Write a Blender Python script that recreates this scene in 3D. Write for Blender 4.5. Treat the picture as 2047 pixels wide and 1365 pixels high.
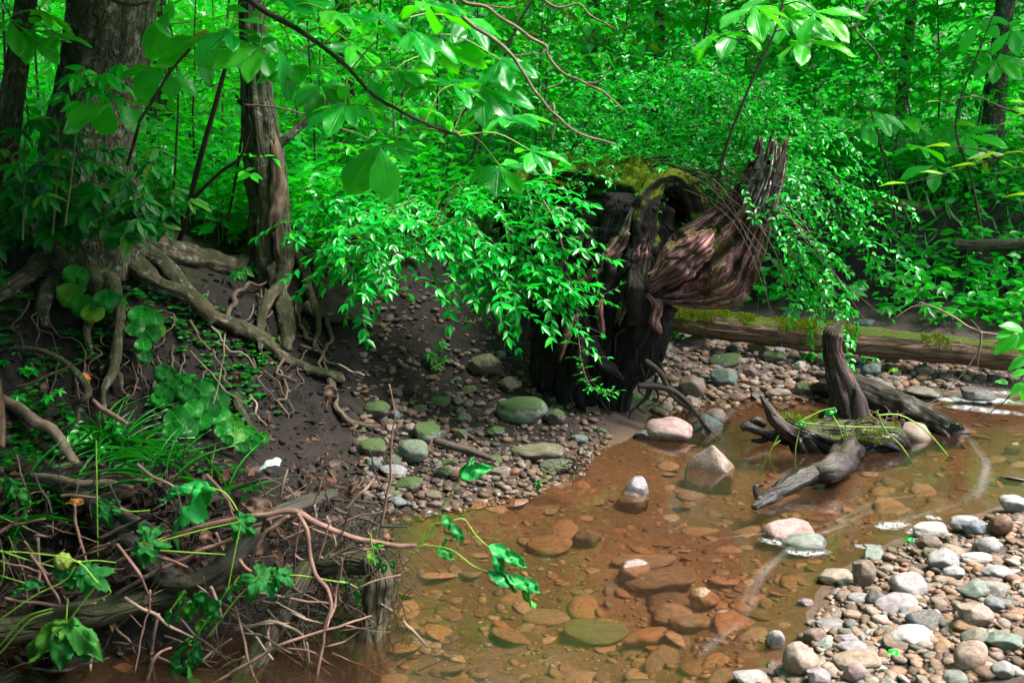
import bpy, math
import numpy as np
from mathutils import Vector

for o in list(bpy.data.objects):
    bpy.data.objects.remove(o)
S = bpy.context.scene
COL = S.collection
rng = np.random.default_rng(11)
R = math.radians

# ------------------------------------------------------------------ camera
EYE = 1.5
PITCH = R(12.26)
FPX = 1990.0
cam_d = bpy.data.cameras.new('camera')
cam_d.sensor_width = 36.0
cam_d.lens = 36.0 * FPX / 2047.0
cam_d.clip_start = 0.05
cam_d.clip_end = 400
cam_d.dof.use_dof = True
cam_d.dof.focus_distance = 4.6
cam_d.dof.aperture_fstop = 5.6
cam = bpy.data.objects.new('camera', cam_d)
COL.objects.link(cam)
cam.location = (0, 0, EYE)
cam.rotation_euler = (math.pi / 2 - PITCH, 0, 0)
S.camera = cam

# ------------------------------------------------------------------ sky and sun
SUN_EL, SUN_AZ = 60.0, 95.0        # azimuth measured from the view direction towards the right
W = bpy.data.worlds.new('World')
S.world = W
W.use_nodes = True
wn = W.node_tree
bg = wn.nodes['Background']
sk = wn.nodes.new('ShaderNodeTexSky')
sk.sky_type = 'NISHITA'
sk.sun_disc = False
sk.sun_elevation = R(SUN_EL)
sk.sun_rotation = R(SUN_AZ)
sk.air_density = 1.0
sk.dust_density = 3.0
sk.ozone_density = 1.0
wn.links.new(sk.outputs[0], bg.inputs[0])
bg.inputs[1].default_value = 0.09
sun_d = bpy.data.lights.new('sun', 'SUN')
sun_d.energy = 2.4
sun_d.angle = R(26)
sun_d.color = (1.0, 0.965, 0.92)
sun = bpy.data.objects.new('sun', sun_d)
COL.objects.link(sun)
sv = Vector((math.cos(R(SUN_EL)) * math.sin(R(SUN_AZ)), math.cos(R(SUN_EL)) * math.cos(R(SUN_AZ)), math.sin(R(SUN_EL))))
sun.rotation_euler = sv.to_track_quat('Z', 'Y').to_euler()
sun.location = sv * 20

S.view_settings.view_transform = 'Standard'
S.view_settings.look = 'None'
S.view_settings.exposure = 2.5
S.view_settings.gamma = 1.0
S.render.engine = 'CYCLES'
S.cycles.use_denoising = True
S.cycles.max_bounces = 6
S.cycles.diffuse_bounces = 3
S.cycles.glossy_bounces = 2
S.cycles.transmission_bounces = 3
S.cycles.transparent_max_bounces = 6
S.cycles.caustics_reflective = False
S.cycles.caustics_refractive = False
S.cycles.sample_clamp_indirect = 4.0

# ------------------------------------------------------------------ numpy helpers
def A(*p): return np.array(p, float)
def nrm(v): return v / (np.linalg.norm(v, axis=-1, keepdims=True) + 1e-9)

def _h(i, j, k, seed):
    h = (i.astype(np.uint32) * np.uint32(374761393) + j.astype(np.uint32) * np.uint32(668265263)
         + k.astype(np.uint32) * np.uint32(2147483647) + np.uint32((seed * 974711 + 12345) & 0xffffffff))
    h = (h ^ (h >> np.uint32(13))) * np.uint32(1274126177)
    h = h ^ (h >> np.uint32(16))
    return (h & np.uint32(0xffff)).astype(float) / 32767.5 - 1.0

def vnoise(p, seed=0):
    p = np.asarray(p, float)
    i = np.floor(p).astype(np.int64)
    f = p - i
    f = f * f * (3 - 2 * f)
    out = 0
    for a in (0, 1):
        wa = f[:, 0] if a else 1 - f[:, 0]
        for b in (0, 1):
            wb = f[:, 1] if b else 1 - f[:, 1]
            for c in (0, 1):
                wc = f[:, 2] if c else 1 - f[:, 2]
                out = out + wa * wb * wc * _h(i[:, 0] + a, i[:, 1] + b, i[:, 2] + c, seed)
    return out

def fbm(p, octv=3, seed=0, gain=.5):
    p = np.asarray(p, float)
    s, a = 0, 1.0
    for k in range(octv):
        s = s + a * vnoise(p * 2.03 ** k, seed + k * 17)
        a *= gain
    return s

# pixel of the photograph (2047 wide) -> ray direction
def ray(px, py):
    t = (682.5 - py) / FPX
    return A((px - 1023.5) / FPX, math.cos(PITCH) + t * math.sin(PITCH), -math.sin(PITCH) + t * math.cos(PITCH))
def at(px, py, Y):
    d = ray(px, py)
    return A(0, 0, EYE) + d * (Y / d[1])
def gnd(px, py, z=0.0):
    d = ray(px, py)
    return A(0, 0, EYE) + d * ((z - EYE) / d[2])

# ------------------------------------------------------------------ terrain height
_cp = [  # photograph pixel and height of the ground seen there
 (1480,1365,0),(1580,1290,0),(1640,1190,0),(1720,1120,0),(1830,1070,0),(1930,1040,0),(2047,1000,0),(2200,960,0),
 (1750,1365,.05),(2047,1365,.13),(1900,1200,.07),(2047,1150,.09),(2000,1080,.045),(2400,1300,.3),(2600,1100,.25),(1780,1200,.035),
 (1000,1365,-.15),(1300,1300,-.10),(1000,1200,-.12),(1250,1150,-.06),(1450,1150,-.05),(1100,1080,-.06),(1300,1000,-.10),
 (1500,1030,-.10),(1700,980,-.08),(1900,950,-.05),(1400,880,-.08),(1600,860,-.1),(1900,850,-.06),(2047,880,-.05),(1560,825,-.05),
 (850,1250,-.13),(850,1130,-.09),(1350,1365,-.06),(1500,1200,-.04),(1400,1250,-.05),(2300,860,-.05),(950,1060,-.04),
 (760,1040,0),(860,1018,0),(980,1000,0),(1080,985,0),(1170,945,0),(1190,900,0),(1240,885,0),(1290,850,0),
 (1310,822,0),(1450,802,0),(1600,797,0),(1750,792,0),(1870,790,0),(2047,795,0),(2300,790,0),
 (1230,830,.05),(1400,745,.07),(1550,725,.09),(1400,665,.13),(1700,725,.07),(1900,745,.05),(2047,745,.05),
 (1600,610,.22),(1800,600,.29),(2047,620,.26),(1450,590,.25),(1750,545,.44),(1900,560,.38),(2047,560,.4),(1600,520,.5),
 (1750,442,.77),(1900,445,.77),(2047,455,.74),(1600,440,.8),(2400,440,.8),
 (720,900,.10),(850,850,.11),(1000,780,.15),(1150,790,.06),(900,760,.2),(1050,720,.22),(1050,650,.35),(1100,860,.04),(980,900,.05),(850,950,.045),
 (760,740,.3),(700,650,.5),(640,560,.7),(600,500,.85),(600,850,.2),(500,800,.32),(400,880,.24),(300,930,.24),(550,930,.12),
 (420,700,.5),(300,620,.7),(100,800,.42),(150,650,.66),(0,900,.33),(190,480,.97),(0,510,.93),(400,475,.93),(660,960,.07),
 (-300,600,.95),(-400,1000,.6),(-500,1300,.5),(480,560,.72),(350,560,.8),
 (800,480,.8),(1000,480,.75),(1100,450,.78),(800,420,.9),(400,420,.98),(1250,500,.6),(1300,440,.8),
 (100,955,.33),(300,1000,.34),(450,1000,.28),(600,1010,.2),(700,1010,.1),(300,1110,.24),(100,1120,.26),(500,1110,.18),
 (300,1215,.0),(100,1225,.0),(-100,1225,.02),(480,1215,-.03),(450,1330,-.08),(250,1365,-.08),(60,1365,-.08),(-100,1365,-.06),(250,1450,-.1),(450,1450,-.1),(620,1250,-.1),(700,1180,-.06),(730,1090,-.02)]
_c = [gnd(*c) for c in _cp] + [A(*c) for c in [(-6,10,1.15),(0,10,1.0),(5,10,.9),(9,10,1.0),(-10,20,1.7),(0,20,1.4),(10,20,1.4),
 (-30,40,4),(-10,38,3),(0,38,2.8),(12,38,3),(30,40,4),(-40,62,13),(0,62,12),(40,62,13),(-8,5,1.3),(-12,10,1.6),(14,8,1.2),(8,5,.3),(9,3,.7),
 (4,0,.6),(2.2,1,.15),(1.4,0,.1),(-3,1.2,.5),(-1.2,1.5,-.1),(-1,-1,-.1),(0,1,-.15),(0,-3,-.1),(-5,-2,1),(5,-3,.9),(-10,0,1.5),(12,0,1.3)]]
_c = np.array(_c)
def _ph(d2): return np.sqrt(d2 + 0.0025)
_d2 = ((_c[:, None, :2] - _c[None, :, :2]) ** 2).sum(-1)
_n = len(_c)
_Mx = np.zeros((_n + 1, _n + 1)); _Mx[:_n, :_n] = _ph(_d2) - 0.012 * np.eye(_n); _Mx[:_n, _n] = 1; _Mx[_n, :_n] = 1
_w = np.linalg.solve(_Mx, np.append(_c[:, 2], 0))
def H(x, y, fine=True):
    x = np.atleast_1d(np.asarray(x, float)); y = np.atleast_1d(np.asarray(y, float))
    z = np.empty(len(x))
    for s in range(0, len(x), 20000):
        xs, ys = x[s:s+20000], y[s:s+20000]
        z[s:s+20000] = _ph((xs[:, None] - _c[None, :, 0]) ** 2 + (ys[:, None] - _c[None, :, 1]) ** 2) @ _w[:_n] + _w[_n]
    if fine:
        p = np.stack([x, y, 0 * x], 1)
        k = np.clip((z + .02) / .25, .12, 1)
        z = z + k * (.035 * fbm(p * 2.3, 3, 5) + .016 * fbm(p * 9, 3, 9) + .011 * np.clip((z - .1) / .2, 0, 1) * fbm(p * 24, 3, 19)) + .05 * np.clip(y - 7, 0, 8) / 4 * fbm(p * .8, 2, 3)
    return z
_gx, _gy = np.arange(-7, 9, .025), np.arange(1.4, 14, .025)
_GX, _GY = np.meshgrid(_gx, _gy)
_GZ = H(_GX.ravel(), _GY.ravel()).reshape(_GX.shape)
def Hg(x, y):
    fx = np.clip((np.asarray(x, float) - _gx[0]) / .025, 0, len(_gx) - 1.01); fy = np.clip((np.asarray(y, float) - _gy[0]) / .025, 0, len(_gy) - 1.01)
    i, j = fx.astype(int), fy.astype(int); u, v = fx - i, fy - j
    return (_GZ[j, i] * (1 - u) + _GZ[j, i + 1] * u) * (1 - v) + (_GZ[j + 1, i] * (1 - u) + _GZ[j + 1, i + 1] * u) * v
_t = np.arange(1.5, 14, .008)
def onT(px, py, lift=0.0):
    """the point of the ground seen at a pixel of the photograph, pulled back by lift"""
    d = ray(px, py)
    P = A(0, 0, EYE) + _t[:, None] * d
    b = Hg(P[:, 0], P[:, 1]) > P[:, 2]
    k = int(np.argmax(b)) if b.any() else len(_t) - 1
    return A(0, 0, EYE) + d * (_t[k] - lift)

# ------------------------------------------------------------------ mesh building
class MB:
    """collects vertices, quads, triangles and per-vertex attributes; build() links ONE mesh object"""
    def __init__(s): s.v = []; s.q = []; s.t = []; s.g = []; s.r = []; s.n = 0; s.u = []
    def add(s, V, Q=None, T=None, grain=None, rnd=None, uv=None):
        V = np.asarray(V, float)
        s.v.append(V)
        if Q is not None and len(Q): s.q.append(np.asarray(Q, np.int64) + s.n)
        if T is not None and len(T): s.t.append(np.asarray(T, np.int64) + s.n)
        s.g.append(V if grain is None else np.asarray(grain, float))
        s.r.append(np.full(len(V), .5) if rnd is None else np.broadcast_to(np.asarray(rnd, float), (len(V),)))
        s.u.append(np.zeros((len(V), 2)) if uv is None else np.asarray(uv, float))
        s.n += len(V)
        return s
    def mesh(s, name, mat, smooth=True):
        V = np.concatenate(s.v)
        Q = np.concatenate(s.q) if s.q else np.zeros((0, 4), np.int64)
        T = np.concatenate(s.t) if s.t else np.zeros((0, 3), np.int64)
        m = bpy.data.meshes.new(name)
        m.vertices.add(len(V)); m.vertices.foreach_set('co', V.astype(np.float32).ravel())
        L = np.concatenate([Q.ravel(), T.ravel()]).astype(np.int32)
        m.loops.add(len(L)); m.loops.foreach_set('vertex_index', L)
        m.polygons.add(len(Q) + len(T))
        st = np.concatenate([np.arange(len(Q)) * 4, len(Q) * 4 + np.arange(len(T)) * 3]).astype(np.int32)
        m.polygons.foreach_set('loop_start', st)
        if smooth: m.polygons.foreach_set('use_smooth', np.ones(len(st), bool))
        a = m.attributes.new('grain', 'FLOAT_VECTOR', 'POINT'); a.data.foreach_set('vector', np.concatenate(s.g).astype(np.float32).ravel())
        a = m.attributes.new('rnd', 'FLOAT', 'POINT'); a.data.foreach_set('value', np.concatenate(s.r).astype(np.float32))
        u = m.attributes.new('leafuv', 'FLOAT2', 'POINT'); u.data.foreach_set('vector', np.concatenate(s.u).astype(np.float32).ravel())
        m.update(calc_edges=True)
        m.validate()
        m.materials.append(mat)
        return m
    def build(s, name, mat, parent=None, smooth=True):
        o = bpy.data.objects.new(name, s.mesh(name, mat, smooth))
        COL.objects.link(o)
        if parent is not None:
            o.parent = parent
            q = parent; off = Vector((0, 0, 0))
            while q is not None: off += q.location; q = q.parent
            o.location = -off
        return o

def tag(o, label=None, cat=None, group=None, kind=None):
    if label: o['label'] = label
    if cat: o['category'] = cat
    if group: o['group'] = group
    if kind: o['kind'] = kind
    return o
def thing(name, label, cat, loc=(0, 0, 0), group=None):
    o = bpy.data.objects.new(name, None)
    COL.objects.link(o)
    o.empty_display_size = .1
    o.location = Vector([float(c) for c in loc])
    return tag(o, label, cat, group)
def copy_tree(o, parent=None):
    c = o.copy(); COL.objects.link(c)
    if parent is not None: c.parent = parent
    for ch in o.children: copy_tree(ch, c)
    return c

def spline(P, n):
    P = np.asarray(P, float)
    if len(P) == 2:
        t = np.linspace(0, 1, n)[:, None]; return P[0] * (1 - t) + P[1] * t
    Q = np.vstack([2 * P[0] - P[1], P, 2 * P[-1] - P[-2]])
    u = np.linspace(0, len(P) - 1 - 1e-6, n); i = u.astype(int); f = (u - i)[:, None]
    a, b, c, d = Q[i], Q[i + 1], Q[i + 2], Q[i + 3]
    return .5 * (2 * b + (c - a) * f + (2 * a - 5 * b + 4 * c - d) * f ** 2 + (3 * b - a - 3 * c + d) * f ** 3)

def limb(mb, P, rad, seg=12, step=None, lump=.08, ridge=0., kr=3., flat=1., hint=(0, 0, 1), seed=None, bend=0., jag0=0., jag1=0., rag=0., cap=True, twist=0., hollow=0.):
    """a tapered limb along P with lumps and ridges that run with the grain; jag0 / jag1 splinter its ends"""
    P = np.asarray(P, float)
    ln = np.linalg.norm(np.diff(P, axis=0), axis=1).sum()
    rad = np.atleast_1d(np.asarray(rad, float))
    if len(rad) == 1: rad = np.repeat(rad, len(P))
    step = step or max(rad.mean() * .9, ln / 160)
    n = int(max(4, min(260, ln / step)))
    seed = int(rng.integers(1e6)) if seed is None else seed
    C = spline(P, n)
    r = np.interp(np.linspace(0, 1, n), np.linspace(0, 1, len(rad)), rad)
    s = np.concatenate([[0], np.cumsum(np.linalg.norm(np.diff(C, axis=0), axis=1))])
    if bend:
        q = np.stack([s * 1.0, 0 * s + seed, 0 * s], 1) / max(.05, rad.mean() * 6)
        C = C + bend * np.stack([vnoise(q, seed + 1), vnoise(q, seed + 2), vnoise(q, seed + 3)], 1) * np.minimum(1, 3 * np.linspace(0, 1, n) )[:, None]
    T = nrm(np.gradient(C, axis=0))
    N = np.empty_like(T); h = A(*hint)
    if abs(T[0] @ nrm(h)) > .95: h = A(1, .1, 0)
    v = nrm(h - T[0] * (h @ T[0])); N[0] = v
    for i in range(1, n):
        v = v - T[i] * (v @ T[i]); v = v / (np.linalg.norm(v) + 1e-9); N[i] = v
    B = np.cross(T, N)
    th = np.linspace(0, 2 * math.pi, seg, endpoint=False)
    tw = th[None, :] + twist * (s / max(ln, 1e-6))[:, None]
    ct, sn = np.cos(th)[None, :] + 0 * s[:, None], np.sin(th)[None, :] + 0 * s[:, None]
    rr = np.repeat(r[:, None], seg, 1)
    R0 = rad.max()
    g = np.stack([np.cos(tw) * R0, np.sin(tw) * R0, np.repeat(s[:, None], seg, 1)], -1).reshape(-1, 3)
    f = np.ones(n * seg)
    if lump: f = f + lump * fbm(g / max(R0, .01) * .8 + seed % 97, 3, seed % 991)
    if ridge:
        k = np.stack([np.cos(tw) * kr, np.sin(tw) * kr, np.repeat((s / R0 * .22)[:, None], seg, 1)], -1).reshape(-1, 3)
        w = fbm(k + seed % 53, 3, seed % 577)
        f = f + ridge * (1 - 2 * np.abs(w))
    if rag:
        f = f + rag * fbm(g * A(1, 1, .45) / .028 + seed % 41, 3, seed % 313) - rag * .8 * np.maximum(fbm(g * A(1, 1, .3) / .07 + seed % 29, 2, seed % 211) - .25, 0) * 3
    rr = rr * f.reshape(n, seg)
    V = C[:, None, :] + N[:, None, :] * (ct * rr)[..., None] * flat + B[:, None, :] * (sn * rr)[..., None]
    for jag, e in ((jag0, 0), (jag1, 1)):
        if jag:
            j = vnoise(np.stack([np.cos(th) * 2.2, np.sin(th) * 2.2, 0 * th + seed % 31], 1), seed) + .6 * vnoise(np.stack([np.cos(th) * 6, np.sin(th) * 6, 0 * th], 1), seed + 5)
            m = max(2, n // 5)
            fall = np.linspace(0, 1, m) if e else np.linspace(1, 0, m)
            sl = slice(n - m, n) if e else slice(0, m)
            V[sl] += (T[-1] if e else -T[0])[None, None, :] * (fall[:, None] * jag * j[None, :])[..., None]
    V = V.reshape(-1, 3)
    i = np.arange(n - 1)[:, None] * seg; j = np.arange(seg)[None, :]; j2 = (j + 1) % seg
    Q = np.stack([i + j, i + j2, i + seg + j2, i + seg + j], -1).reshape(-1, 4)
    Tt = []
    gg = g
    if cap:
        e0, e1 = V[:seg].mean(0) - T[0] * r[0] * .25, V[-seg:].mean(0) + T[-1] * r[-1] * .25
        if jag1: e1 = V[-seg:].mean(0) - T[-1] * abs(jag1) * .8
        if hollow: e0 = V[:seg].mean(0) + T[0] * hollow
        elif jag0: e0 = V[:seg].mean(0) + T[0] * abs(jag0) * .8
        b = len(V)
        V = np.vstack([V, e0, e1]); gg = np.vstack([g, [0, 0, s[0]], [0, 0, s[-1]]])
        a = np.arange(seg); a2 = (a + 1) % seg
        Tt = np.vstack([np.stack([a2, a, 0 * a + b], 1), np.stack([(n - 1) * seg + a, (n - 1) * seg + a2, 0 * a + b + 1], 1)])
    mb.add(V, Q, Tt, gg + A(seed % 13, seed % 7, 0), rng.random())
    return C

def wire(mb, P, r0, r1, n=None, seg=5):
    """thin twig or stem"""
    P = np.asarray(P, float)
    n = n or max(4, 3 * len(P))
    C = spline(P, n)
    T = nrm(np.gradient(C, axis=0))
    h = A(.3, .2, 1) if abs(T[0][2]) < .9 else A(1, .2, .1)
    N = nrm(np.cross(T, h)); B = np.cross(T, N)
    th = np.linspace(0, 2 * math.pi, seg, endpoint=False)
    r = np.linspace(r0, r1, n)
    V = (C[:, None, :] + r[:, None, None] * (N[:, None, :] * np.cos(th)[None, :, None] + B[:, None, :] * np.sin(th)[None, :, None])).reshape(-1, 3)
    i = np.arange(n - 1)[:, None] * seg; j = np.arange(seg)[None, :]; j2 = (j + 1) % seg
    Q = np.stack([i + j, i + j2, i + seg + j2, i + seg + j], -1).reshape(-1, 4)
    s = np.repeat(np.linspace(0, 1, n), seg)
    mb.add(V, Q, None, np.stack([np.tile(np.cos(th), n) * r0, np.tile(np.sin(th), n) * r0, s], 1), rng.random())
    return C

# ------------------------------------------------------------------ leaves
def _tpl_low():
    V = A([0, 0, 0], [-.5, .42, .06], [.5, .42, .06], [0, 1, -.12], [0, .45, -.04])
    return V, np.zeros((0, 4), int), np.array([[0, 4, 1], [1, 4, 3], [0, 2, 4], [4, 2, 3]])
def _tpl_mid():
    V = A([0, 0, 0], [-.40, .22, .05], [-.48, .52, .05], [-.2, .82, -.02], [0, 1, -.10], [.2, .82, -.02], [.48, .52, .05], [.40, .22, .05], [0, .25, -.03], [0, .55, -.03], [0, .8, -.06])
    Q = [[1, 8, 9, 2], [2, 9, 10, 3], [8, 7, 6, 9], [9, 6, 5, 10]]
    T = [[0, 8, 1], [3, 10, 4], [0, 7, 8], [10, 5, 4]]
    return V, np.array(Q), np.array(T)
def _tpl_big(kind, nv=11, rows=26, cols=9, corr=.012, serr=.03, droop=.18, fold=.12, wav=.03, seed=0):
    y = np.linspace(0, 1, rows); x = np.linspace(-1, 1, cols)
    w = {'obovate': np.sin(math.pi * np.clip(y, 0, 1) ** 1.45) ** .85, 'ovate': np.sin(math.pi * y ** .72) ** .9,
         'lance': np.sin(math.pi * y ** .9) ** .9, 'round': np.sqrt(np.clip(1 - (2 * y - 1) ** 2, 0, 1))}[kind] * .5
    X, Y = np.meshgrid(x, y)
    Wd = w[:, None] * (1 + serr * 2 * ((Y * nv * 2) % 1 - .5) * np.abs(X) ** 3)
    PX = X * Wd
    Z = -droop * Y ** 2 + fold * np.abs(PX) - .35 * fold * np.abs(X) ** 3 * .5 + corr * np.cos(2 * math.pi * nv * (Y - .28 * np.abs(X))) * np.minimum(1, np.abs(X) * 3) * np.sin(math.pi * Y)
    Z = Z + wav * vnoise(np.stack([PX.ravel() * 4 + seed, Y.ravel() * 4, 0 * Y.ravel()], 1), 3).reshape(Y.shape)
    V = np.stack([PX, Y, Z], -1).reshape(-1, 3)
    i = np.arange(rows - 1)[:, None] * cols; j = np.arange(cols - 1)[None, :]
    Q = np.stack([i + j, i + j + 1, i + cols + j + 1, i + cols + j], -1).reshape(-1, 4)
    uv = np.stack([X.ravel(), Y.ravel()], 1)
    return V, Q, np.zeros((0, 3), int), uv
TL, TM = _tpl_low(), _tpl_mid()

TBIG = _tpl_big('obovate', 11)
TOVA = _tpl_big('ovate', 9, 20, 7)
TLAN = _tpl_big('lance', 8, 18, 7)
TLIMP = _tpl_big('ovate', 7, 22, 9, .03, .05, .3, .5, .16, 4)
TLIMP2 = _tpl_big('ovate', 6, 26, 11, .035, .09, .5, -.35, .28, 9)
TRND = _tpl_big('round', 5, 16, 11, .008, .0, .06, .16, .10, 2)
class Leaves:
    def __init__(s, tpl=TM): s.tpl = tpl; s.P = []; s.D = []; s.N = []; s.L = []; s.Wd = []; s.R = []
    def add(s, P, D, N, L, Wd, Rn=None):
        P = np.atleast_2d(P); k = len(P)
        s.P.append(P); s.D.append(np.broadcast_to(D, (k, 3))); s.N.append(np.broadcast_to(N, (k, 3)))
        s.L.append(np.broadcast_to(L, (k,))); s.Wd.append(np.broadcast_to(Wd, (k,)))
        s.R.append(rng.random(k) if Rn is None else np.broadcast_to(Rn, (k,)))
    def into(s, mb):
        if not s.P: return mb
        P, D, N, L, Wd, Rn = [np.concatenate(q) for q in (s.P, s.D, s.N, s.L, s.Wd, s.R)]
        D = nrm(D); Sd = nrm(np.cross(D, N)); N = np.cross(Sd, D)
        tv = s.tpl[0]; k, m = len(P), len(tv)
        V = (P[:, None, :] + Sd[:, None, :] * (tv[None, :, 0] * Wd[:, None])[..., None] + D[:, None, :] * (tv[None, :, 1] * L[:, None])[..., None]
             + N[:, None, :] * (tv[None, :, 2] * L[:, None])[..., None])
        off = (np.arange(k) * m)[:, None, None]
        Q = (s.tpl[1][None] + off).reshape(-1, 4) if len(s.tpl[1]) else None
        T = (s.tpl[2][None] + off).reshape(-1, 3) if len(s.tpl[2]) else None
        uv = s.tpl[3] if len(s.tpl) > 3 else np.stack([tv[:, 0] * 2, tv[:, 1]], 1)
        mb.add(V.reshape(-1, 3), Q, T, None, np.repeat(Rn, m), np.tile(uv, (k, 1)))
        return mb

def leaf_dirs(T, k, spread=1.0, droop=.3, up=.15):
    """random leaf directions and normals about the twig directions T (k rows)"""
    side = nrm(np.cross(T, A(0, 0, 1)) + 1e-4)
    return side

def dress(lv, C, size, ar=.5, gap=.05, pairs=True, ang=55, droop=.25, roll=.5, start=.1, tipleaf=True, jit=.3):
    """leaves set along the twig C"""
    s = np.concatenate([[0], np.cumsum(np.linalg.norm(np.diff(C, axis=0), axis=1))])
    n = max(1, int(s[-1] * (1 - start) / gap))
    u = np.linspace(s[-1] * start, s[-1], n) + rng.normal(0, gap * .2, n)
    P = np.stack([np.interp(u, s, C[:, k]) for k in range(3)], 1)
    Tn = nrm(np.gradient(C, axis=0))
    T = nrm(np.stack([np.interp(u, s, Tn[:, k]) for k in range(3)], 1))
    side = nrm(np.cross(T, A(0, 0, 1)) + rng.normal(0, .05, (n, 3)))
    up = np.cross(side, T)
    sg = [1, -1] if pairs else [None]
    for q in sg:
        sn = (np.where(np.arange(n) % 2, 1, -1)[:, None] if q is None else q)
        a = R(ang) + rng.normal(0, .25, (n, 1))
        D = T * np.cos(a) + side * sn * np.sin(a) + rng.normal(0, jit, (n, 3)) + A(0, 0, -droop)
        N = up * np.sign(up[:, 2:3] + 1e-6) + A(0, 0, .6) + rng.normal(0, roll, (n, 3))
        L = size * rng.uniform(.65, 1.15, n)
        lv.add(P, D, N, L, L * ar * rng.uniform(.85, 1.15, n))
    if tipleaf: lv.add(C[-1], T[-1] + A(0, 0, -droop), A(0, 0, 1) + rng.normal(0, .3, 3), size, size * ar)

def grow(p, d, ln, n=9, grav=.3, wob=.15):
    d = nrm(np.asarray(d, float)); P = [np.asarray(p, float)]
    for k in range(n - 1):
        d = nrm(d + A(0, 0, -grav / n) + rng.normal(0, wob, 3) * A(1, 1, .7))
        P.append(P[-1] + d * ln / (n - 1))
    return np.array(P)

# ------------------------------------------------------------------ materials
class NT:
    def __init__(s, name):
        s.m = bpy.data.materials.new(name); s.m.use_nodes = True
        s.t = s.m.node_tree; s.t.nodes.clear()
        s.out = s.t.nodes.new('ShaderNodeOutputMaterial')
    def n(s, typ, **kw):
        x = s.t.nodes.new('ShaderNode' + typ)
        for k, v in kw.items():
            if k.startswith('i_'):
                x.inputs[k[2:].replace('_', ' ')].default_value = v
            else: setattr(x, k, v)
        return x
    def l(s, a, b): s.t.links.new(a, b)
    def attr(s, name): return s.n('Attribute', attribute_name=name)
    def noise(s, vec, scale, det=4, rough=.55, dist=0):
        x = s.n('TexNoise'); x.inputs['Scale'].default_value = scale; x.inputs['Detail'].default_value = det
        x.inputs['Roughness'].default_value = rough; x.inputs['Distortion'].default_value = dist
        if vec is not None: s.l(vec, x.inputs['Vector'])
        return x.outputs['Fac']
    def voro(s, vec, scale, feat='F1', out='Distance'):
        x = s.n('TexVoronoi', feature=feat); x.inputs['Scale'].default_value = scale
        s.l(vec, x.inputs['Vector']); return x.outputs[out]
    def mapv(s, vec, sc):
        x = s.n('Mapping'); x.inputs['Scale'].default_value = sc; s.l(vec, x.inputs['Vector']); return x.outputs[0]
    def ramp(s, f, *stops):
        x = s.n('ValToRGB'); e = x.color_ramp.elements
        while len(e) < len(stops): e.new(.5)
        for k, (p, c) in enumerate(stops):
            e[k].position = p; e[k].color = (*c, 1) if len(c) == 3 else c
        s.l(f, x.inputs[0]); return x.outputs[0]
    def mix(s, f, a, b, mode='MIX'):
        x = s.n('MixRGB', blend_type=mode)
        for v, q in ((f, 0), (a, 1), (b, 2)):
            if hasattr(v, 'is_linked'): s.l(v, x.inputs[q])
            else: x.inputs[q].default_value = v if q == 0 else (*v, 1)
        return x.outputs[0]
    def math(s, op, a, b=0., clamp=False):
        x = s.n('Math', operation=op, use_clamp=clamp)
        for v, q in ((a, 0), (b, 1)):
            if hasattr(v, 'is_linked'): s.l(v, x.inputs[q])
            else: x.inputs[q].default_value = v
        return x.outputs[0]
    def smooth(s, v, a, b):
        x = s.n('MapRange', interpolation_type='SMOOTHSTEP'); s.l(v, x.inputs[0])
        x.inputs[1].default_value = a; x.inputs[2].default_value = b; return x.outputs[0]
    def bump(s, h, st, dist=.01, prev=None):
        x = s.n('Bump'); x.inputs['Strength'].default_value = st; x.inputs['Distance'].default_value = dist
        s.l(h, x.inputs['Height'])
        if prev: s.l(prev, x.inputs['Normal'])
        return x.outputs[0]
    def pos(s): return s.n('NewGeometry').outputs['Position']
    def nz(s):
        x = s.n('SeparateXYZ'); s.l(s.n('NewGeometry').outputs['Normal'], x.inputs[0]); return x.outputs[2]
    def z(s, v):
        x = s.n('SeparateXYZ'); s.l(v, x.inputs[0]); return x.outputs[2]
    def prin(s, col, rough=.8, nor=None, spec=.5, **kw):
        x = s.n('BsdfPrincipled')
        for v, q in ((col, 'Base Color'), (rough, 'Roughness'), (spec, 'Specular IOR Level')):
            if hasattr(v, 'is_linked'): s.l(v, x.inputs[q])
            else: x.inputs[q].default_value = (*v, 1) if q == 'Base Color' else v
        if nor is not None: s.l(nor, x.inputs['Normal'])
        return x.outputs[0]
    def done(s, sh):
        s.l(sh, s.out.inputs['Surface']); return s.m

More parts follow.
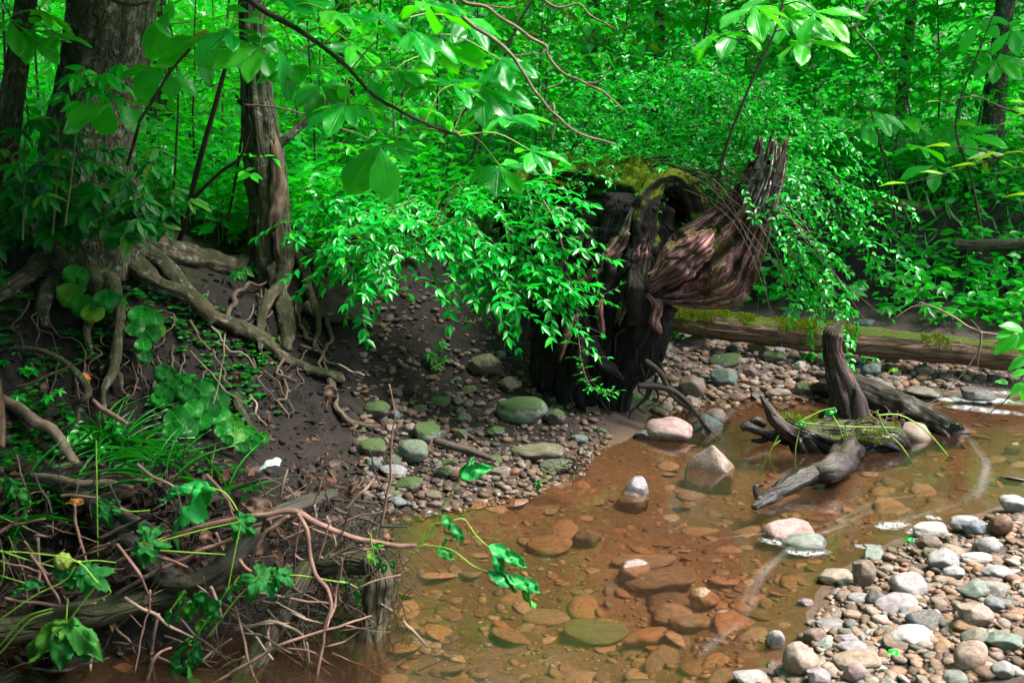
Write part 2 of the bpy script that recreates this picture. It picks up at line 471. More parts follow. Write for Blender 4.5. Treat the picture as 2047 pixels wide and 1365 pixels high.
def leaf_mat(name, c0, c1, c2, trans, tw=.4, rough=.42, spec=.5, veins=0., nv=9, patchy=0.):
    t = NT(name)
    r = t.attr('rnd').outputs['Fac']
    o = t.n('ObjectInfo').outputs['Random']
    f = t.math('ADD', t.math('MULTIPLY', r, .8), t.math('MULTIPLY', o, .2))
    c = t.ramp(f, (0, c0), (.45, c1), (.76, c2), (1, (c2[0] + .09, c2[1] * 1.05, c2[2] * .4)))
    c = t.mix(t.math('MULTIPLY', t.math('POWER', o, 2.5), .55), c, (.085, min(.5, c2[1]), .008)) if name in ('sapling_leaf', 'broad_leaf') else c
    nor = None
    if veins:
        uv = t.attr('leafuv').outputs['Vector']
        x = t.n('SeparateXYZ'); t.l(uv, x.inputs[0])
        ax = t.math('ABSOLUTE', x.outputs[0])
        k = t.math('SUBTRACT', x.outputs[1], t.math('MULTIPLY', ax, .28))
        w = t.math('ABSOLUTE', t.math('SUBTRACT', t.math('FRACT', t.math('MULTIPLY', k, nv)), .5))
        ln = t.math('MAXIMUM', t.math('MULTIPLY', t.smooth(w, .06, 0.), .6), t.smooth(ax, .07, .02))
        c = t.mix(t.math('MULTIPLY', ln, veins), c, tuple(min(1, q * 1.7 + .02) for q in c2))
        nor = t.bump(ln, .5, .002)
    if patchy:
        p = t.noise(t.pos(), 30, 3)
        c = t.mix(t.math('MULTIPLY', t.smooth(p, .55, .75), patchy), c, (.06, .035, .015))
    a = t.prin(c, rough, nor, spec)
    b = t.n('BsdfTranslucent'); b.inputs[0].default_value = (*trans, 1)
    m = t.n('MixShader'); m.inputs[0].default_value = tw
    t.l(a, m.inputs[1]); t.l(b.outputs[0], m.inputs[2])
    return t.done(m.outputs[0])

def bark_mat(name, c0, c1, scale=30, stretch=.2, moss=0., mosscol=(.06, .12, .008), mz=.35, deep=.8, rough=.85, wet=0., crack=0., lich=0.):
    t = NT(name)
    g = t.attr('grain').outputs['Vector']
    v = t.mapv(g, (scale, scale, scale * stretch))
    n1 = t.noise(v, 1, 6, .65, .4)
    n2 = t.noise(g, 9, 4)
    c = t.ramp(n1, (.3, c0), (.68, c1))
    c = t.mix(t.math('MULTIPLY', t.smooth(n2, .45, .7), .55), c, tuple(q * .4 for q in c0))
    h = n1
    if crack:
        vo = t.voro(t.mapv(g, (scale * 1.1, scale * 1.1, scale * stretch * .9)), 1, 'DISTANCE_TO_EDGE')
        cr = t.smooth(vo, .0, .12)
        c = t.mix(crack, c, cr, 'MULTIPLY')
        h = t.math('ADD', t.math('MULTIPLY', n1, .5), t.math('MULTIPLY', cr, .8))
    if lich:
        ln = t.noise(t.pos(), 26, 5, .6)
        c = t.mix(t.math('MULTIPLY', t.smooth(ln, .54, .62), lich), c, (.30, .34, .27))
    ro = rough
    if wet:
        zz = t.z(t.pos())
        wf = t.math('MULTIPLY', t.smooth(zz, .16, .02), wet)
        c = t.mix(wf, c, (.012, .009, .008)); ro = t.math('SUBTRACT', rough, t.math('MULTIPLY', wf, .55))
    nor = t.bump(h, deep, .012)
    if moss:
        P = t.pos()
        mn = t.noise(P, 14, 5, .6)
        m2 = t.noise(P, 4.0, 3)
        k = t.math('ADD', t.math('MULTIPLY', t.math('SUBTRACT', t.nz(), mz), .9), t.math('ADD', t.math('MULTIPLY', t.math('SUBTRACT', mn, .5), 1.6), t.math('MULTIPLY', t.math('SUBTRACT', m2, .5), 1.6)))
        f = t.math('MULTIPLY', t.smooth(k, .0, .3), moss)
        fine = t.noise(P, 160, 3, .7)
        mc = t.mix(fine, tuple(q * .35 for q in mosscol), tuple(q * 1.5 for q in mosscol))
        c = t.mix(f, c, mc)
        nor = t.bump(t.math('MULTIPLY', fine, f), .9, .02, nor)
    return t.done(t.prin(c, ro, nor, .35))

def stone_mat(name, moss=0.):
    t = NT(name)
    oi = t.n('ObjectInfo')
    tc = t.n('TexCoord').outputs['Object']
    ad = t.n('VectorMath', operation='ADD'); t.l(tc, ad.inputs[0])
    cm = t.n('CombineXYZ'); t.l(t.math('MULTIPLY', oi.outputs['Random'], 40), cm.inputs[0]); t.l(cm.outputs[0], ad.inputs[1])
    v = ad.outputs[0]
    n1 = t.noise(v, 2.2, 6, .65, .3); n2 = t.noise(v, 16, 4, .7)
    c = t.mix(t.ramp(n1, (.3, (.55, .55, .55)), (.7, (1.25, 1.25, 1.25))), oi.outputs['Color'], oi.outputs['Color'])
    sc = t.mix(1.0, oi.outputs['Color'], t.ramp(n1, (.3, (.34, .32, .31)), (.72, (.95, .94, .93))), 'MULTIPLY')
    vn = t.noise(t.mapv(v, (.6, .6, 3.5)), 2.0, 2, .5, 1.5)
    sc = t.mix(t.math('MULTIPLY', t.smooth(t.math('ABSOLUTE', t.math('SUBTRACT', vn, .5)), .025, .0), .4), sc, (.42, .38, .35))
    sc = t.mix(t.math('MULTIPLY', t.smooth(n2, .5, .75), .45), sc, (.06, .05, .045))
    sc = t.mix(t.math('MULTIPLY', t.smooth(t.noise(v, 3.1, 3, .5, 1.0), .55, .68), .2), sc, (.32, .17, .09))
    P = t.pos()
    nv = t.noise(P, 9, 2)
    z = t.math('SUBTRACT', t.z(P), t.math('MULTIPLY', nv, .03))
    wet = t.smooth(z, .022, -.004)
    sc = t.mix(t.math('MULTIPLY', wet, .5), sc, t.mix(1.0, sc, (.38, .30, .22), 'MULTIPLY'))
    ro = t.math('SUBTRACT', .72, t.math('MULTIPLY', t.math('MULTIPLY', wet, t.smooth(t.z(P), -.012, .0)), .55))
    nor = t.bump(t.math('ADD', n1, t.math('MULTIPLY', n2, .35)), .5, .012)
    if moss:
        mn = t.noise(P, 22, 5, .65)
        k = t.math('ADD', t.math('MULTIPLY', t.math('SUBTRACT', t.nz(), .2), .8), t.math('MULTIPLY', t.math('SUBTRACT', mn, .5), 2.2))
        f = t.math('MULTIPLY', t.smooth(k, 0., .35), moss)
        fine = t.noise(P, 190, 2, .7)
        sc = t.mix(f, sc, t.mix(fine, (.012, .03, .004), (.06, .12, .012)))
        nor = t.bump(t.math('MULTIPLY', fine, f), .8, .015, nor)
    return t.done(t.prin(sc, ro, nor, .45))

def pebble_mat(name='pebble', dk=1.):
    t = NT(name)
    r = t.attr('rnd').outputs['Fac']
    c = t.ramp(r, (0, (.10, .08, .07)), (.18, (.22, .15, .10)), (.36, (.28, .25, .23)), (.5, (.34, .21, .13)), (.64, (.16, .17, .16)), (.8, (.42, .36, .32)), (.92, (.30, .16, .10)), (1, (.5, .46, .44)))
    P = t.pos()
    n = t.noise(P, 70, 4, .65)
    c = t.mix(1.0, c, t.ramp(n, (.3, (.32, .30, .29)), (.7, (.85, .82, .80))), 'MULTIPLY')
    c = t.mix(1.0, c, (dk, dk * .92, dk * .84), 'MULTIPLY')
    wet = t.smooth(t.math('SUBTRACT', t.z(P), t.math('MULTIPLY', t.noise(P, 9, 2), .03)), .02, -.01)
    c = t.mix(t.math('MULTIPLY', wet, .45), c, t.mix(1.0, c, (.62, .47, .34), 'MULTIPLY'))
    return t.done(t.prin(c, t.math('SUBTRACT', .75, t.math('MULTIPLY', t.math('MULTIPLY', wet, t.smooth(t.z(P), -.012, .0)), .5)), t.bump(n, .4, .006), .3))

def ground_mat():
    t = NT('ground')
    P = t.pos(); z = t.z(P)
    n1 = t.noise(P, 1.7, 5); n2 = t.noise(P, 14, 6, .65); n3 = t.noise(P, 120, 5, .75)
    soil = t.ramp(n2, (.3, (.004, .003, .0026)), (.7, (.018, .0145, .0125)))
    mud = t.ramp(n2, (.3, (.045, .031, .027)), (.7, (.12, .085, .072)))
    vo = t.voro(P, 55, 'F1', 'Color'); sp = t.n('SeparateXYZ'); t.l(vo, sp.inputs[0])
    grav = t.ramp(sp.outputs[0], (0, (.05, .03, .019)), (.35, (.10, .06, .034)), (.6, (.15, .092, .055)), (.85, (.10, .068, .042)), (1, (.21, .135, .08)))
    grav = t.mix(.55, grav, t.ramp(n1, (.35, (.06, .034, .02)), (.65, (.13, .075, .042))))
    grav = t.mix(t.math('MULTIPLY', t.smooth(t.noise(P, 2.2, 4), .48, .64), .7), grav, (.045, .042, .010))
    litter = t.ramp(n2, (.3, (.006, .008, .003)), (.7, (.024, .026, .010)))
    zz = t.math('ADD', z, t.math('MULTIPLY', t.math('SUBTRACT', n2, .5), .08))
    xs = t.n('SeparateXYZ'); t.l(P, xs.inputs[0])
    mud = t.mix(t.smooth(xs.outputs[0], .1, .9), t.ramp(n2, (.3, (.006, .0045, .0035)), (.7, (.026, .019, .015))), mud)  # mud nearly black towards the left, the bank's shade put into its colour
    grav = t.mix(t.smooth(xs.outputs[0], -.28, -.5), grav, (.012, .009, .006))  # far left bed darkened, shade under the debris put into its colour
    c = t.mix(t.smooth(zz, -.02, .035), grav, mud)
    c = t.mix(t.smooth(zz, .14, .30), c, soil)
    c = t.mix(t.smooth(zz, .68, .85), c, litter)
    dist = t.voro(P, 55)
    h = t.math('ADD', t.math('ADD', t.math('MULTIPLY', n2, .8), t.math('MULTIPLY', n3, .55)), t.math('MULTIPLY', dist, -.25))
    return t.done(t.prin(c, t.math('ADD', .6, t.math('MULTIPLY', t.smooth(zz, .05, .2), .3)), t.bump(h, .8, .014), .2))

def water_mat():
    t = NT('water')
    P = t.pos()
    v = t.mapv(P, (1.4, 3.4, 1))
    n = t.noise(v, 2.2, 3, .5, .4); n2 = t.noise(t.mapv(P, (1, 2.2, 1)), 9, 2)
    nor = t.bump(t.math('ADD', n, t.math('MULTIPLY', n2, .10)), .045, .05)
    tr = t.n('BsdfTransparent'); tr.inputs[0].default_value = (.86, .71, .55, 1)
    gl = t.n('BsdfGlossy'); gl.inputs[0].default_value = (1, 1, 1, 1); gl.inputs['Roughness'].default_value = .07
    t.l(nor, gl.inputs['Normal'])
    fr = t.n('Fresnel'); fr.inputs[0].default_value = 1.5; t.l(nor, fr.inputs['Normal'])
    si = t.n('BsdfDiffuse'); si.inputs[0].default_value = (.135, .078, .045, 1)
    ms = t.n('MixShader'); ms.inputs[0].default_value = .10; t.l(tr.outputs[0], ms.inputs[1]); t.l(si.outputs[0], ms.inputs[2])
    m = t.n('MixShader')
    t.l(fr.outputs[0], m.inputs[0]); t.l(ms.outputs[0], m.inputs[1]); t.l(gl.outputs[0], m.inputs[2])
    return t.done(m.outputs[0])

def foam_mat(name, dens, sc=(18, 18, 1), lo=.4, hi=.62):
    t = NT(name)
    uv = t.attr('leafuv').outputs['Vector']
    x = t.n('SeparateXYZ'); t.l(uv, x.inputs[0])
    e = t.smooth(t.math('ABSOLUTE', x.outputs[0]), 1., .15)
    e2 = t.math('MULTIPLY', t.smooth(x.outputs[1], 0, .2), t.smooth(x.outputs[1], 1., .75))
    n = t.noise(t.mapv(t.attr('grain').outputs['Vector'], sc), 1, 4, .6)
    f = t.math('MULTIPLY', t.math('MULTIPLY', e, e2), t.math('MULTIPLY', t.smooth(n, lo, hi), dens))
    tr = t.n('BsdfTransparent')
    d = t.prin((.80, .84, .88), .5)
    m = t.n('MixShader'); t.l(f, m.inputs[0]); t.l(tr.outputs[0], m.inputs[1]); t.l(d, m.inputs[2])
    return t.done(m.outputs[0])

def plain(name, c, rough=.7, spec=.4, var=.3, scale=40):
    t = NT(name)
    n = t.noise(t.pos(), scale, 4)
    return t.done(t.prin(t.ramp(n, (.3, tuple(q * (1 - var) for q in c)), (.7, tuple(min(1, q * (1 + var)) for q in c))), rough, t.bump(n, .3, .005), spec))

G = dict(
  forest=leaf_mat('far_leaf', (0,.08,.006), (.002,.30,.014), (.018,.55,.018), (.012,.70,.006), .38, .30, .5),
  sap=leaf_mat('sapling_leaf', (0,.13,.010), (.003,.34,.018), (.03,.54,.02), (.03,.75,.006), .47, .32, .42),
  cover=leaf_mat('undergrowth_leaf', (0,.10,.008), (.002,.30,.014), (.02,.48,.025), (.015,.60,.006), .38, .30, .5),
  bush=leaf_mat('small_shrub_leaf', (0,.15,.014), (.002,.32,.028), (.015,.50,.05), (.01,.60,.012), .36, .32, .45),
  privet=leaf_mat('pointed_shrub_leaf', (0,.15,.014), (.002,.33,.028), (.01,.50,.05), (.01,.60,.01), .34, .28, .45),
  big=leaf_mat('broad_leaf', (0,.12,.018), (.003,.27,.025), (.03,.42,.02), (.07,.70,.004), .44, .30, .42, .4, 11),
  yellow=leaf_mat('yellow_green_leaf', (.05,.20,.015), (.10,.30,.012), (.16,.38,.015), (.22,.46,.01), .4, .38, .5, .4, 8),
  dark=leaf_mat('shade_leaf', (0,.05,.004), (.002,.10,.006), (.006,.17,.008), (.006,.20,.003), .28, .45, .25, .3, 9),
  limp=leaf_mat('wilted_leaf', (.004,.06,.012), (.010,.11,.02), (.03,.17,.026), (.02,.18,.01), .2, .55, .12, .4, 7, .55),
  limpbright=leaf_mat('fresh_wilted_leaf', (.004,.13,.03), (.008,.20,.04), (.02,.28,.05), (.01,.24,.01), .2, .42, .3, .5, 7, .2),
  moss=leaf_mat('moss_tuft', (.04,.075,.002), (.11,.17,.003), (.20,.26,.004), (.14,.20,.003), .3, .8, .1),
  darker=pebble_mat('darker_pebble', .55),  # pebble colours scaled down for the left gravel
  grass=leaf_mat('grass_blade', (.001,.12,.006), (.004,.22,.012), (.02,.32,.012), (.02,.36,.008), .3, .36),
  brown=leaf_mat('dead_leaf', (.03,.014,.008), (.07,.034,.018), (.13,.066,.038), (.10,.045,.015), .12, .6, .3, .3, 6, .3),
  orange=leaf_mat('orange_leaf', (.45,.16,.02), (.5,.2,.03), (.55,.25,.04), (.5,.2,.02), .25, .5, .4, .3, 7),
  bark=bark_mat('tree_bark', (.018,.017,.008), (.135,.135,.068), 48, .34, .45, (.032,.055,.005), -.12, .9, .9, 0, .25, .5),
  root=bark_mat('root_bark', (.012,.008,.005), (.10,.076,.042), 46, .3, .65, (.03,.045,.005), .35, .9, .85, 0, 0, .3),
  rootbare=bark_mat('bare_root', (.03,.02,.014), (.13,.09,.06), 36, .2, .15, (.03,.045,.006), .6, .6),
  snag=bark_mat('snag_wood', (.016,.013,.008), (.125,.115,.066), 34, .14, .5, (.03,.052,.005), -.1, 1.0, .9, 0, .35, .3),
  inner=bark_mat('heart_wood', (.03,.018,.012), (.20,.13,.08), 40, .08, 0, deep=.8),
  stem=bark_mat('sapling_stem', (.018,.013,.008), (.07,.052,.03), 60, .3, 0),
  fine=bark_mat('green_twig', (.05,.07,.02), (.14,.13,.05), 60, .3, 0),
  petiole=plain('green_stalk', (.16,.30,.03), .5),
  twigpale=bark_mat('pale_twig', (.07,.045,.03), (.27,.19,.14), 60, .3, 0, deep=.4),
  twigpink=bark_mat('pink_twig', (.08,.038,.028), (.27,.15,.115), 50, .3, 0, deep=.4),
  twigdark=bark_mat('dark_twig', (.012,.008,.006), (.055,.038,.028), 50, .3, 0, deep=.5),
  rot=bark_mat('rotten_wood', (.008,.003,.003), (.46,.20,.19), 46, .16, .5, (.16,.22,.003), .72, 1.0, .75, 0, .6),
  rotpale=bark_mat('bleached_rotten_wood', (.20,.13,.13), (.78,.64,.64), 46, .10, .2, (.16,.22,.003), .6, .8, .8, 0, .12),
  rotdark=bark_mat('dark_rotten_wood', (.0015,.001,.001), (.016,.009,.007), 40, .2, .12, (.03,.05,.004), .6, 1.0, .9, 0, .4),
  rottop=bark_mat('mossy_rotten_trunk', (.004,.0025,.002), (.032,.02,.014), 34, .18, .9, (.17,.24,.003), .12, 1.0, .9),
  log=bark_mat('log_wood', (.04,.02,.012), (.24,.14,.085), 40, .08, .95, (.085,.125,.003), .34, .7, .8, 0, .2),
  drift=bark_mat('driftwood', (.010,.007,.007), (.16,.10,.085), 44, .16, .7, (.07,.105,.004), .55, 1.0, .65, .9, .3),
  driftdark=bark_mat('dark_driftwood', (.010,.007,.007), (.085,.055,.05), 34, .14, .12, (.04,.07,.006), .6, 1.0, .55, .8),
  debris=bark_mat('debris_wood', (.010,.008,.006), (.065,.047,.036), 34, .15, .25, (.025,.04,.006), .5, .8, .6),
  debrismoss=bark_mat('mossy_debris_wood', (.018,.015,.008), (.095,.078,.042), 34, .2, .45, (.03,.05,.006), .3, .9, .8, 0, .2),
  litter=leaf_mat('leaf_litter', (.012,.007,.004), (.035,.019,.012), (.075,.042,.028), (.04,.02,.01), .1, .65, .3),
  stone=stone_mat('stone'), mossy=stone_mat('mossy_stone', .9), slate=stone_mat('damp_stone', .35),
  pebble=pebble_mat(), ground=ground_mat(), water=water_mat(),
  foam=foam_mat('foam', .34, (60, 60, 1), .40, .56), streak=foam_mat('foam_streak', .065, (30, 2.5, 1), .25, .85), rapid=foam_mat('white_water', .55, (7, 16, 1), .36, .66),
  white=plain('white_plastic', (.62, .72, .72), .35, .5, .08), husk=plain('husk', (.16, .20, .03), .6, .3, .5, 120),
  rim=plain('wet_rim', (.35, .38, .40), .1),
)

# ------------------------------------------------------------------ ground, water
def make_ground():
    ys = np.concatenate([np.linspace(-5, 2.0, 28, endpoint=False), np.linspace(2.0, 8.2, 300, endpoint=False), 8.2 * (70 / 8.2) ** np.linspace(0, 1, 70)])
    t = np.linspace(-1, 1, 560); sx = 1.25 * (.36 * t + .64 * t ** 3)
    X = sx[None, :] * (ys[:, None] + 7.0); Y = np.repeat(ys[:, None], len(t), 1)
    Z = H(X.ravel(), Y.ravel())
    V = np.stack([X.ravel(), Y.ravel(), Z], 1)
    c = len(t); i = np.arange(len(ys) - 1)[:, None] * c; j = np.arange(c - 1)[None, :]
    Q = np.stack([i + j, i + j + 1, i + c + j + 1, i + c + j], -1).reshape(-1, 4)
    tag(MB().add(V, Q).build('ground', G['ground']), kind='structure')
    x = np.linspace(-2.6, 9.5, 60); y = np.linspace(-4.5, 6.35, 60)
    X, Y = np.meshgrid(x, y); V = np.stack([X.ravel(), Y.ravel(), 0 * X.ravel()], 1)
    i = np.arange(59)[:, None] * 60; j = np.arange(59)[None, :]
    Q = np.stack([i + j, i + j + 1, i + 61 + j, i + 60 + j], -1).reshape(-1, 4)
    tag(MB().add(V, Q).build('water', G['water']), kind='structure')
make_ground()

# ------------------------------------------------------------------ the wood behind: far leaves, undergrowth, trees, saplings
def far_forest():
    lv = Leaves(TL)
    for k in range(3300):
        y = 8.6 * (38 / 8.6) ** (rng.random() ** .9); x = rng.uniform(-1, 1) * (.64 * y + 3)
        zt = .14 * y + 3.2
        z0 = float(Hg(x, min(y, 13.9))) if y < 13.9 else float(H(x, y, False)[0])
        z = z0 + rng.random() ** 1.1 * max(2.5, zt - z0 + 1.5)
        n = int(rng.integers(40, 80)); r = rng.uniform(.5, 1.3)
        a = rng.uniform(0, 6.28, n); q = r * np.sqrt(rng.random(n))
        P = np.stack([x + q * np.cos(a), y + q * np.sin(a), z + rng.normal(0, .16, n) - .25 * q ** 2 / r], 1)
        D = np.stack([np.cos(a), np.sin(a), rng.normal(-.25, .35, n)], 1) + rng.normal(0, .5, (n, 3))
        N = A(0, 0, 1) + rng.normal(0, .42, (n, 3))
        L = (rng.uniform(.06, .13) if y < 13 else rng.uniform(.09, .2)) * rng.uniform(.7, 1.3, n)
        lv.add(P, D, N, L, L * rng.uniform(.45, .65), np.clip(rng.random() * .7 + rng.normal(.15, .12, n), 0, 1))
    tag(lv.into(MB()).build('forest_foliage', G['forest']), kind='stuff')
far_forest()

def added_shade_wood():
    """unseen leaves added left of and behind the camera to shade the left bank"""
    lv = Leaves(TL)
    for k in range(620):
        a = rng.uniform(R(185), R(335)); r = rng.uniform(4.5, 9)
        if k % 2: a = rng.uniform(R(140), R(215)); r = rng.uniform(3.4, 8)
        x, y = r * math.cos(a), 1.5 + r * math.sin(a)
        if x > -1.6 - .75 * max(0, y) and y > -1.5: continue
        z = .5 + rng.random() * 6.5; n = 45
        P = A(x, y, z) + rng.normal(0, .4, (n, 3)) * A(1.2, 1.2, .5)
        L = rng.uniform(.15, .28, n); lv.add(P, rng.normal(0, 1, (n, 3)) * A(1, 1, .5), A(0, 0, 1) + rng.normal(0, .5, (n, 3)), L, L * .6)
    tag(lv.into(MB()).build('forest_foliage', G['forest']), kind='stuff')
added_shade_wood()

def undergrowth():
    lv = Leaves(TM); sm = MB()
    k = 0
    while k < 5000:
        y = 5.2 + 8.6 * rng.random() ** 1.15; x = rng.uniform(-1, 1) * (.58 * y + 1.2)
        g = float(Hg(x, y))
        if g < .66 and not (rng.random() < .9 and x > .8 and .165 < g and y > 6.12): continue
        if rng.random() < .35 and fbm(A([x * .7, y * .7, 0]), 2, 40)[0] < -.1: continue
        k += 1
        h = rng.uniform(.05, .32) if g < .66 else rng.uniform(.08, .62)
        n = int(rng.integers(6, 13)); a = rng.uniform(0, 6.28, n)
        zf = np.linspace(.35, 1, n) * h
        r = rng.uniform(.02, .10, n)
        P = np.stack([x + r * np.cos(a), y + r * np.sin(a), g + zf], 1)
        D = np.stack([np.cos(a), np.sin(a), rng.normal(.0, .3, n)], 1)
        L = rng.uniform(.045, .11) * rng.uniform(.75, 1.2, n)
        lv.add(P, D, A(0, 0, 1) + rng.normal(0, .35, (n, 3)), L, L * rng.uniform(.4, .7), np.clip(rng.random() * .8 + rng.normal(.1, .1, n), 0, 1))
        if y < 8 and k % 2: wire(sm, [A(x, y, g - .02), A(x + .01, y, g + h)], .003, .002, 3, 3)
    lv.into(sm)
    tag(sm.build('undergrowth', G['cover']), kind='stuff')
    gb = Leaves(_tpl_low()); n = 5200
    P = []
    while len(P) < n:
        y = 6.2 + 6 * rng.random(); x = rng.uniform(-1, 1) * (.55 * y + 1)
        g = float(Hg(x, y))
        if g > .7 or (x > 1 and g > .27 and fbm(A([x * 1.3, y * 1.3, 0]), 2, 41)[0] > .0): P.append((x, y, g))
    P = np.array(P)
    a = rng.uniform(0, 6.28, n)
    L = rng.uniform(.1, .3, n) * np.where(P[:, 2] < .66, .6, 1)
    gb.add(P, np.stack([np.cos(a) * .6, np.sin(a) * .6, rng.uniform(.3, 1.2, n)], 1), np.stack([np.cos(a), np.sin(a), .5 + 0 * a], 1), L, .007)
    tag(gb.into(MB()).build('grass', G['grass']), kind='stuff')
undergrowth()

def crown_mesh(n, r, size):
    lv = Leaves(TL); m = n // 40
    for k in range(m):
        c = nrm(rng.normal(0, 1, 3)) * r * rng.random() ** .4 * A(1, 1, .55)
        q = rng.normal(0, .32, (40, 3)) * A(1.3, 1.3, .5)
        L = size * rng.uniform(.7, 1.2, 40)
        lv.add(c + q, rng.normal(0, 1, (40, 3)) * A(1, 1, .4), A(0, 0, 1) + rng.normal(0, .5, (40, 3)), L, L * .6)
    mb = MB(); lv.into(mb)
    return mb.mesh('crown', G['forest'])
CROWNS = [crown_mesh(2600, 2.3, .24), crown_mesh(1900, 2.0, .22)]
def crown(parent, loc, k=0, s=1.0):
    o = bpy.data.objects.new('crown', CROWNS[k]); COL.objects.link(o); o.parent = parent
    o.location = Vector([float(q) for q in loc]) - parent.location
    o.scale = (s, s, s); o.rotation_euler = (0, 0, float(rng.uniform(0, 6)))
    return o
def bg_tree(px, Y, r, lean, label, z1=9.5, cr=.7, kind=0, mat='bark'):
    x = at(px, 400, Y)[0]; g = float(Hg(x, min(Y, 13.8))) if Y < 13.9 else float(H(x, Y, False)[0])
    b = A(x, Y, g)
    t = thing('tree', label, 'tree', b)
    mb = MB()
    top = b + A(lean * (z1 - g), 0, z1 - g)
    limb(mb, [b - A(0, 0, .2), b + A(0, 0, .15), b + A(lean * .8, 0, 1.1), b + A(lean * 3.2, .05, 3.2), top], [r * 1.7, r * 1.35, r, r * .9, r * .5], 18, .05, .06, .10, 4)
    mb.build('trunk', G[mat], t)
    bm = MB()
    for k in range(5):
        p = b + (top - b) * rng.uniform(.55, .95); d = A(rng.normal(), rng.normal(), .5)
        wire(bm, grow(p, d, rng.uniform(1, 2.2), 7, -.1, .15), r * .35, .01, 10, 6)
    bm.build('branch', G[mat], t)
    if cr: crown(t, top + A(0, 0, -1.0), kind, cr)
    return t
for a in [(1968, 8.6, .075, .012, 'dark slender tree standing alone at the right of the wood'), (335, 9.0, .10, .0, 'grey tree far behind the mossy leaning tree'),
          (700, 10.5, .075, -.01, 'thin straight tree in the wood right of the hollow snag'),           (1310, 11.5, .06, -.01, 'slim tree in the wood above the rotten stump'), (1785, 12.0, .06, .03, 'slim pale tree in the dark part of the wood'),
          
          (1580, 14.5, .10, -.03, 'dim tree deep in the wood behind the pawpaw spray'), 
          (1180, 15.0, .10, .0, 'distant tree in the middle of the wood')]:
    bg_tree(*a, cr=1.35 if a[0] > 1550 else .42)  # unseen crowns sized to darken the right side and open the centre

_dt = [o for o in bpy.data.objects if o.get('label') == 'dark slender tree standing alone at the right of the wood'][0]
for loc, k, q in [((4.6, 8.6, 5.0), 0, .9), ((3.4, 9.6, 5.4), 1, .9), ((5.6, 7.4, 5.6), 0, 1.), ((4.4, 11.5, 5.6), 0, 1.1), ((6.4, 10, 5.2), 1, 1.2), ((3.6, 8.0, 4.6), 1, .6)]: crown(_dt, loc, k, q)  # extra crowns out of view, added to shade the far bank
def fuzz(parent, n, size, zmin=.35, thr=-.05, mat='moss'):
    """tufts of moss standing on the upper faces of a thing's parts, as one more part of it"""
    lv = Leaves(TL)
    ps = [parent] if parent.type == 'MESH' else [c for c in parent.children if c.type == 'MESH' and c.name.split('.')[0] in ('trunk', 'hollow_rim', 'base', 'upright_arm', 'root_flare')]
    C, N, Ar = [], [], []
    for o in ps:
        me = o.data; k = len(me.polygons)
        c = np.empty(k * 3); me.polygons.foreach_get('center', c); q = np.empty(k * 3); me.polygons.foreach_get('normal', q); a = np.empty(k); me.polygons.foreach_get('area', a)
        q[2::3] -= .3 if o.name.startswith('root_flare') else 0
        C.append(c.reshape(-1, 3)); N.append(q.reshape(-1, 3)); Ar.append(a)
    C, N, Ar = np.concatenate(C), np.concatenate(N), np.concatenate(Ar)
    if N[:, 2] @ Ar < -abs(N[:, 2] @ Ar) * .99 and False: N = -N
    ok = (N[:, 2] + .7 * fbm(C * 9, 3, 77) > zmin + .25) & (fbm(C * 3.2, 2, 78) > thr) & (C[:, 2] > .05)
    C, N, Ar = C[ok], N[ok], Ar[ok]
    if not len(C): return
    i = rng.choice(len(C), n, p=Ar / Ar.sum())
    P = C[i] + rng.normal(0, .006, (n, 3)); D = N[i] + rng.normal(0, .6, (n, 3)) + A(0, 0, .3)
    L = size * rng.uniform(.5, 1.4, n)
    lv.add(P - nrm(D) * .003, D, rng.normal(0, 1, (n, 3)), L, L * .55)
    lv.into(MB()).build('moss', G[mat], parent)

# saplings: six prototypes, then copies
def sapling(h, nb, size, ar, spread, pairs, name='sapling', droop=.25, leafmat='sap', gap=.07):
    t = thing(name, 'sapling', 'sapling')
    sm = MB(); lv = Leaves(TM)
    C = grow(A(0, 0, -.05), A(rng.normal(0, .12), rng.normal(0, .12), 1), h, 12, -.05, .05)
    wire(sm, C, .005 + .0018 * h, .002, 20, 6)
    for k in range(nb):
        f = .22 + .78 * (k + rng.random()) / nb
        i = f * 11; p = C[int(min(i, 10))] * (1 - i % 1) + C[int(min(i, 10)) + 1] * (i % 1)
        a = k * 2.4 + rng.normal(0, .4); ln = spread * (1.15 - .7 * f) * rng.uniform(.7, 1.2)
        B = grow(p, A(math.cos(a), math.sin(a), rng.uniform(.1, .6)), ln, 8, .55, .12)
        wire(sm, B, .004, .0015, 12, 4)
        dress(lv, B, size, ar, gap, pairs, 55, droop, .35, .25)
        for s in range(3):
            q = B[2 + s * 2]; d = nrm(B[3 + s * 2] - q); sd = np.cross(d, A(0, 0, 1)) * (1 if s % 2 else -1)
            E = grow(q, d * .6 + sd + A(0, 0, .1), ln * rng.uniform(.3, .5), 5, .5, .12)
            wire(sm, E, .002, .001, 6, 3)
            dress(lv, E, size * .95, ar, gap, pairs, 55, droop, .35, .15)
    sm.build('stem', G['stem'], t)
    lv.into(MB()).build('foliage', G[leafmat], t)
    return t
PROTO = [sapling(2.6, 13, .12, .5, .95, False), sapling(3.4, 15, .10, .48, 1.15, True), sapling(1.5, 11, .085, .5, .7, True),
         sapling(4.2, 15, .15, .45, 1.3, False, gap=.085), sapling(2.0, 12, .065, .5, .85, True, gap=.045), sapling(1.1, 9, .10, .42, .55, False), sapling(2.8, 13, .10, .5, 1.0, True, leafmat='yellow')]  # last one gets the yellow green leaf material
ADJS = ['broad leaved sapling', 'tall sapling with paired leaves', 'waist high sapling with paired leaves', 'tall sapling with long wide leaves', 'small leaved sapling', 'low sapling with narrow leaves', 'yellow green sapling with paired leaves']
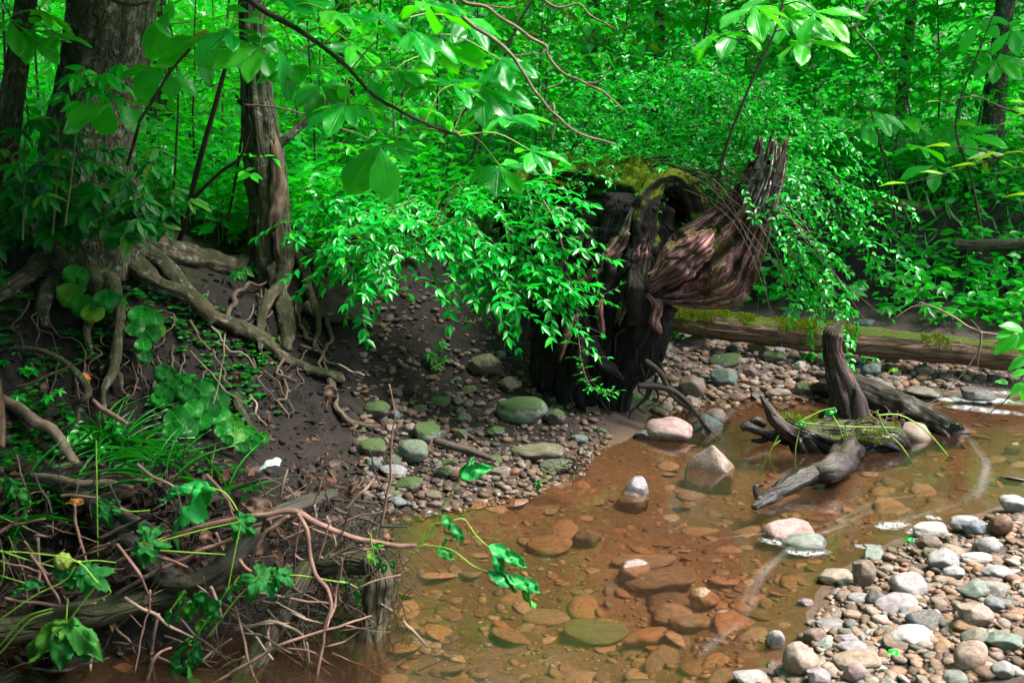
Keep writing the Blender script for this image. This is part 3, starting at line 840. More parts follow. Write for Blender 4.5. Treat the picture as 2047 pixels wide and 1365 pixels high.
SPOTS = [('beside the narrow leaning trunk', [(20, 6.6, 1), (90, 8.2, 3), (-60, 7.4, 0), (70, 6.0, 2)]),
         ('behind the mossy leaning tree', [(330, 7.0, 0), (250, 8.8, 3), (390, 9.5, 1), (400, 6.4, 2), (300, 7.8, 4), (360, 8.4, 6)]),
         ('left of the hollow snag', [(450, 7.8, 1), (480, 10.0, 3), (430, 8.8, 0), (465, 6.8, 5)]),
         ('right of the hollow snag', [(620, 6.8, 0), (660, 8.0, 1), (720, 9.4, 3), (640, 6.2, 2), (700, 7.2, 4), (600, 8.8, 5), (690, 8.6, 6)]),
         ('above the drooping shrub', [(800, 7.0, 1), (860, 8.4, 0), (940, 9.8, 3), (780, 6.6, 2), (1000, 7.6, 4), (900, 7.2, 5), (960, 8.6, 6)]),
         ('behind the rotten stump', [(1090, 8.0, 0), (1180, 9.2, 1), (1260, 10.4, 3), (1060, 7.4, 4), (1330, 8.4, 2), (1240, 9.0, 6)]),
         ('behind the fine leaved shrub', [(1380, 9.0, 1), (1480, 9.8, 0), (1560, 11.0, 3), (1640, 9.0, 4), (1450, 10.4, 6)]),
         ('in the dark right part of the wood', [(1700, 9.6, 0), (1780, 8.8, 2), (1860, 10.0, 1), (1720, 11.5, 3), (1900, 8.6, 5), (1830, 9.2, 4)]),
         ('beside the slender dark tree at right', [(2020, 8.8, 0), (1930, 9.4, 3), (2080, 9.6, 1), (2000, 8.0, 2)])]
first = [True] * 7
for wh, L in SPOTS:
    for px, Y, k in L:
        x = at(px, 400, Y)[0]
        o = PROTO[k] if first[k] else copy_tree(PROTO[k]); first[k] = False
        o.location = (x, Y, float(Hg(x, Y)))
        s = float(rng.uniform(.85, 1.15)); o.scale = (s, s, s); o.rotation_euler = (0, 0, float(rng.uniform(0, 6.28)))
        tag(o, f'{ADJS[k]} growing {wh}', 'sapling', 'green saplings in the understory')

# ------------------------------------------------------------------ the trees on the left bank
def smoothY(P, lift):
    Q = [onT(px, py) for px, py in P]
    Y = np.array([q[1] for q in Q]) - lift
    for _ in range(2):
        Z = Y.copy()
        Z[1:-1] = np.minimum(Y[1:-1], .25 * Y[:-2] + .5 * Y[1:-1] + .25 * Y[2:]); Y = Z
    return np.array([at(p[0], p[1], y) for p, y in zip(P, Y)])
def pixr(w, Y): return w / FPX * Y / 2

def big_tree():
    b = onT(200, 505); Y = b[1] - .05
    t = thing('mossy_tree', 'large mossy tree with spreading bare roots on the undercut left bank', 'tree', b)
    mb = MB()
    pts = [at(205, 560, Y), at(192, 480, Y), at(182, 400, Y), at(178, 300, Y), at(196, 200, Y), at(216, 100, Y), at(228, 0, Y), at(240, -200, Y + .05), at(270, -900, Y + .2), at(290, -2200, Y + .4)]
    limb(mb, pts, [pixr(w, Y) for w in (150, 200, 186, 166, 158, 156, 154, 150, 130, 90)], 64, .022, .05, .07, 7, seed=4)
    mb.build('trunk', G['bark'], t)
    def root(P, w, lift=.03, mat='root', lump=.24, ridge=.16, bend=.02, ends=True):
        m = MB(); Q = smoothY(P, lift)
        if ends: Q[-1] = Q[-1] + A(0, .06, 0)
        limb(m, Q, [pixr(k * .9, Q[0][1]) for k in w], 20, .009, lump, ridge, 3.5, bend=bend, rag=.10, flat=.9)
        return m.build('root', G[mat], t)
    root([(150, 470), (185, 520), (205, 570), (195, 640)], (90, 84, 64, 30), .06)
    root([(140, 480), (95, 520), (50, 552), (0, 585), (-60, 620)], (84, 64, 46, 36, 24), .05)
    root([(170, 500), (120, 555), (85, 600), (70, 660)], (70, 46, 34, 18), .05)
    root([(230, 490), (270, 530), (320, 570), (365, 592), (400, 622), (414, 655)], (86, 46, 36, 34, 36, 20), .07)
    root([(225, 455), (300, 492), (360, 508), (420, 516), (480, 530)], (84, 62, 56, 54, 46), .06)
    root([(260, 500), (330, 530), (370, 575), (395, 610)], (60, 40, 34, 26), .04)
    root([(400, 600), (425, 632), (470, 652), (520, 670), (570, 705), (620, 735), (668, 752), (672, 765)], (24, 30, 34, 32, 26, 24, 24, 26), .05)
    root([(660, 750), (668, 790), (682, 832), (720, 850), (762, 858)], (20, 13, 12, 10, 5), .03, 'rootbare', bend=.008)
    root([(215, 560), (232, 610), (234, 660), (226, 720), (214, 780), (208, 850)], (50, 26, 22, 22, 14, 6), .10)
    root([(228, 700), (205, 735), (190, 760)], (16, 11, 5), .07)
    root([(225, 720), (240, 770), (250, 800)], (14, 10, 5), .06)
    root([(190, 600), (170, 660), (175, 720)], (30, 18, 9), .06)
    root([(452, 640), (470, 600), (500, 575), (545, 566)], (12, 11, 9, 6), .04, 'rootbare')
    root([(420, 650), (470, 700), (530, 755)], (6, 5, 3), .03, 'twigpale', .05, 0)
    root([(380, 640), (410, 690), (440, 740), (452, 790)], (8, 6, 5, 3), .05, 'rootbare', .05, 0)
    root([(560, 740), (575, 770), (560, 800), (570, 850)], (7, 6, 5, 3), .03, 'rootbare', .05, 0)
    root([(500, 790), (515, 810), (525, 830), (522, 860)], (5, 5, 4, 3), .03, 'twigpale', .05, 0)
    root([(560, 690), (563, 730), (555, 752), (580, 765)], (9, 7, 5, 3), .04, 'rootbare', .05, 0)
    root([(470, 790), (485, 830), (495, 870)], (18, 18, 10), .04)
    for k in range(44):
        px, py = rng.uniform(60, 660), rng.uniform(560, 760)
        P = [(px, py)]
        for _ in range(4): P.append((P[-1][0] + rng.normal(4, 14), P[-1][1] + rng.uniform(8, 34)))
        root(P, (4.5, 4, 3, 2.5, 1.5), .03, 'rootbare', .05, 0, .012, False)
    # limbs and crown out of view; low crown pieces added to shade the bank
    cr = MB()
    for k in range(9):
        p = b + A(.2, .1, rng.uniform(2.6, 6)); d = A(rng.normal(), rng.normal() , .6)
        wire(cr, grow(p, d, rng.uniform(2, 3.2), 8, .0, .12), .05, .012, 12, 7)
    cr.build('branch', G['bark'], t)
    for loc, k, s in [((-2.4, 4.2, 5.2), 0, 1.0), ((-1.1, 5.0, 6.2), 1, .9), ((-3.6, 3.0, 4.8), 0, 1.0), ((-2.6, 6.6, 6.6), 1, 1.), ((-1.5, 2.6, 5.8), 1, .9), ((-4.6, 5.4, 5.6), 0, 1.),
                       ((-2.3, 3.6, 3.5), 0, .62), ((-1.35, 2.9, 3.6), 1, .62), ((-2.0, 1.9, 3.2), 0, .62), ((-1.0, 1.5, 3.3), 1, .6), ((-3.2, 4.6, 3.9), 1, .62), ((-.35, 2.2, 4.4), 0, .6), ((-1.0, 3.9, 4.2), 1, .6), ((-.7, .5, 3.6), 0, .7), ((-3.2, 2.4, 2.9), 1, .6), ((-1.7, 3.2, 2.95), 0, .55), ((-2.9, 4.2, 3.0), 0, .6), ((-.75, 3.3, 3.3), 1, .5), ((-1.5, 4.6, 3.6), 0, .55), ((-.2, 3.2, 4.6), 0, .6), ((-1.8, 2.4, 2.75), 1, .5), ((-.9, 2.4, 2.9), 0, .45), ((-.2, 1.2, 3.8), 1, .6)]:
        crown(t, loc, k, s)
big_tree()

def narrow_tree():
    b = onT(5, 470); Y = b[1]
    t = thing('narrow_tree', 'narrow dark barked tree leaning at the left frame edge', 'tree', b)
    mb = MB()
    limb(mb, [at(-20, 520, Y), at(0, 400, Y), at(18, 250, Y), at(38, 100, Y), at(52, 0, Y), at(95, -400, Y), at(140, -1100, Y)], [pixr(w, Y) for w in (60, 46, 42, 39, 36, 32, 20)], 30, .02, .05, .10, 6, seed=9)
    mb.build('trunk', G['bark'], t)
    crown(t, at(140, -1300, Y), 1, .9)
narrow_tree()

def snag():
    b = onT(540, 520); Y = b[1] - .03
    t = thing('snag', 'broken hollow snag with pale split wood and side branch on the bank', 'dead tree', b)
    mb = MB()
    limb(mb, [at(540, 560, Y), at(536, 500, Y), at(538, 420, Y), at(530, 330, Y), at(520, 250, Y), at(512, 170, Y), at(508, 120, Y), at(505, 40, Y + .02), at(500, -80, Y + .05)],
         [pixr(w, Y) for w in (72, 76, 74, 72, 62, 52, 48, 46, 40)], 44, .018, .10, .2, 4, seed=21, jag1=.08)
    mb.build('trunk', G['snag'], t)
    m = MB()
    limb(m, [at(556, 515, Y - .10), at(549, 470, Y - .10), at(551, 420, Y - .095), at(556, 360, Y - .085), at(552, 300, Y - .07), at(545, 270, Y - .05)], [pixr(w, Y) for w in (8, 20, 28, 26, 20, 8)], 16, .014, .1, .35, 4, jag0=.03, jag1=.05)
    m.build('split_wood', G['inner'], t)
    m = MB(); limb(m, [at(548, 518, Y - .115), at(546, 470, Y - .125), at(549, 430, Y - .11)], [pixr(w, Y) for w in (5, 12, 4)], 10, .012, .1, .3, 4)
    m.build('cavity_shade', G['rotdark'], t)  # solid dark piece, the shade of the hollow put into its colour
    m = MB(); limb(m, [at(545, 298, Y - .04), at(590, 262, Y - .02), at(630, 225, Y), at(668, 190, Y + .02), at(690, 165, Y + .05)], [pixr(w, Y) for w in (20, 15, 13, 11, 7)], 12, .02, .06, .1, 4, jag1=.02)
    m.build('branch', G['bark'], t)
    m = MB(); limb(m, [at(500, 215, Y), at(480, 205, Y - .02), at(472, 190, Y - .03)], [pixr(w, Y) for w in (12, 8, 4)], 8, .01); m.build('branch', G['stem'], t)
    def root(P, w, lift=.04, mat='root'):
        m = MB(); Q = smoothY(P, lift); limb(m, Q, [pixr(k, Y) for k in w], 18, .009, .22, .16, 3.5, bend=.016, rag=.1); m.build('root', G[mat], t)
    root([(560, 500), (572, 530), (560, 575), (535, 605), (522, 650), (514, 692)], (46, 30, 26, 22, 16, 8), .08)
    root([(550, 520), (552, 570), (568, 620), (574, 660), (568, 700)], (40, 32, 30, 28, 18), .05)
    root([(520, 500), (490, 520), (470, 540)], (44, 32, 20), .05)
    root([(580, 490), (612, 545), (618, 590), (632, 625), (636, 660), (625, 700)], (26, 18, 15, 13, 10, 6), .05)
    root([(575, 490), (610, 505), (640, 525), (700, 560)], (24, 15, 11, 6), .05)
    root([(610, 610), (650, 630), (690, 640), (760, 645)], (22, 20, 17, 9), .05)
    root([(640, 620), (660, 655), (655, 690), (640, 720), (645, 735)], (10, 9, 8, 6, 4), .04, 'rootbare')
    root([(600, 650), (625, 690), (650, 720), (725, 750)], (9, 7, 5, 3), .03, 'rootbare')
    root([(600, 690), (630, 700), (650, 716)], (6, 5, 3), .03, 'rootbare')
snag()

# ------------------------------------------------------------------ rotten stump, logs, driftwood
def PL(L, Y=None):
    """list of (px, py[, Y]) -> points"""
    return [at(a[0], a[1], a[2] if len(a) > 2 else Y) for a in L]
def L_(par, name, P, w, mat, seg=22, Y=None, **k):
    m = MB(); Q = PL(P, Y)
    dist = [q[1] for q in Q]; ww = np.interp(np.linspace(0, 1, len(w)), np.linspace(0, 1, len(w)), w)
    k.setdefault('step', .018)
    limb(m, Q, [pixr(a, np.interp(i / max(1, len(w) - 1), np.linspace(0, 1, len(dist)), dist) * 1.0) for i, a in enumerate(ww)], seg, **k)
    return m.build(name, G[mat], par)

def rotten_stump():
    t = thing('rotten_stump', 'huge rotten reddish stump with splintered top and mossy hollow trunk above the stream', 'stump', onT(1230, 825))
    # the flaring slab: fibres run from the lower left to the splintered top
    def slab(Lp, Rp, Y0, Y1, th, name, mat, seed, jag=.26, n=170, seg=150):
        u = np.linspace(0, 1, n); Lc, Rc = spline(np.array(Lp, float), n), spline(np.array(Rp, float), n)
        ph = np.linspace(0, 2 * math.pi, seg, endpoint=False)
        v = .5 - .5 * np.cos(ph)
        st = vnoise(np.stack([v * 11, np.sign(np.sin(ph)) * .8, 0 * v + seed], 1), seed) + .6 * vnoise(np.stack([v * 29, np.sign(np.sin(ph)) * .8, 0 * v], 1), seed + 3)
        j = jag * np.clip(.5 - .6 * st, 0, 1)
        U = u[:, None] * (1 - j[None, :] * np.clip((u[:, None] - .45) / .55, 0, 1) ** 1.2)
        ui = np.clip(U, 0, 1) * (n - 1); k = np.minimum(ui.astype(int), n - 2); f = (ui - k)[..., None]
        PL_ = Lc[k] * (1 - f) + Lc[k + 1] * f; PR_ = Rc[k] * (1 - f) + Rc[k + 1] * f
        px = PL_ + (PR_ - PL_) * v[None, :, None]
        q = np.stack([np.repeat((v * 4.5 + 3 * np.sign(np.sin(ph)))[None], n, 0) + 1.1 * fbm(np.stack([U.ravel() * 4, np.tile(v, n) * 3, 0 * U.ravel()], 1), 2, seed + 9).reshape(U.shape), U * 1.6, 0 * U + seed], -1).reshape(-1, 3)
        rid = (1 - 2.2 * np.abs(fbm(q, 3, seed + 1))).reshape(U.shape); fine = fbm(q * A(4.5, 3, 1), 3, seed + 2).reshape(U.shape)
        gro = sum(d * np.exp(-((v[None] - (c + .06 * np.sin(U * 5 + c * 9))) / w) ** 2) for c, w, d in ((.16, .03, .04), (.30, .035, .06), (.47, .055, .13), (.66, .022, .05), (.84, .03, .05)))
        lump = fbm(np.stack([U.ravel() * 2.6, np.tile(v, n) * 2.2, 0 * U.ravel() + seed], 1), 3, seed + 5).reshape(U.shape)
        pit = np.clip(fbm(np.stack([U.ravel() * 9, np.tile(v, n) * 7, 0 * U.ravel() + seed], 1), 3, seed + 7).reshape(U.shape) - .15, 0, 1)
        t_ = np.interp(u, np.linspace(0, 1, len(th)), th)[:, None]
        dep = np.abs(np.sin(ph))[None] ** .4 * t_ * (1 + .5 * lump) + (.028 * rid + .014 * fine - .07 * pit) * np.clip(np.abs(np.sin(ph))[None] * 3, .25, 1) * (t_ / max(th)) ** .5 - gro * np.clip(t_ / max(th) * 1.2, 0, 1) * np.abs(np.sin(ph))[None]
        Y = Y0 + (Y1 - Y0) * U - np.sign(np.sin(ph))[None] * dep
        V = np.array([at(a_, b_, c_) for a_, b_, c_ in zip(px[..., 0].ravel(), px[..., 1].ravel(), Y.ravel())])
        i = np.arange(n - 1)[:, None] * seg; jj = np.arange(seg)[None]; j2 = (jj + 1) % seg
        Q = np.stack([i + jj, i + seg + jj, i + seg + j2, i + j2], -1).reshape(-1, 4)
        g = np.stack([np.repeat((v * .42)[None], n, 0), np.sign(np.sin(ph))[None] * .1 + dep, U * .9], -1).reshape(-1, 3)
        b0 = len(V); V = np.vstack([V, V[:seg].mean(0), V[-seg:].mean(0) - A(0, 0, .08)]); g = np.vstack([g, g[0], g[-1]])
        e = np.arange(seg); e2 = (e + 1) % seg
        T = np.vstack([np.stack([e, e2, 0 * e + b0], 1), np.stack([(n - 1) * seg + e2, (n - 1) * seg + e, 0 * e + b0 + 1], 1)])
        m = MB(); m.add(V, Q, T, g); return m.build(name, G[mat], t)
    slab([(1280, 590), (1300, 540), (1345, 468), (1410, 425), (1468, 375), (1500, 320), (1517, 268)], [(1292, 600), (1400, 618), (1484, 606), (1518, 540), (1542, 450), (1566, 370), (1582, 275)], 4.92, 4.9, (.05, .10, .11, .10, .07, .05, .03), 'root_flare', 'rot', 33)
    slab([(1455, 500), (1470, 440), (1488, 390), (1508, 335), (1520, 272)], [(1530, 510), (1544, 450), (1556, 400), (1570, 345), (1581, 280)], 4.95, 4.78, (.012, .05, .05, .045, .02), 'splinter', 'rotpale', 51, .45, 110, 90)
    L_(t, 'root_flare', [(1296, 575, 4.84), (1345, 535, 4.80), (1395, 495, 4.80), (1425, 465, 4.84)], [22, 56, 54, 16], 'rot', 56, step=.008, lump=.3, ridge=.45, kr=4, seed=71, rag=.2)
    # the mossy trunk lying back to the left, its end hollow
    L_(t, 'trunk', [(1345, 428, 5.02), (1310, 405, 5.15), (1230, 395, 5.5), (1130, 400, 6.0), (1040, 420, 6.5)], [100, 118, 130, 140, 130], 'rottop', 64, step=.012, lump=.2, ridge=.16, kr=5, seed=8, jag0=.05, hollow=.34, rag=.07)
    L_(t, 'hollow_rim', [(1288, 520, 4.96), (1282, 455, 4.94), (1296, 395, 4.95), (1332, 360, 4.97), (1372, 376, 4.98), (1392, 420, 4.98), (1402, 470, 4.95)], [60, 52, 44, 40, 40, 36, 40], 'rottop', 28, step=.008, lump=.3, ridge=.3, kr=3, rag=.16)
    # dark root plate and legs
    for P, w in [([(1285, 400), (1270, 470), (1262, 560), (1250, 640)], (110, 150, 150, 110)),
                 ([(1330, 580), (1250, 590), (1180, 620), (1140, 700), (1120, 810)], (90, 110, 84, 56, 36)),
                 ([(1300, 600), (1275, 660), (1240, 740), (1225, 835)], (100, 90, 66, 46)),
                 ([(1310, 610), (1300, 670), (1275, 730), (1262, 760)], (60, 50, 38, 16)),
                 ([(1270, 500), (1200, 490, 5.15), (1120, 500, 5.35), (1050, 520, 5.6)], (120, 130, 120, 90)),
                 ([(1230, 520), (1200, 600), (1180, 700), (1170, 790), (1190, 835)], (90, 80, 70, 56, 40)),
                 ([(1180, 560, 5.1), (1110, 590, 5.2), (1095, 680, 5.15), (1085, 775, 5.1)], (90, 70, 56, 40)),
                 ([(1150, 500, 5.0), (1130, 560, 4.98), (1140, 640, 4.98), (1150, 720, 4.98)], (50, 46, 40, 24))]:
        L_(t, 'root', P, w, 'rotdark', 44, Y=5.06, step=.010, lump=.26, ridge=.34, kr=4.5, bend=.03, rag=.10)
    for k in range(15):
        x, y = rng.uniform(1120, 1300), rng.uniform(430, 740); a = rng.normal(.0, .9); P = [(x, y)]
        for _ in range(3): P.append((P[-1][0] + math.sin(a) * 26 + rng.normal(0, 9), P[-1][1] + 30 + rng.normal(0, 8)))
        w = rng.uniform(12, 34)
        L_(t, 'root', P, (w * .6, w, w * .8, w * .3), 'rotdark' if k % 3 else 'rot', 18, Y=5.06 - .16 - rng.uniform(0, .05), step=.010, lump=.35, ridge=.4, kr=3, rag=.15, bend=.01, jag1=.02)
    for P, w in [([(1275, 770), (1330, 775), (1370, 800), (1410, 850), (1440, 880)], (12, 14, 11, 8, 3)), ([(1290, 720), (1320, 745), (1345, 790), (1400, 830)], (10, 12, 11, 8)), ([(1385, 815), (1372, 840), (1375, 870)], (7, 6, 3))]:
        L_(t, 'root', P, w, 'twigdark', 8, Y=4.78, step=.012, lump=.1)
    for P, w in [([(1290, 470), (1268, 520), (1250, 580), (1236, 640)], (20, 44, 50, 20)), ([(1300, 440), (1294, 500), (1282, 560), (1270, 600)], (16, 30, 34, 14)), ([(1262, 420), (1240, 480), (1222, 540), (1215, 590)], (20, 40, 36, 12))]:
        L_(t, 'root_flare', P, w, 'root', 30, Y=4.9, step=.008, lump=.3, ridge=.45, kr=3, flat=.5, rag=.2, jag1=.03, jag0=.02)
    fuzz(t, 16000, .012, .36, -.25)
    for k in range(16):
        x, y = rng.uniform(1110, 1320), rng.uniform(640, 780)
        P = [(x, y)]
        for _ in range(3): P.append((P[-1][0] + rng.normal(0, 14), P[-1][1] + rng.uniform(12, 34)))
        L_(t, 'root', P, (8, 6, 4, 2), 'rotdark', 6, Y=4.9, step=.014)
rotten_stump()

def mossy_log():
    t = thing('fallen_log', 'long mossy fallen log lying across the far gravel bar', 'log', gnd(1700, 700, .1))
    L_(t, 'trunk', [(1255, 628, 6.2), (1330, 636, 6.13), (1480, 656, 6.02), (1650, 675, 5.9), (1850, 694, 5.76), (2047, 715, 5.6), (2300, 742, 5.4)], [48, 52, 56, 58, 58, 56, 58], 'log', 48, step=.016, lump=.09, ridge=.07, kr=5, seed=14)
    fuzz(t, 22000, .010, .35, -.12)
    for px, py in ((1560, 690), (1735, 676)):
        L_(t, 'knot', [(px, py, 5.9), (px + 2, py + 1, 5.82)], (9, 5), 'rotdark', 8, lump=.2)
mossy_log()

def bank_log():
    o = L_(None, 'rotting_log', [(1735, 412, 8.0), (1800, 416, 7.95), (1880, 424, 7.9)], [26, 30, 26], 'log', 20, lump=.12, ridge=.1)
    tag(o, 'short brown rotting log on top of the far bank', 'log')
    o = L_(None, 'rotting_log', [(1905, 492, 7.3), (1980, 490, 7.2), (2070, 488, 7.1)], [22, 24, 24], 'debrismoss', 18, lump=.12, ridge=.1)
    tag(o, 'dim mossy log in the face of the far bank at right', 'log')
bank_log()

def drift_stump():
    b = gnd(1690, 915, 0)
    t = thing('driftwood_stump', 'gnarled driftwood stump with one upright arm and green moss standing in the stream', 'driftwood', b)
    Y = 4.55
    L_(t, 'upright_arm', [(1705, 885), (1700, 830), (1690, 785), (1672, 735), (1662, 695), (1664, 668), (1672, 652)], [104, 68, 52, 44, 40, 42, 22], 'drift', 48, Y=Y + .06, step=.008, lump=.16, ridge=.22, kr=4.5, seed=5, jag1=.03, rag=.09)
    L_(t, 'upright_arm', [(1720, 850), (1716, 800), (1712, 775)], [44, 28, 10], 'driftdark', 20, Y=Y, lump=.14, ridge=.3)
    L_(t, 'base', [(1560, 838), (1606, 862), (1660, 878), (1720, 884), (1775, 898), (1806, 925)], [34, 62, 84, 96, 80, 40], 'drift', 56, Y=Y, step=.008, lump=.22, ridge=.3, kr=4.5, seed=6, rag=.1)
    L_(t, 'base', [(1598, 872), (1622, 910), (1650, 950), (1655, 985)], [50, 60, 52, 30], 'driftdark', 36, Y=Y - .05, step=.008, lump=.22, ridge=.3, rag=.12)
    L_(t, 'base', [(1640, 885), (1690, 920), (1740, 925), (1790, 925)], [60, 84, 76, 40], 'driftdark', 36, Y=Y - .02, step=.008, lump=.22, ridge=.3, rag=.12)
    L_(t, 'limb', [(1632, 890), (1590, 868), (1552, 838), (1534, 812), (1524, 795)], [44, 36, 26, 18, 8], 'drift', 20, Y=Y - .04, step=.012, lump=.16, ridge=.3, jag1=.02)
    q = [at(1705, 895, Y - .02), gnd(1672, 932, .07), gnd(1625, 948, .055), gnd(1580, 968, .035), gnd(1540, 992, .02), gnd(1508, 1014, .005)]
    m = MB(); limb(m, q, [.06, .05, .04, .034, .026, .012], 24, .008, .2, .3, 3.5, seed=61, rag=.12); m.build('limb', G['driftdark'], t)
    m = MB(); limb(m, [gnd(1520, 1000, .02), gnd(1512, 985, .03), gnd(1512, 972, .045), gnd(1526, 968, .055)], [.016, .016, .012, .006], 10, .008, .15); m.build('limb', G['driftdark'], t)
    for P, w in [([(1600, 880), (1540, 868), (1500, 852), (1482, 856)], (28, 22, 20, 12)), ([(1560, 862), (1525, 880), (1502, 880)], (16, 12, 5)), ([(1530, 850), (1512, 838), (1502, 846), (1500, 862)], (14, 12, 9, 5)), ([(1790, 880), (1800, 850), (1806, 838)], (18, 12, 8)), ([(1690, 850), (1668, 828), (1650, 830), (1640, 842)], (22, 26, 24, 10))]:
        L_(t, 'limb', P, w, 'driftdark', 12, Y=4.62, step=.012, lump=.2, ridge=.25)
    fuzz(t, 5000, .010, .5, -.2)
    # root wisps caught on it
    m = MB()
    for k in range(26):
        p = at(rng.uniform(1730, 1800), rng.uniform(835, 865), Y - .05)
        wire(m, grow(p, A(rng.normal(), rng.normal(), .8), rng.uniform(.04, .13), 6, .4, .35), .0022, .001, 8, 4)
    m.build('rootlets', G['twigpink'], t)
    o = L_(None, 'driftwood_log', [(1634, 768, 5.42), (1700, 778, 5.3), (1770, 806, 5.1), (1845, 842, 4.9), (1912, 872, 4.72)], [46, 60, 66, 66, 50], 'driftdark', 48, step=.008, lump=.16, ridge=.2, kr=5, jag1=.04, jag0=.03, seed=15, rag=.07)
    tag(o, 'dark waterlogged log slanting into the stream behind the driftwood stump', 'log')
    # green stalks draped over the stump
    s = thing('wilted_plant', 'limp bright green plant hanging over the driftwood stump into the water', 'plant', at(1690, 850, Y - .1))
    m = MB(); Yp = Y - .14
    for P in [[(1600, 842), (1640, 822), (1670, 815)], [(1605, 845), (1690, 852), (1790, 855)], [(1664, 830), (1680, 860), (1688, 900), (1690, 960)], [(1690, 850), (1694, 900), (1684, 950)], [(1752, 830), (1800, 830), (1850, 860), (1890, 905), (1896, 918)],
              [(1752, 820), (1770, 860), (1800, 890), (1828, 930)], [(1556, 870), (1530, 920), (1512, 950)], [(1560, 880), (1540, 900), (1514, 965)], [(1592, 952), (1590, 900), (1600, 850)]]:
        wire(m, PL(P, Yp), .004, .003, 14, 5)
    m.build('stalk', G['petiole'], s)
    lv = Leaves(TLIMP)
    for k in range(11):
        px, py = 1684 + rng.normal(0, 8), rng.uniform(885, 962)
        lv.add(at(px, py, Yp - .01), A(rng.normal(0, .25), -.1, -1), A(rng.normal(0, .5), -1, .2), .075, .035)
    lv.add(at(1672, 818, Yp), A(-.6, -.2, -.2), A(0, -.5, 1), .07, .04)
    lv.add(at(1612, 848, Yp), A(-1, 0, .2), A(0, -.5, 1), .05, .03)
    lv.into(MB()).build('foliage', G['bush'], s)

# ------------------------------------------------------------------ stones
def ico(sub):
    import bmesh
    bm = bmesh.new(); bmesh.ops.create_icosphere(bm, subdivisions=sub, radius=1)
    V = np.array([v.co[:] for v in bm.verts]); T = np.array([[v.index for v in f.verts] for f in bm.faces]); bm.free()
    return V, T
ICO = {k: ico(k) for k in (1, 2, 4)}
def stone_shape(kind, seed, sub=4):
    V, T = ICO[sub]; V = V.copy(); r = np.random.default_rng(seed)
    V *= (1 + .22 * fbm(V * .9 + seed * 3.1, 2, seed))[:, None]
    if kind == 'pyramid':
        for q in range(4):
            n = nrm(A(math.cos(q * 1.8 + .4), math.sin(q * 1.8 + .4), 1.15 + .3 * math.sin(q * 2.3))); V -= np.maximum(V @ n - .5, 0)[:, None] * n
        V[:, 2] = np.maximum(V[:, 2], -.45)
    k = {'round': 5, 'oval': 6, 'flat': 7, 'angular': 13, 'pyramid': 7}[kind]
    for _ in range(k):
        n = nrm(r.normal(0, 1, 3)); d = r.uniform(.72, .95) if kind != 'angular' else r.uniform(.55, .85)
        e = V @ n - d
        soft = .03 if kind == 'angular' else .12
        e = np.where(e > soft, e, np.where(e > -soft, (e + soft) ** 2 / (4 * soft), 0))
        V -= np.maximum(e, 0)[:, None] * n
    V *= (1 + .035 * fbm(V * 3.5 + seed, 3, seed + 9))[:, None]
    V -= (V.max(0) + V.min(0)) / 2
    V /= np.abs(V).max(0)
    return V, T
SHAPES = {}
for _k in ('round', 'oval', 'flat', 'angular', 'pyramid'):
    SHAPES[_k] = []
    for _s in range(9):
        V, T = stone_shape(_k, _s * 7 + len(_k))
        SHAPES[_k].append({m: MB().add(V, None, T).mesh('stone', G[m]) for m in ('stone', 'mossy', 'slate')})
COLS = {'pale grey': (.35, .335, .345), 'cream white': (.50, .45, .45), 'lilac grey': (.33, .27, .29), 'rust brown': (.27, .13, .075), 'tan': (.35, .26, .19),
        'slate blue': (.19, .24, .27), 'olive grey': (.21, .20, .14), 'pink': (.42, .28, .26), 'dark grey': (.10, .095, .09), 'orange': (.40, .21, .10), 'brown': (.22, .15, .11), 'green grey': (.21, .27, .22)}
n_stone = 0
STONES = []
def stone(c, w, d, h, col, shape, label, group=None, mat='stone', rz=None, tilt=0.15, kind=None):
    """c = centre, w d h = full sizes"""
    global n_stone
    n_stone += 1
    o = bpy.data.objects.new('stone', SHAPES[shape][int(rng.integers(9))][mat]); COL.objects.link(o)
    o.location = Vector([float(q) for q in c])
    o.scale = (w / 2, d / 2, h / 2)
    o.rotation_euler = (float(rng.normal(0, tilt)), float(rng.normal(0, tilt)), float(rng.uniform(-.5, .5) + (math.pi if rng.random() < .5 else 0)) if rz is None else rz)
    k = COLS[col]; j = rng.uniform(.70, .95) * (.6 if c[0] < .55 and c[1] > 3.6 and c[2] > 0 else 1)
    o.color = tuple(float(min(1, q * j * rng.uniform(.95, 1.05))) for q in k) + (1,)
    tag(o, label, 'stone', group)
    STONES.append((c[0], c[1], max(w, d) / 2))
    return o
def pix_stone(px, py, wpx, hpx, col, shape, label, mat='stone', zb=None, dr=.8, rz=0., sink=.25, tilt=.08, group=None):
    """a stone whose picture is centred at px, py; it stands on the ground below its lower edge"""
    b = onT(px, py + hpx * .42) if zb is None else gnd(px, py + hpx * .42, zb)
    sc = np.linalg.norm(b - A(0, 0, EYE)) / FPX
    w, h = wpx * sc * (1 if zb is not None else .93), hpx * sc * (1 if zb is not None else .95)
    d = w * dr
    s = 0.35 if zb is None else .3
    if zb is not None:            # stands in the water: its foot reaches the bed, what shows is as tall as in the picture
        c = gnd(px, py + hpx * .5, max(zb, -.03)); c[1] += d * .4
        top = gnd(px, py - hpx * .5, 0); zt = EYE - (EYE / top[1]) * (c[1] + d * .1)
        bed = float(Hg(c[0], c[1])) - .01
        if zb < -.035: zt = min(zt, bed + .05)
        zt = max(zt, bed + .03)
        return stone(A(c[0], c[1], (zt + bed) / 2), w * 1.02, d, zt - bed, col, shape, label, group, mat, rz, tilt)
    hh = max(.02, (h - d * s * .35) * 1.02) / (1 - sink * .5)
    c = b + A(0, d * .35, hh * (.5 - sink * .4))
    return stone(c, w, d, hh, col, shape, label, group, mat, rz, tilt)

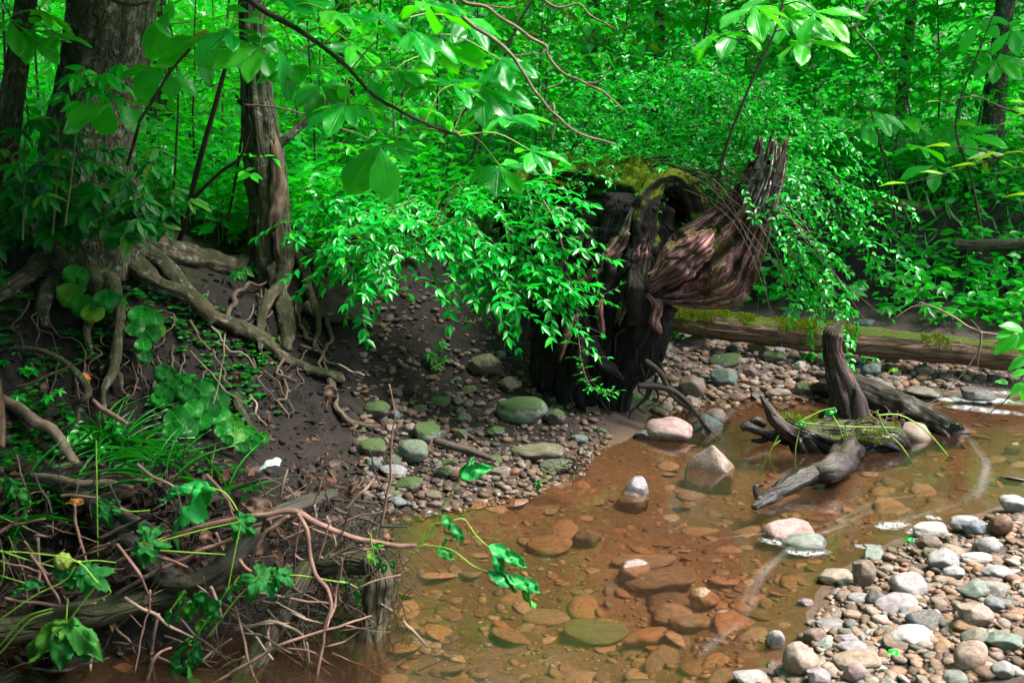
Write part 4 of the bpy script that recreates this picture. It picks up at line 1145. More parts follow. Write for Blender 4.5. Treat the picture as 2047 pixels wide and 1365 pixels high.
# stones that can be named one by one
pix_stone(1425, 918, 100, 66, 'tan', 'pyramid', 'tan pyramid shaped stone standing alone in the brown pool', zb=-.02, sink=.3, tilt=.02)
pix_stone(1340, 862, 92, 56, 'pink', 'round', 'rounded pinkish stone in shallow water below the rotten stump', zb=-.02)
pix_stone(1415, 848, 66, 44, 'slate blue', 'angular', 'flat topped slate blue stone in the pool beside pinkish round stone', zb=-.02, mat='slate')
pix_stone(1436, 832, 60, 34, 'pink', 'round', 'pale pink stone half hidden behind the slate blue stone', zb=-.02)
pix_stone(1272, 970, 56, 34, 'pale grey', 'angular', 'small wet grey stone sitting on a brown slab midstream', zb=.0)
pix_stone(1266, 990, 66, 18, 'brown', 'flat', 'thin brown slab midstream carrying a small wet grey stone', zb=-.01)
pix_stone(1583, 1066, 96, 50, 'pink', 'angular', 'pink angular stone in the stream with foam at its side', zb=-.02, sink=.2)
pix_stone(1615, 1086, 92, 46, 'green grey', 'oval', 'grey green oval stone in front of the pink stone', zb=-.02, sink=.2)
pix_stone(1268, 1134, 66, 36, 'pink', 'round', 'wet pinkish stone breaking the surface above submerged slabs', zb=-.03)
pix_stone(1352, 1190, 78, 66, 'tan', 'round', 'smooth tan stone with a hollow beside a small rusty stone', zb=-.05)
pix_stone(1412, 1193, 58, 36, 'orange', 'round', 'small rusty pink stone wet by the water near tan stone', zb=-.03)
pix_stone(1307, 1237, 118, 36, 'orange', 'flat', 'orange slab tilted out of the water near grey stick', zb=-.04, rz=.3, dr=.4)
pix_stone(1195, 1216, 124, 50, 'olive grey', 'oval', 'large olive stone just under the water beside grey stick', zb=-.06, mat='slate')
pix_stone(1290, 1112, 124, 24, 'tan', 'flat', 'long thin tan slab under the water behind wet pinkish stone', zb=-.05, dr=.5)
pix_stone(1325, 1152, 140, 34, 'brown', 'flat', 'broad pale slab lying under water in front of wet pinkish stone', zb=-.07)
pix_stone(1175, 1062, 58, 14, 'brown', 'flat', 'thin reddish slab at the surface midstream', zb=-.01)
pix_stone(1100, 1080, 90, 20, 'orange', 'flat', 'pale orange slab under the water near wilted leaf tip', zb=-.03)
pix_stone(1387, 1238, 84, 24, 'tan', 'flat', 'flat buff slab under water right of the orange slab', zb=-.05)
pix_stone(1550, 1282, 36, 50, 'pale grey', 'oval', 'upright pale grey stone at the water edge of near bar', zb=-.02, dr=.6, sink=.1)
pix_stone(1612, 1210, 30, 24, 'lilac grey', 'round', 'small purple grey stone alone in shallow water', zb=-.02)
pix_stone(1675, 1160, 64, 46, 'tan', 'flat', 'tan stone half in water at the tip of near bar', zb=-.02)
pix_stone(1730, 1152, 46, 56, 'brown', 'angular', 'upright brown stone at the edge of near bar')
pix_stone(2030, 888, 30, 10, 'tan', 'flat', 'small tan stone showing in the riffle at the frame edge', zb=-.01)
pix_stone(1840, 865, 86, 46, 'tan', 'round', 'tan boulder under the end of the dark driftwood log', zb=-.02)
pix_stone(1965, 792, 60, 34, 'dark grey', 'angular', 'dark wet stone in the white riffle', zb=-.01)
pix_stone(1855, 786, 70, 30, 'olive grey', 'round', 'olive stone at the head of the white riffle', zb=-.01)
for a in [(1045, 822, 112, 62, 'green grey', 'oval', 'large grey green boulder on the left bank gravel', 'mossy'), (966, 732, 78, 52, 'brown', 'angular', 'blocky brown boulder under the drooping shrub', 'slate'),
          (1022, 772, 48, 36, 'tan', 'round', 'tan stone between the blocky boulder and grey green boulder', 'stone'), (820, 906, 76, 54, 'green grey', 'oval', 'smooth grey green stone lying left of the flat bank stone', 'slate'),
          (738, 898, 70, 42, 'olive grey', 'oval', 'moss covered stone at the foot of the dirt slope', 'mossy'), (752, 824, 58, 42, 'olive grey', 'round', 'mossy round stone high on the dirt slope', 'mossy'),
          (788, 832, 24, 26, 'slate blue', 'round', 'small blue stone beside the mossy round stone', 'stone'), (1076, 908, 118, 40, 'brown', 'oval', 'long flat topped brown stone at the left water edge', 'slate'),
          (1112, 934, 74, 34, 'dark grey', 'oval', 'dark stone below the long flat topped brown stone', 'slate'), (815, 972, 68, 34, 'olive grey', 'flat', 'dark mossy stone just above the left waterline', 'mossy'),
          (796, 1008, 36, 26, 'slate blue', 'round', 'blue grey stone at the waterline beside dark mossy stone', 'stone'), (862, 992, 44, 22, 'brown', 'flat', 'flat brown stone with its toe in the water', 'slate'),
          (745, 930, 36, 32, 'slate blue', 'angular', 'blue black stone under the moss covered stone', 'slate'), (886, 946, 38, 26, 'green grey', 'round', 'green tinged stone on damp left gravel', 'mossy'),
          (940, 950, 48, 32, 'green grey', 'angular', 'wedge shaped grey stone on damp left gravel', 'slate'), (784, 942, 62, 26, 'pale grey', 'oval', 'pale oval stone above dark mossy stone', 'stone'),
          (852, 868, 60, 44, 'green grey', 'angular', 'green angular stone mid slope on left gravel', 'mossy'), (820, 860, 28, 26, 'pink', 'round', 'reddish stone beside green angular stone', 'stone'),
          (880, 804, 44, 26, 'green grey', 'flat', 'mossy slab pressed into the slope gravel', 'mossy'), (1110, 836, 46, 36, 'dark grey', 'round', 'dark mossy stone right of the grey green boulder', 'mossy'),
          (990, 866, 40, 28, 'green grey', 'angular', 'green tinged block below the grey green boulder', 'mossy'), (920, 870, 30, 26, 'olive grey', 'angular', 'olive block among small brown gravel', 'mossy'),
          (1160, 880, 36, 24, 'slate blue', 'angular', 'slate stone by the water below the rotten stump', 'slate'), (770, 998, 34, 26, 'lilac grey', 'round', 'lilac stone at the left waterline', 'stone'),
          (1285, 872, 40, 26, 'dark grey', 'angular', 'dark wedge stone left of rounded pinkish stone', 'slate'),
          # far bar
          (1450, 760, 58, 44, 'slate blue', 'angular', 'blocky blue green stone on the far gravel bar', 'slate'), (1385, 776, 58, 46, 'brown', 'round', 'round brown stone at left end of the far gravel bar', 'stone'),
          (1390, 684, 62, 30, 'pink', 'oval', 'long pinkish stone below the mossy log', 'stone'), (1378, 696, 50, 16, 'brown', 'flat', 'brown slab under the long pinkish stone', 'stone'),
          (1452, 722, 70, 34, 'olive grey', 'oval', 'mossy hummock stone below the mossy log', 'mossy'), (1520, 694, 50, 36, 'olive grey', 'round', 'mossy stone tucked under the mossy log', 'mossy'),
          (1550, 716, 50, 30, 'olive grey', 'round', 'mossy stone left of the upright driftwood arm', 'mossy'), (1475, 800, 44, 26, 'rust brown', 'angular', 'rusty stone at the far shoreline', 'stone'),
          (1610, 780, 40, 30, 'olive grey', 'round', 'dark mossy stone beside the driftwood stump', 'mossy'), (1745, 742, 40, 30, 'slate blue', 'round', 'dark blue stone behind the dark driftwood log', 'slate'),
          (1850, 742, 40, 24, 'tan', 'round', 'tan stone on the far bar near the riffle', 'stone'), (1790, 722, 34, 22, 'slate blue', 'angular', 'blue black stone close under the mossy log', 'slate'),
          (1730, 648, 44, 22, 'slate blue', 'flat', 'slate slab on the slope behind the mossy log', 'slate'), (1600, 734, 24, 22, 'cream white', 'round', 'small white stone left of the driftwood arm', 'stone'),
          (1500, 745, 30, 26, 'brown', 'round', 'brown stone right of the blocky blue green stone', 'stone'), (1558, 790, 54, 26, 'tan', 'flat', 'tan slab at the far shoreline', 'stone'),
          # near bar, the largest
          (1890, 1128, 62, 44, 'cream white', 'round', 'large creamy white stone on the near gravel bar', 'stone'), (1822, 1180, 72, 46, 'lilac grey', 'angular', 'broad lilac grey stone in the middle of near bar', 'stone'),
          (1866, 1064, 72, 34, 'cream white', 'oval', 'whitest stone beside foam at the head of near bar', 'stone'), (1932, 1052, 56, 34, 'pale grey', 'round', 'pale grey round stone behind the speckled blue stone', 'stone'),
          (1956, 1062, 52, 32, 'slate blue', 'round', 'speckled blue stone at the head of near bar', 'stone'), (2004, 1056, 48, 46, 'rust brown', 'angular', 'tall rust brown stone at the head of near bar', 'stone'),
          (2030, 1012, 50, 34, 'cream white', 'round', 'big white stone at the right frame edge', 'stone'), (1606, 1332, 72, 72, 'tan', 'round', 'large speckled tan stone at the bottom of near bar', 'stone'),
          (1832, 1280, 82, 32, 'cream white', 'oval', 'long whitish stone slanting on the near bar', 'stone'), (1858, 1252, 74, 36, 'dark grey', 'angular', 'dark green black wedge behind the long whitish stone', 'stone'),
          (1958, 1238, 66, 44, 'tan', 'angular', 'tan pitted stone on the right of near bar', 'stone'), (1935, 1256, 48, 28, 'orange', 'round', 'orange brown stone in front of tan pitted stone', 'stone'),
          (1955, 1190, 62, 40, 'green grey', 'angular', 'grey green pointed stone on the near bar', 'stone'), (1808, 1292, 70, 24, 'brown', 'flat', 'flat brown stone left of the long whitish stone', 'stone'),
          (1756, 1200, 44, 34, 'dark grey', 'round', 'dark green grey stone left of broad lilac stone', 'stone'), (1718, 1200, 44, 26, 'pale grey', 'oval', 'pale blue stone near upright brown stone', 'stone'),
          (1800, 1212, 86, 28, 'pale grey', 'oval', 'pale elongated stone in front of broad lilac stone', 'stone'), (1664, 1250, 60, 18, 'pale grey', 'oval', 'thin grey stone near the edge of near bar', 'stone'),
          (1632, 1276, 46, 30, 'brown', 'round', 'smooth brown stone near the edge of near bar', 'stone'), (1708, 1300, 62, 28, 'pale grey', 'oval', 'pale oval stone low on the near bar', 'stone'),
          (1720, 1330, 90, 34, 'tan', 'oval', 'long tan stone low on the near bar', 'stone'), (1712, 1352, 46, 44, 'pink', 'angular', 'white flecked pink stone at the bottom frame edge', 'stone'),
          (1640, 1362, 46, 40, 'lilac grey', 'angular', 'purple brown angular stone beside the large speckled stone', 'stone'), (1945, 1320, 62, 60, 'tan', 'oval', 'tan elongated stone standing near bottom right', 'stone'),
          (2010, 1345, 44, 30, 'pale grey', 'round', 'speckled pale stone in the bottom right corner', 'stone'), (2015, 1290, 70, 36, 'green grey', 'angular', 'green grey stone at the lower right frame edge', 'stone'),
          (1700, 1282, 40, 14, 'lilac grey', 'flat', 'thin lilac slab above pale oval stone', 'stone'), (1955, 1285, 56, 40, 'olive grey', 'round', 'olive round stone on the right of near bar', 'stone'),
          (1990, 1215, 36, 30, 'slate blue', 'round', 'slate blue stone right of the pointed stone', 'stone'), (2000, 1150, 60, 26, 'pale grey', 'oval', 'pale stone with brown foot on the upper near bar', 'stone'),
          (1960, 1120, 66, 24, 'cream white', 'flat', 'long pale slab on the upper near bar', 'stone'), (1985, 1098, 56, 36, 'pale grey', 'round', 'grey stone right of the large creamy stone', 'stone'),
          (1910, 1150, 40, 26, 'cream white', 'round', 'creamy stone with brown stripe below large creamy stone', 'stone'), (1862, 1090, 50, 32, 'brown', 'angular', 'purple brown stone below the whitest stone', 'stone'),
          (1600, 1345, 60, 30, 'brown', 'oval', 'brown wet stone left of the large speckled stone', 'stone'), (1505, 1362, 70, 28, 'cream white', 'flat', 'pale slab at the bottom edge of the water', 'stone')]:
    pix_stone(a[0], a[1], a[2], a[3], a[4], a[5], a[6], a[7])

# the rest of the cobbles: laid at random where the photograph has cobbles, never inside a named one
def inside(poly, px, py):
    c = False; n = len(poly)
    for i in range(n):
        (x0, y0), (x1, y1) = poly[i], poly[i - 1]
        if (y0 > py) != (y1 > py) and px < (x1 - x0) * (py - y0) / (y1 - y0) + x0: c = not c
    return c
NEAR = [(1500, 1365), (1600, 1290), (1650, 1190), (1730, 1120), (1830, 1070), (1930, 1040), (2047, 1000), (2300, 960), (2300, 1420), (1500, 1420)]
LEFT = [(720, 1000), (700, 900), (740, 800), (900, 740), (1000, 700), (1160, 790), (1230, 860), (1160, 930), (1060, 985), (860, 1015), (760, 1030)]
FAR = [(1310, 820), (1300, 660), (1500, 680), (1660, 700), (1900, 735), (2047, 735), (2047, 765), (1850, 775), (1700, 790), (1460, 800)]
POOL = [(640, 1390), (780, 1130), (860, 1050), (1000, 1015), (1200, 930), (1330, 890), (1480, 830), (1600, 810), (1900, 810), (2060, 830), (2060, 990), (1900, 1040), (1800, 1060), (1640, 1160), (1560, 1280), (1460, 1390)]
ADJ = {'round': 'rounded', 'oval': 'oval', 'flat': 'flat', 'angular': 'angular'}
def where_near(px, py):
    v = 'upper end' if py < 1120 else 'middle' if py < 1230 else 'lower part'
    u = 'by the water' if px < 1650 + max(0, 1365 - py) * .45 else 'among its cobbles' if px < 1930 else 'towards the right frame edge'
    return f'at {v} of near bar {u}'
def where_left(px, py):
    v = 'on upper left gravel' if py < 800 else 'on middle left gravel' if py < 900 else 'on lower left gravel'
    return v + (' below the dirt slope' if px < 850 else ' below the drooping shrub' if px < 1040 else ' beside the rotten stump')
def where_far(px, py):
    v = 'close under mossy log' if py < 720 else 'halfway up far bar' if py < 765 else 'at the far waterline'
    return v + (' beside the rotten stump' if px < 1420 else ' left of the driftwood' if px < 1640 else ' behind the dark log' if px < 1850 else ' near the white riffle')
def where_pool(px, py):
    v = 'farther out' if py < 1080 else 'in midstream' if py < 1220 else 'in near water'
    return v + (' off the debris pile' if px < 1080 else ' amid brown gravel' if px < 1400 else ' off the near bar')
labels_used = {}
def scatter(poly, n, smin, smax, cols, shapes, mats, where, group, sub=False, mul=.62):
    xs, ys = [p[0] for p in poly], [p[1] for p in poly]
    k = tries = 0
    while k < n and tries < n * 60:
        tries += 1
        px, py = rng.uniform(min(xs), max(xs)), rng.uniform(min(ys), max(ys))
        if not inside(poly, px, py): continue
        b = onT(px, py)
        if sub == (b[2] > -.005): continue
        w = smin * (smax / smin) ** (rng.random() * (1 - .5 * k / n))
        if any((b[0] - s[0]) ** 2 + (b[1] - s[1]) ** 2 < (mul * (s[2] + w / 2)) ** 2 for s in STONES): continue
        col = cols[int(rng.integers(len(cols)))]; sh = shapes[int(rng.integers(len(shapes)))]
        d = w * rng.uniform(.6, .9); h = w * {'round': .62, 'oval': .45, 'flat': .28, 'angular': .55}[sh] * rng.uniform(.8, 1.15)
        if sub: h *= .5
        sz = 'big' if w > .11 else 'small' if w < .075 else 'medium'
        lb = f'{sz} {col} {ADJ[sh]} stone {where(px, py)}' if not sub else f'{sz} {col} {ADJ[sh]} stone under water {where(px, py)}'
        stone(b + A(0, 0, h * (.14 if not sub else .0)), w, d, h, col, sh, lb, group, mats[int(rng.integers(len(mats)))], tilt=.2 if not sub else .08, rz=float(rng.uniform(0, 6.3)))
        k += 1
scatter(NEAR, 118, .04, .12, ['pale grey', 'cream white', 'lilac grey', 'rust brown', 'tan', 'slate blue', 'brown', 'brown', 'pink', 'dark grey', 'green grey', 'tan'], ['round', 'oval', 'angular', 'flat', 'angular'], ['stone', 'stone', 'slate'], where_near, 'cobbles on the near gravel bar')
scatter(LEFT, 44, .05, .13, ['tan', 'brown', 'brown', 'rust brown', 'olive grey', 'green grey', 'dark grey', 'lilac grey'], ['round', 'angular', 'angular', 'oval'], ['stone', 'slate', 'mossy'], where_left, 'cobbles on the left bank gravel')
scatter(FAR, 52, .06, .2, ['tan', 'brown', 'lilac grey', 'pale grey', 'slate blue', 'green grey', 'pink', 'dark grey'], ['round', 'angular', 'oval', 'flat'], ['stone', 'slate', 'stone'], where_far, 'cobbles on the far gravel bar')
while n_stone > 262: break
scatter(POOL, max(0, 298 - n_stone), .06, .17, ['tan', 'orange', 'brown', 'rust brown', 'olive grey', 'tan'], ['flat', 'flat', 'flat'], ['stone', 'slate'], where_pool, 'stones lying under the stream', sub=True)

def pebbles(name, poly, n, smin, smax, flatten=.55, sub=False, label=None, bias=1., mat='pebble', kinds=('round', 'angular', 'oval'), pw=None):
    mb = MB(); V1, T1 = ICO[2]; V0, T0 = ICO[1]
    xs, ys = [p[0] for p in poly], [p[1] for p in poly]
    B = []
    while len(B) < n:
        px, py = rng.uniform(min(xs), max(xs)), rng.uniform(min(ys), max(ys))
        if inside(poly, px, py): B.append(gnd(px, py, .03) if not sub else gnd(px, py, -.06))
    B = np.array(B); B[:, 2] = H(B[:, 0], B[:, 1])
    bases = [stone_shape(k, s, 2)[0] for k in kinds for s in range(4)]
    if n > 4000: bases = [stone_shape(k, s, 1)[0] for k in kinds for s in range(4)]
    T = T0 if n > 4000 else T1
    for b in B:
        w = smin * (smax / smin) ** (rng.random() ** (pw or (1.7 if not sub else 3.2))); a = rng.uniform(0, 6.28)
        V = bases[int(rng.integers(len(bases)))] * A(w / 2, w / 2 * rng.uniform(.6, .95), w / 2 * flatten * rng.uniform(.7, 1.2))
        c, s = math.cos(a), math.sin(a)
        V = np.stack([V[:, 0] * c - V[:, 1] * s, V[:, 0] * s + V[:, 1] * c, V[:, 2] + rng.normal(0, .2) * V[:, 0]], 1)
        mb.add(V + b + A(0, 0, w * (.12 if not sub else -.02)), None, T, None, min(1, rng.random() ** bias))
    tag(mb.build(name, G[mat]), label, None, None, 'stuff')
pebbles('gravel', NEAR, 4000, .012, .065, .42, kinds=('angular', 'angular', 'flat', 'round'))
pebbles('gravel', LEFT, 2800, .010, .06, bias=1.5, mat='darker')
pebbles('gravel', FAR, 2600, .014, .08)
pebbles('gravel', POOL, 4500, .008, .05, .25, True, bias=1.3)
pebbles('streambed_gravel', POOL, 420, .045, .19, .12, True, bias=.8, kinds=('flat', 'oval', 'angular'), pw=1.6)
BANK = [(0, 960), (60, 700), (250, 620), (480, 640), (620, 560), (760, 640), (900, 700), (760, 900), (700, 990), (400, 960)]
pebbles('soil_crumbs', BANK, 3200, .006, .035, .6, mat='ground', kinds=('angular',), pw=2.5)
FBANK = [(1450, 600), (1600, 500), (1750, 440), (2060, 450), (2060, 640), (1700, 630)]
pebbles('soil_crumbs', FBANK, 900, .01, .05, .6, mat='ground', kinds=('angular',), pw=2.5)

drift_stump()
# ------------------------------------------------------------------ shrubs and leafy branches
CAMP = A(0, 0, EYE)
def facing(P, up=1.0, tow=.5): return A(0, 0, up) + nrm(CAMP - P) * tow

def fine_shrub():
    t = thing('fine_leaved_shrub', 'arching fine leaved shrub spilling over the rotten stump', 'shrub', at(1150, 440, 6.3))
    sm = MB(); lv = Leaves(TM)
    B = [(1130, 440, 6.3)]
    stems = [[(1130, 350, 6.1), (1260, 332, 5.7), (1400, 345, 5.25), (1560, 420, 4.95), (1660, 530, 4.85), (1700, 620, 4.85)],
             [(1120, 352, 6.1), (1300, 300, 5.6), (1480, 290, 5.2), (1620, 350, 5.0), (1720, 440, 4.95), (1762, 560, 4.95)],
             [(1140, 350, 6.1), (1320, 270, 5.7), (1500, 240, 5.4), (1640, 250, 5.3), (1700, 290, 5.3)],
             [(1150, 345, 6.1), (1280, 240, 5.8), (1400, 190, 5.6), (1540, 200, 5.5), (1610, 250, 5.5)],
             [(1150, 345, 6.2), (1230, 220, 6.0), (1340, 140, 5.9), (1460, 150, 5.8), (1530, 190, 5.8)],
             [(1160, 345, 6.0), (1400, 325, 5.1), (1520, 400, 4.85), (1590, 500, 4.8), (1632, 640, 4.8)],
             [(1170, 350, 6.0), (1440, 350, 5.1), (1560, 440, 4.85), (1630, 560, 4.8), (1660, 690, 4.85)],
             [(1150, 345, 6.0), (1400, 310, 5.2), (1590, 330, 5.0), (1700, 370, 4.95), (1760, 408, 4.95)],
             [(1130, 345, 6.2), (1170, 250, 6.0), (1240, 180, 6.0), (1330, 180, 6.0)],
             [(1160, 350, 5.9), (1380, 352, 5.15), (1500, 330, 5.0), (1640, 400, 4.9), (1730, 490, 4.9)]]
    for s in stems:
        C = wire(sm, PL(B + s), .0065, .0018, 46, 5)
        k0 = 14
        for i in range(k0, 46, 2):
            d = nrm(C[min(i + 1, 45)] - C[i - 1])
            f = (i - k0) / 32
            for q in range(2 if f < .7 else 1):
                dd = d * .7 + A(rng.normal(0, .5), rng.normal(0, .4), rng.normal(.25 - .5 * f, .45))
                E = grow(C[i], dd, rng.uniform(.12, .34), 7, .8, .18)
                wire(sm, E, .0016, .0008, 7, 3)
                dress(lv, E, .034, .52, .026, True, 55, .15, .5, .05, True, .35)
        dress(lv, C[24:], .03, .52, .06, True, 55, .15, .5, .05)
    for k in range(250):          # the dense upper mass
        px = rng.uniform(1120, 1640); top = np.interp(px, [1120, 1300, 1420, 1560, 1640], [210, 140, 140, 190, 250]); bot = np.interp(px, [1120, 1400, 1640], [335, 330, 380])
        py = top + (bot - top) * rng.random(); Y = rng.uniform(5.3, 6.1) - .0006 * (px - 1120)
        E = grow(at(px, py, Y), A(rng.normal(.3, .6), rng.normal(-.3, .4), rng.normal(.3, .5)), rng.uniform(.15, .4), 7, .8, .15)
        wire(sm, E, .002, .0008, 7, 3)
        dress(lv, E, .036, .5, .026, True, 55, .15, .5, .05, True, .35)
    for k in range(13):
        bm = MB()           # bare arching stems lying over the hollow trunk and hanging at the right
        y0 = rng.uniform(335, 385); x1 = rng.uniform(1380, 1560); y1 = rng.uniform(330, 440)
        wire(bm, PL([(1100 + rng.uniform(-20, 60), y0 + 10, 5.9), (1250, y0 - rng.uniform(0, 24), 5.3), (1380, y0 - rng.uniform(-6, 20), 4.95), (x1, y1, 4.8)] + ([(x1 + 110, y1 + rng.uniform(40, 150), 4.75)] if k % 2 else [])), .0042, .0016, 24, 5)
        bm.build('stem', G['stem'], t)
        for i in range(6): E = grow(at(rng.uniform(1130, 1400), y0 - rng.uniform(0, 30), 5.0 + rng.uniform(0, .6)), A(rng.normal(0, .6), rng.normal(-.3, .3), rng.normal(.1, .4)), rng.uniform(.1, .25), 6, .8, .15); wire(sm, E, .0016, .0008, 6, 3); dress(lv, E, .034, .5, .03, True, 55, .15, .5, .05)
    for k in range(13):
        bm = MB()
        x0, y0 = rng.uniform(1400, 1560), rng.uniform(360, 420); wire(bm, PL([(x0 - 90, y0 - 40, 5.0), (x0, y0, 4.85), (x0 + rng.uniform(60, 110), y0 + rng.uniform(60, 130), 4.78), (x0 + rng.uniform(110, 210), y0 + rng.uniform(150, 270), 4.78)]), .003, .0012, 20, 5); bm.build('stem', G['twigpale'], t)
    sm.build('stem', G['stem'], t)
    lv.into(MB()).build('foliage', G['bush'], t)
    v = thing('hanging_vine', 'thin pale vine with tiny leaves hanging before the rotten stump', 'vine', at(1100, 420, 4.6))
    sm = MB(); lv = Leaves(TM)
    C = wire(sm, PL([(1085, 400), (1112, 450), (1136, 545), (1152, 610), (1157, 680), (1168, 745), (1190, 780), (1226, 784)], 4.58), .0045, .0012, 40, 5)
    for i in range(4, 40):
        for q in range(1 + (i % 3 == 0)):
            E = grow(C[i], A(rng.normal(0, 1), rng.normal(0, .5), rng.normal(.1, .3)), rng.uniform(.03, .16 if i < 24 else .06), 5, .3, .2)
            wire(sm, E, .0012, .0007, 5, 3); dress(lv, E, .03, .45, .03, True, 50, .1, .5, .4)
    for P in [[(1140, 560), (1190, 590), (1225, 580), (1240, 570)], [(1135, 470), (1185, 520), (1200, 590), (1230, 610)], [(1160, 690), (1185, 710), (1216, 714)]]:
        E = wire(sm, PL(P, 4.6), .0018, .0008, 10, 3); dress(lv, E, .03, .45, .028, True, 50, .1, .5, .2)
    sm.build('stem', G['twigpale'], v); lv.into(MB()).build('foliage', G['bush'], v)
fine_shrub()

def drooping_shrub():
    t = thing('drooping_shrub', 'bright green shrub with pointed leaves drooping over the left bank', 'shrub', onT(840, 470))
    sm = MB(); lv = Leaves(TM)
    Yb = 5.35
    stems = [[(840, 470, 5.5), (800, 420, 5.2), (740, 430, 4.95), (680, 480, 4.85), (650, 530, 4.85)],
             [(850, 470, 5.5), (840, 400, 5.2), (780, 430, 4.9), (730, 500, 4.75), (705, 580, 4.75)],
             [(860, 470, 5.5), (900, 400, 5.1), (930, 440, 4.8), (960, 540, 4.65), (1020, 610, 4.6), (1095, 665, 4.6)],
             [(860, 470, 5.5), (930, 400, 5.1), (1000, 430, 4.8), (1040, 540, 4.65), (1090, 640, 4.6)],
             [(860, 470, 5.5), (960, 390, 5.1), (1050, 400, 4.8), (1080, 460, 4.65), (1100, 545, 4.6)],
             [(850, 470, 5.5), (870, 430, 5.1), (890, 510, 4.75), (930, 580, 4.65), (985, 690, 4.62)],
             [(840, 470, 5.5), (780, 410, 5.3), (690, 400, 5.2), (610, 440, 5.1)],
             [(860, 470, 5.5), (920, 420, 5.0), (960, 480, 4.7), (1030, 560, 4.6), (1075, 590, 4.6)],
             [(860, 460, 5.5), (900, 380, 5.2), (980, 370, 5.0), (1060, 385, 4.8), (1105, 420, 4.75)],
             [(850, 460, 5.5), (800, 390, 5.3), (720, 370, 5.2), (650, 400, 5.1)]]
    stems = [[(x, y if y < 500 else 500 + (y - 500) * .62, q) for x, y, q in st] for st in stems]
    for s in stems:
        C = wire(sm, PL(s), .006, .0015, 36, 5)
        for i in range(9, 36, 2):
            d = nrm(C[min(i + 1, 35)] - C[i - 1])
            for q in range(2 if i % 4 == 1 else 1):
                E = grow(C[i], d * .7 + A(rng.normal(.35, .6), rng.normal(-.2, .4), rng.normal(.1, .3)), rng.uniform(.14, .36), 7, .4, .12)
                wire(sm, E, .0016, .0008, 7, 3)
                dress(lv, E, .060, .42, .036, True, 48, .15, .35, .1, True, .25)
        dress(lv, C[8:], .065, .42, .06, True, 48, .45, .35, .05)
    for k in range(46):
        px = rng.uniform(660, 1080)
        py = rng.uniform(430, np.interp(px, [640, 760, 860, 960, 1080], [520, 550, 570, 590, 600]))
        E = grow(at(px, py, rng.uniform(4.65, 5.0)), A(rng.normal(.25, .5), rng.normal(-.4, .3), rng.normal(0, .3)), rng.uniform(.16, .3), 7, .9, .12)
        wire(sm, E, .0016, .0008, 7, 3); dress(lv, E, .060, .42, .036, True, 48, .15, .35, .1, True, .25)
    sm.build('stem', G['fine'], t); lv.into(MB()).build('foliage', G['privet'], t)
    m = MB()
    for P in [[(845, 520), (870, 460), (900, 390), (912, 355)], [(850, 510), (880, 470), (892, 420)], [(860, 530), (866, 470), (880, 360)], [(830, 500), (870, 482), (920, 478)], [(836, 480), (900, 400), (935, 356)]]:
        wire(m, PL(P, 4.9), .004, .002, 12, 5)
    tag(m.build('dry_stalks', G['twigpale']), 'bundle of pale dry stalks standing in the drooping shrub', 'dead stalks')
drooping_shrub()

def leafpx(lv, b, e, Y, ar=.5, tow=.5, Y2=None, roll=.25):
    p, q = at(*b, Y), at(*e, Y2 or Y)
    lv.add(p, q - p, facing(p, 1.0, tow) + rng.normal(0, roll, 3), np.linalg.norm(q - p), np.linalg.norm(q - p) * ar)
def palm(lv, c, axis, n, size, ar=.42, tilt=.25, droop=.2, spread=200):
    """palmate leaf: n leaflets from one point, roughly level"""
    ax = nrm(A(*axis)); up = nrm(A(0, 0, 1) + nrm(CAMP - c) * tilt + rng.normal(0, .15, 3))
    ax = nrm(ax - up * (ax @ up)); sd = np.cross(up, ax)
    for k in range(n):
        f = (k / (n - 1) - .5) if n > 1 else 0
        a = R(spread) * f + rng.normal(0, .08)
        D = ax * math.cos(a) + sd * math.sin(a) + A(0, 0, -droop * rng.uniform(.3, 1.5))
        L = size * (1 - .35 * abs(f) * 2 * .8) * rng.uniform(.88, 1.1)
        lv.add(c, D, up + rng.normal(0, .22, 3), L, L * ar)

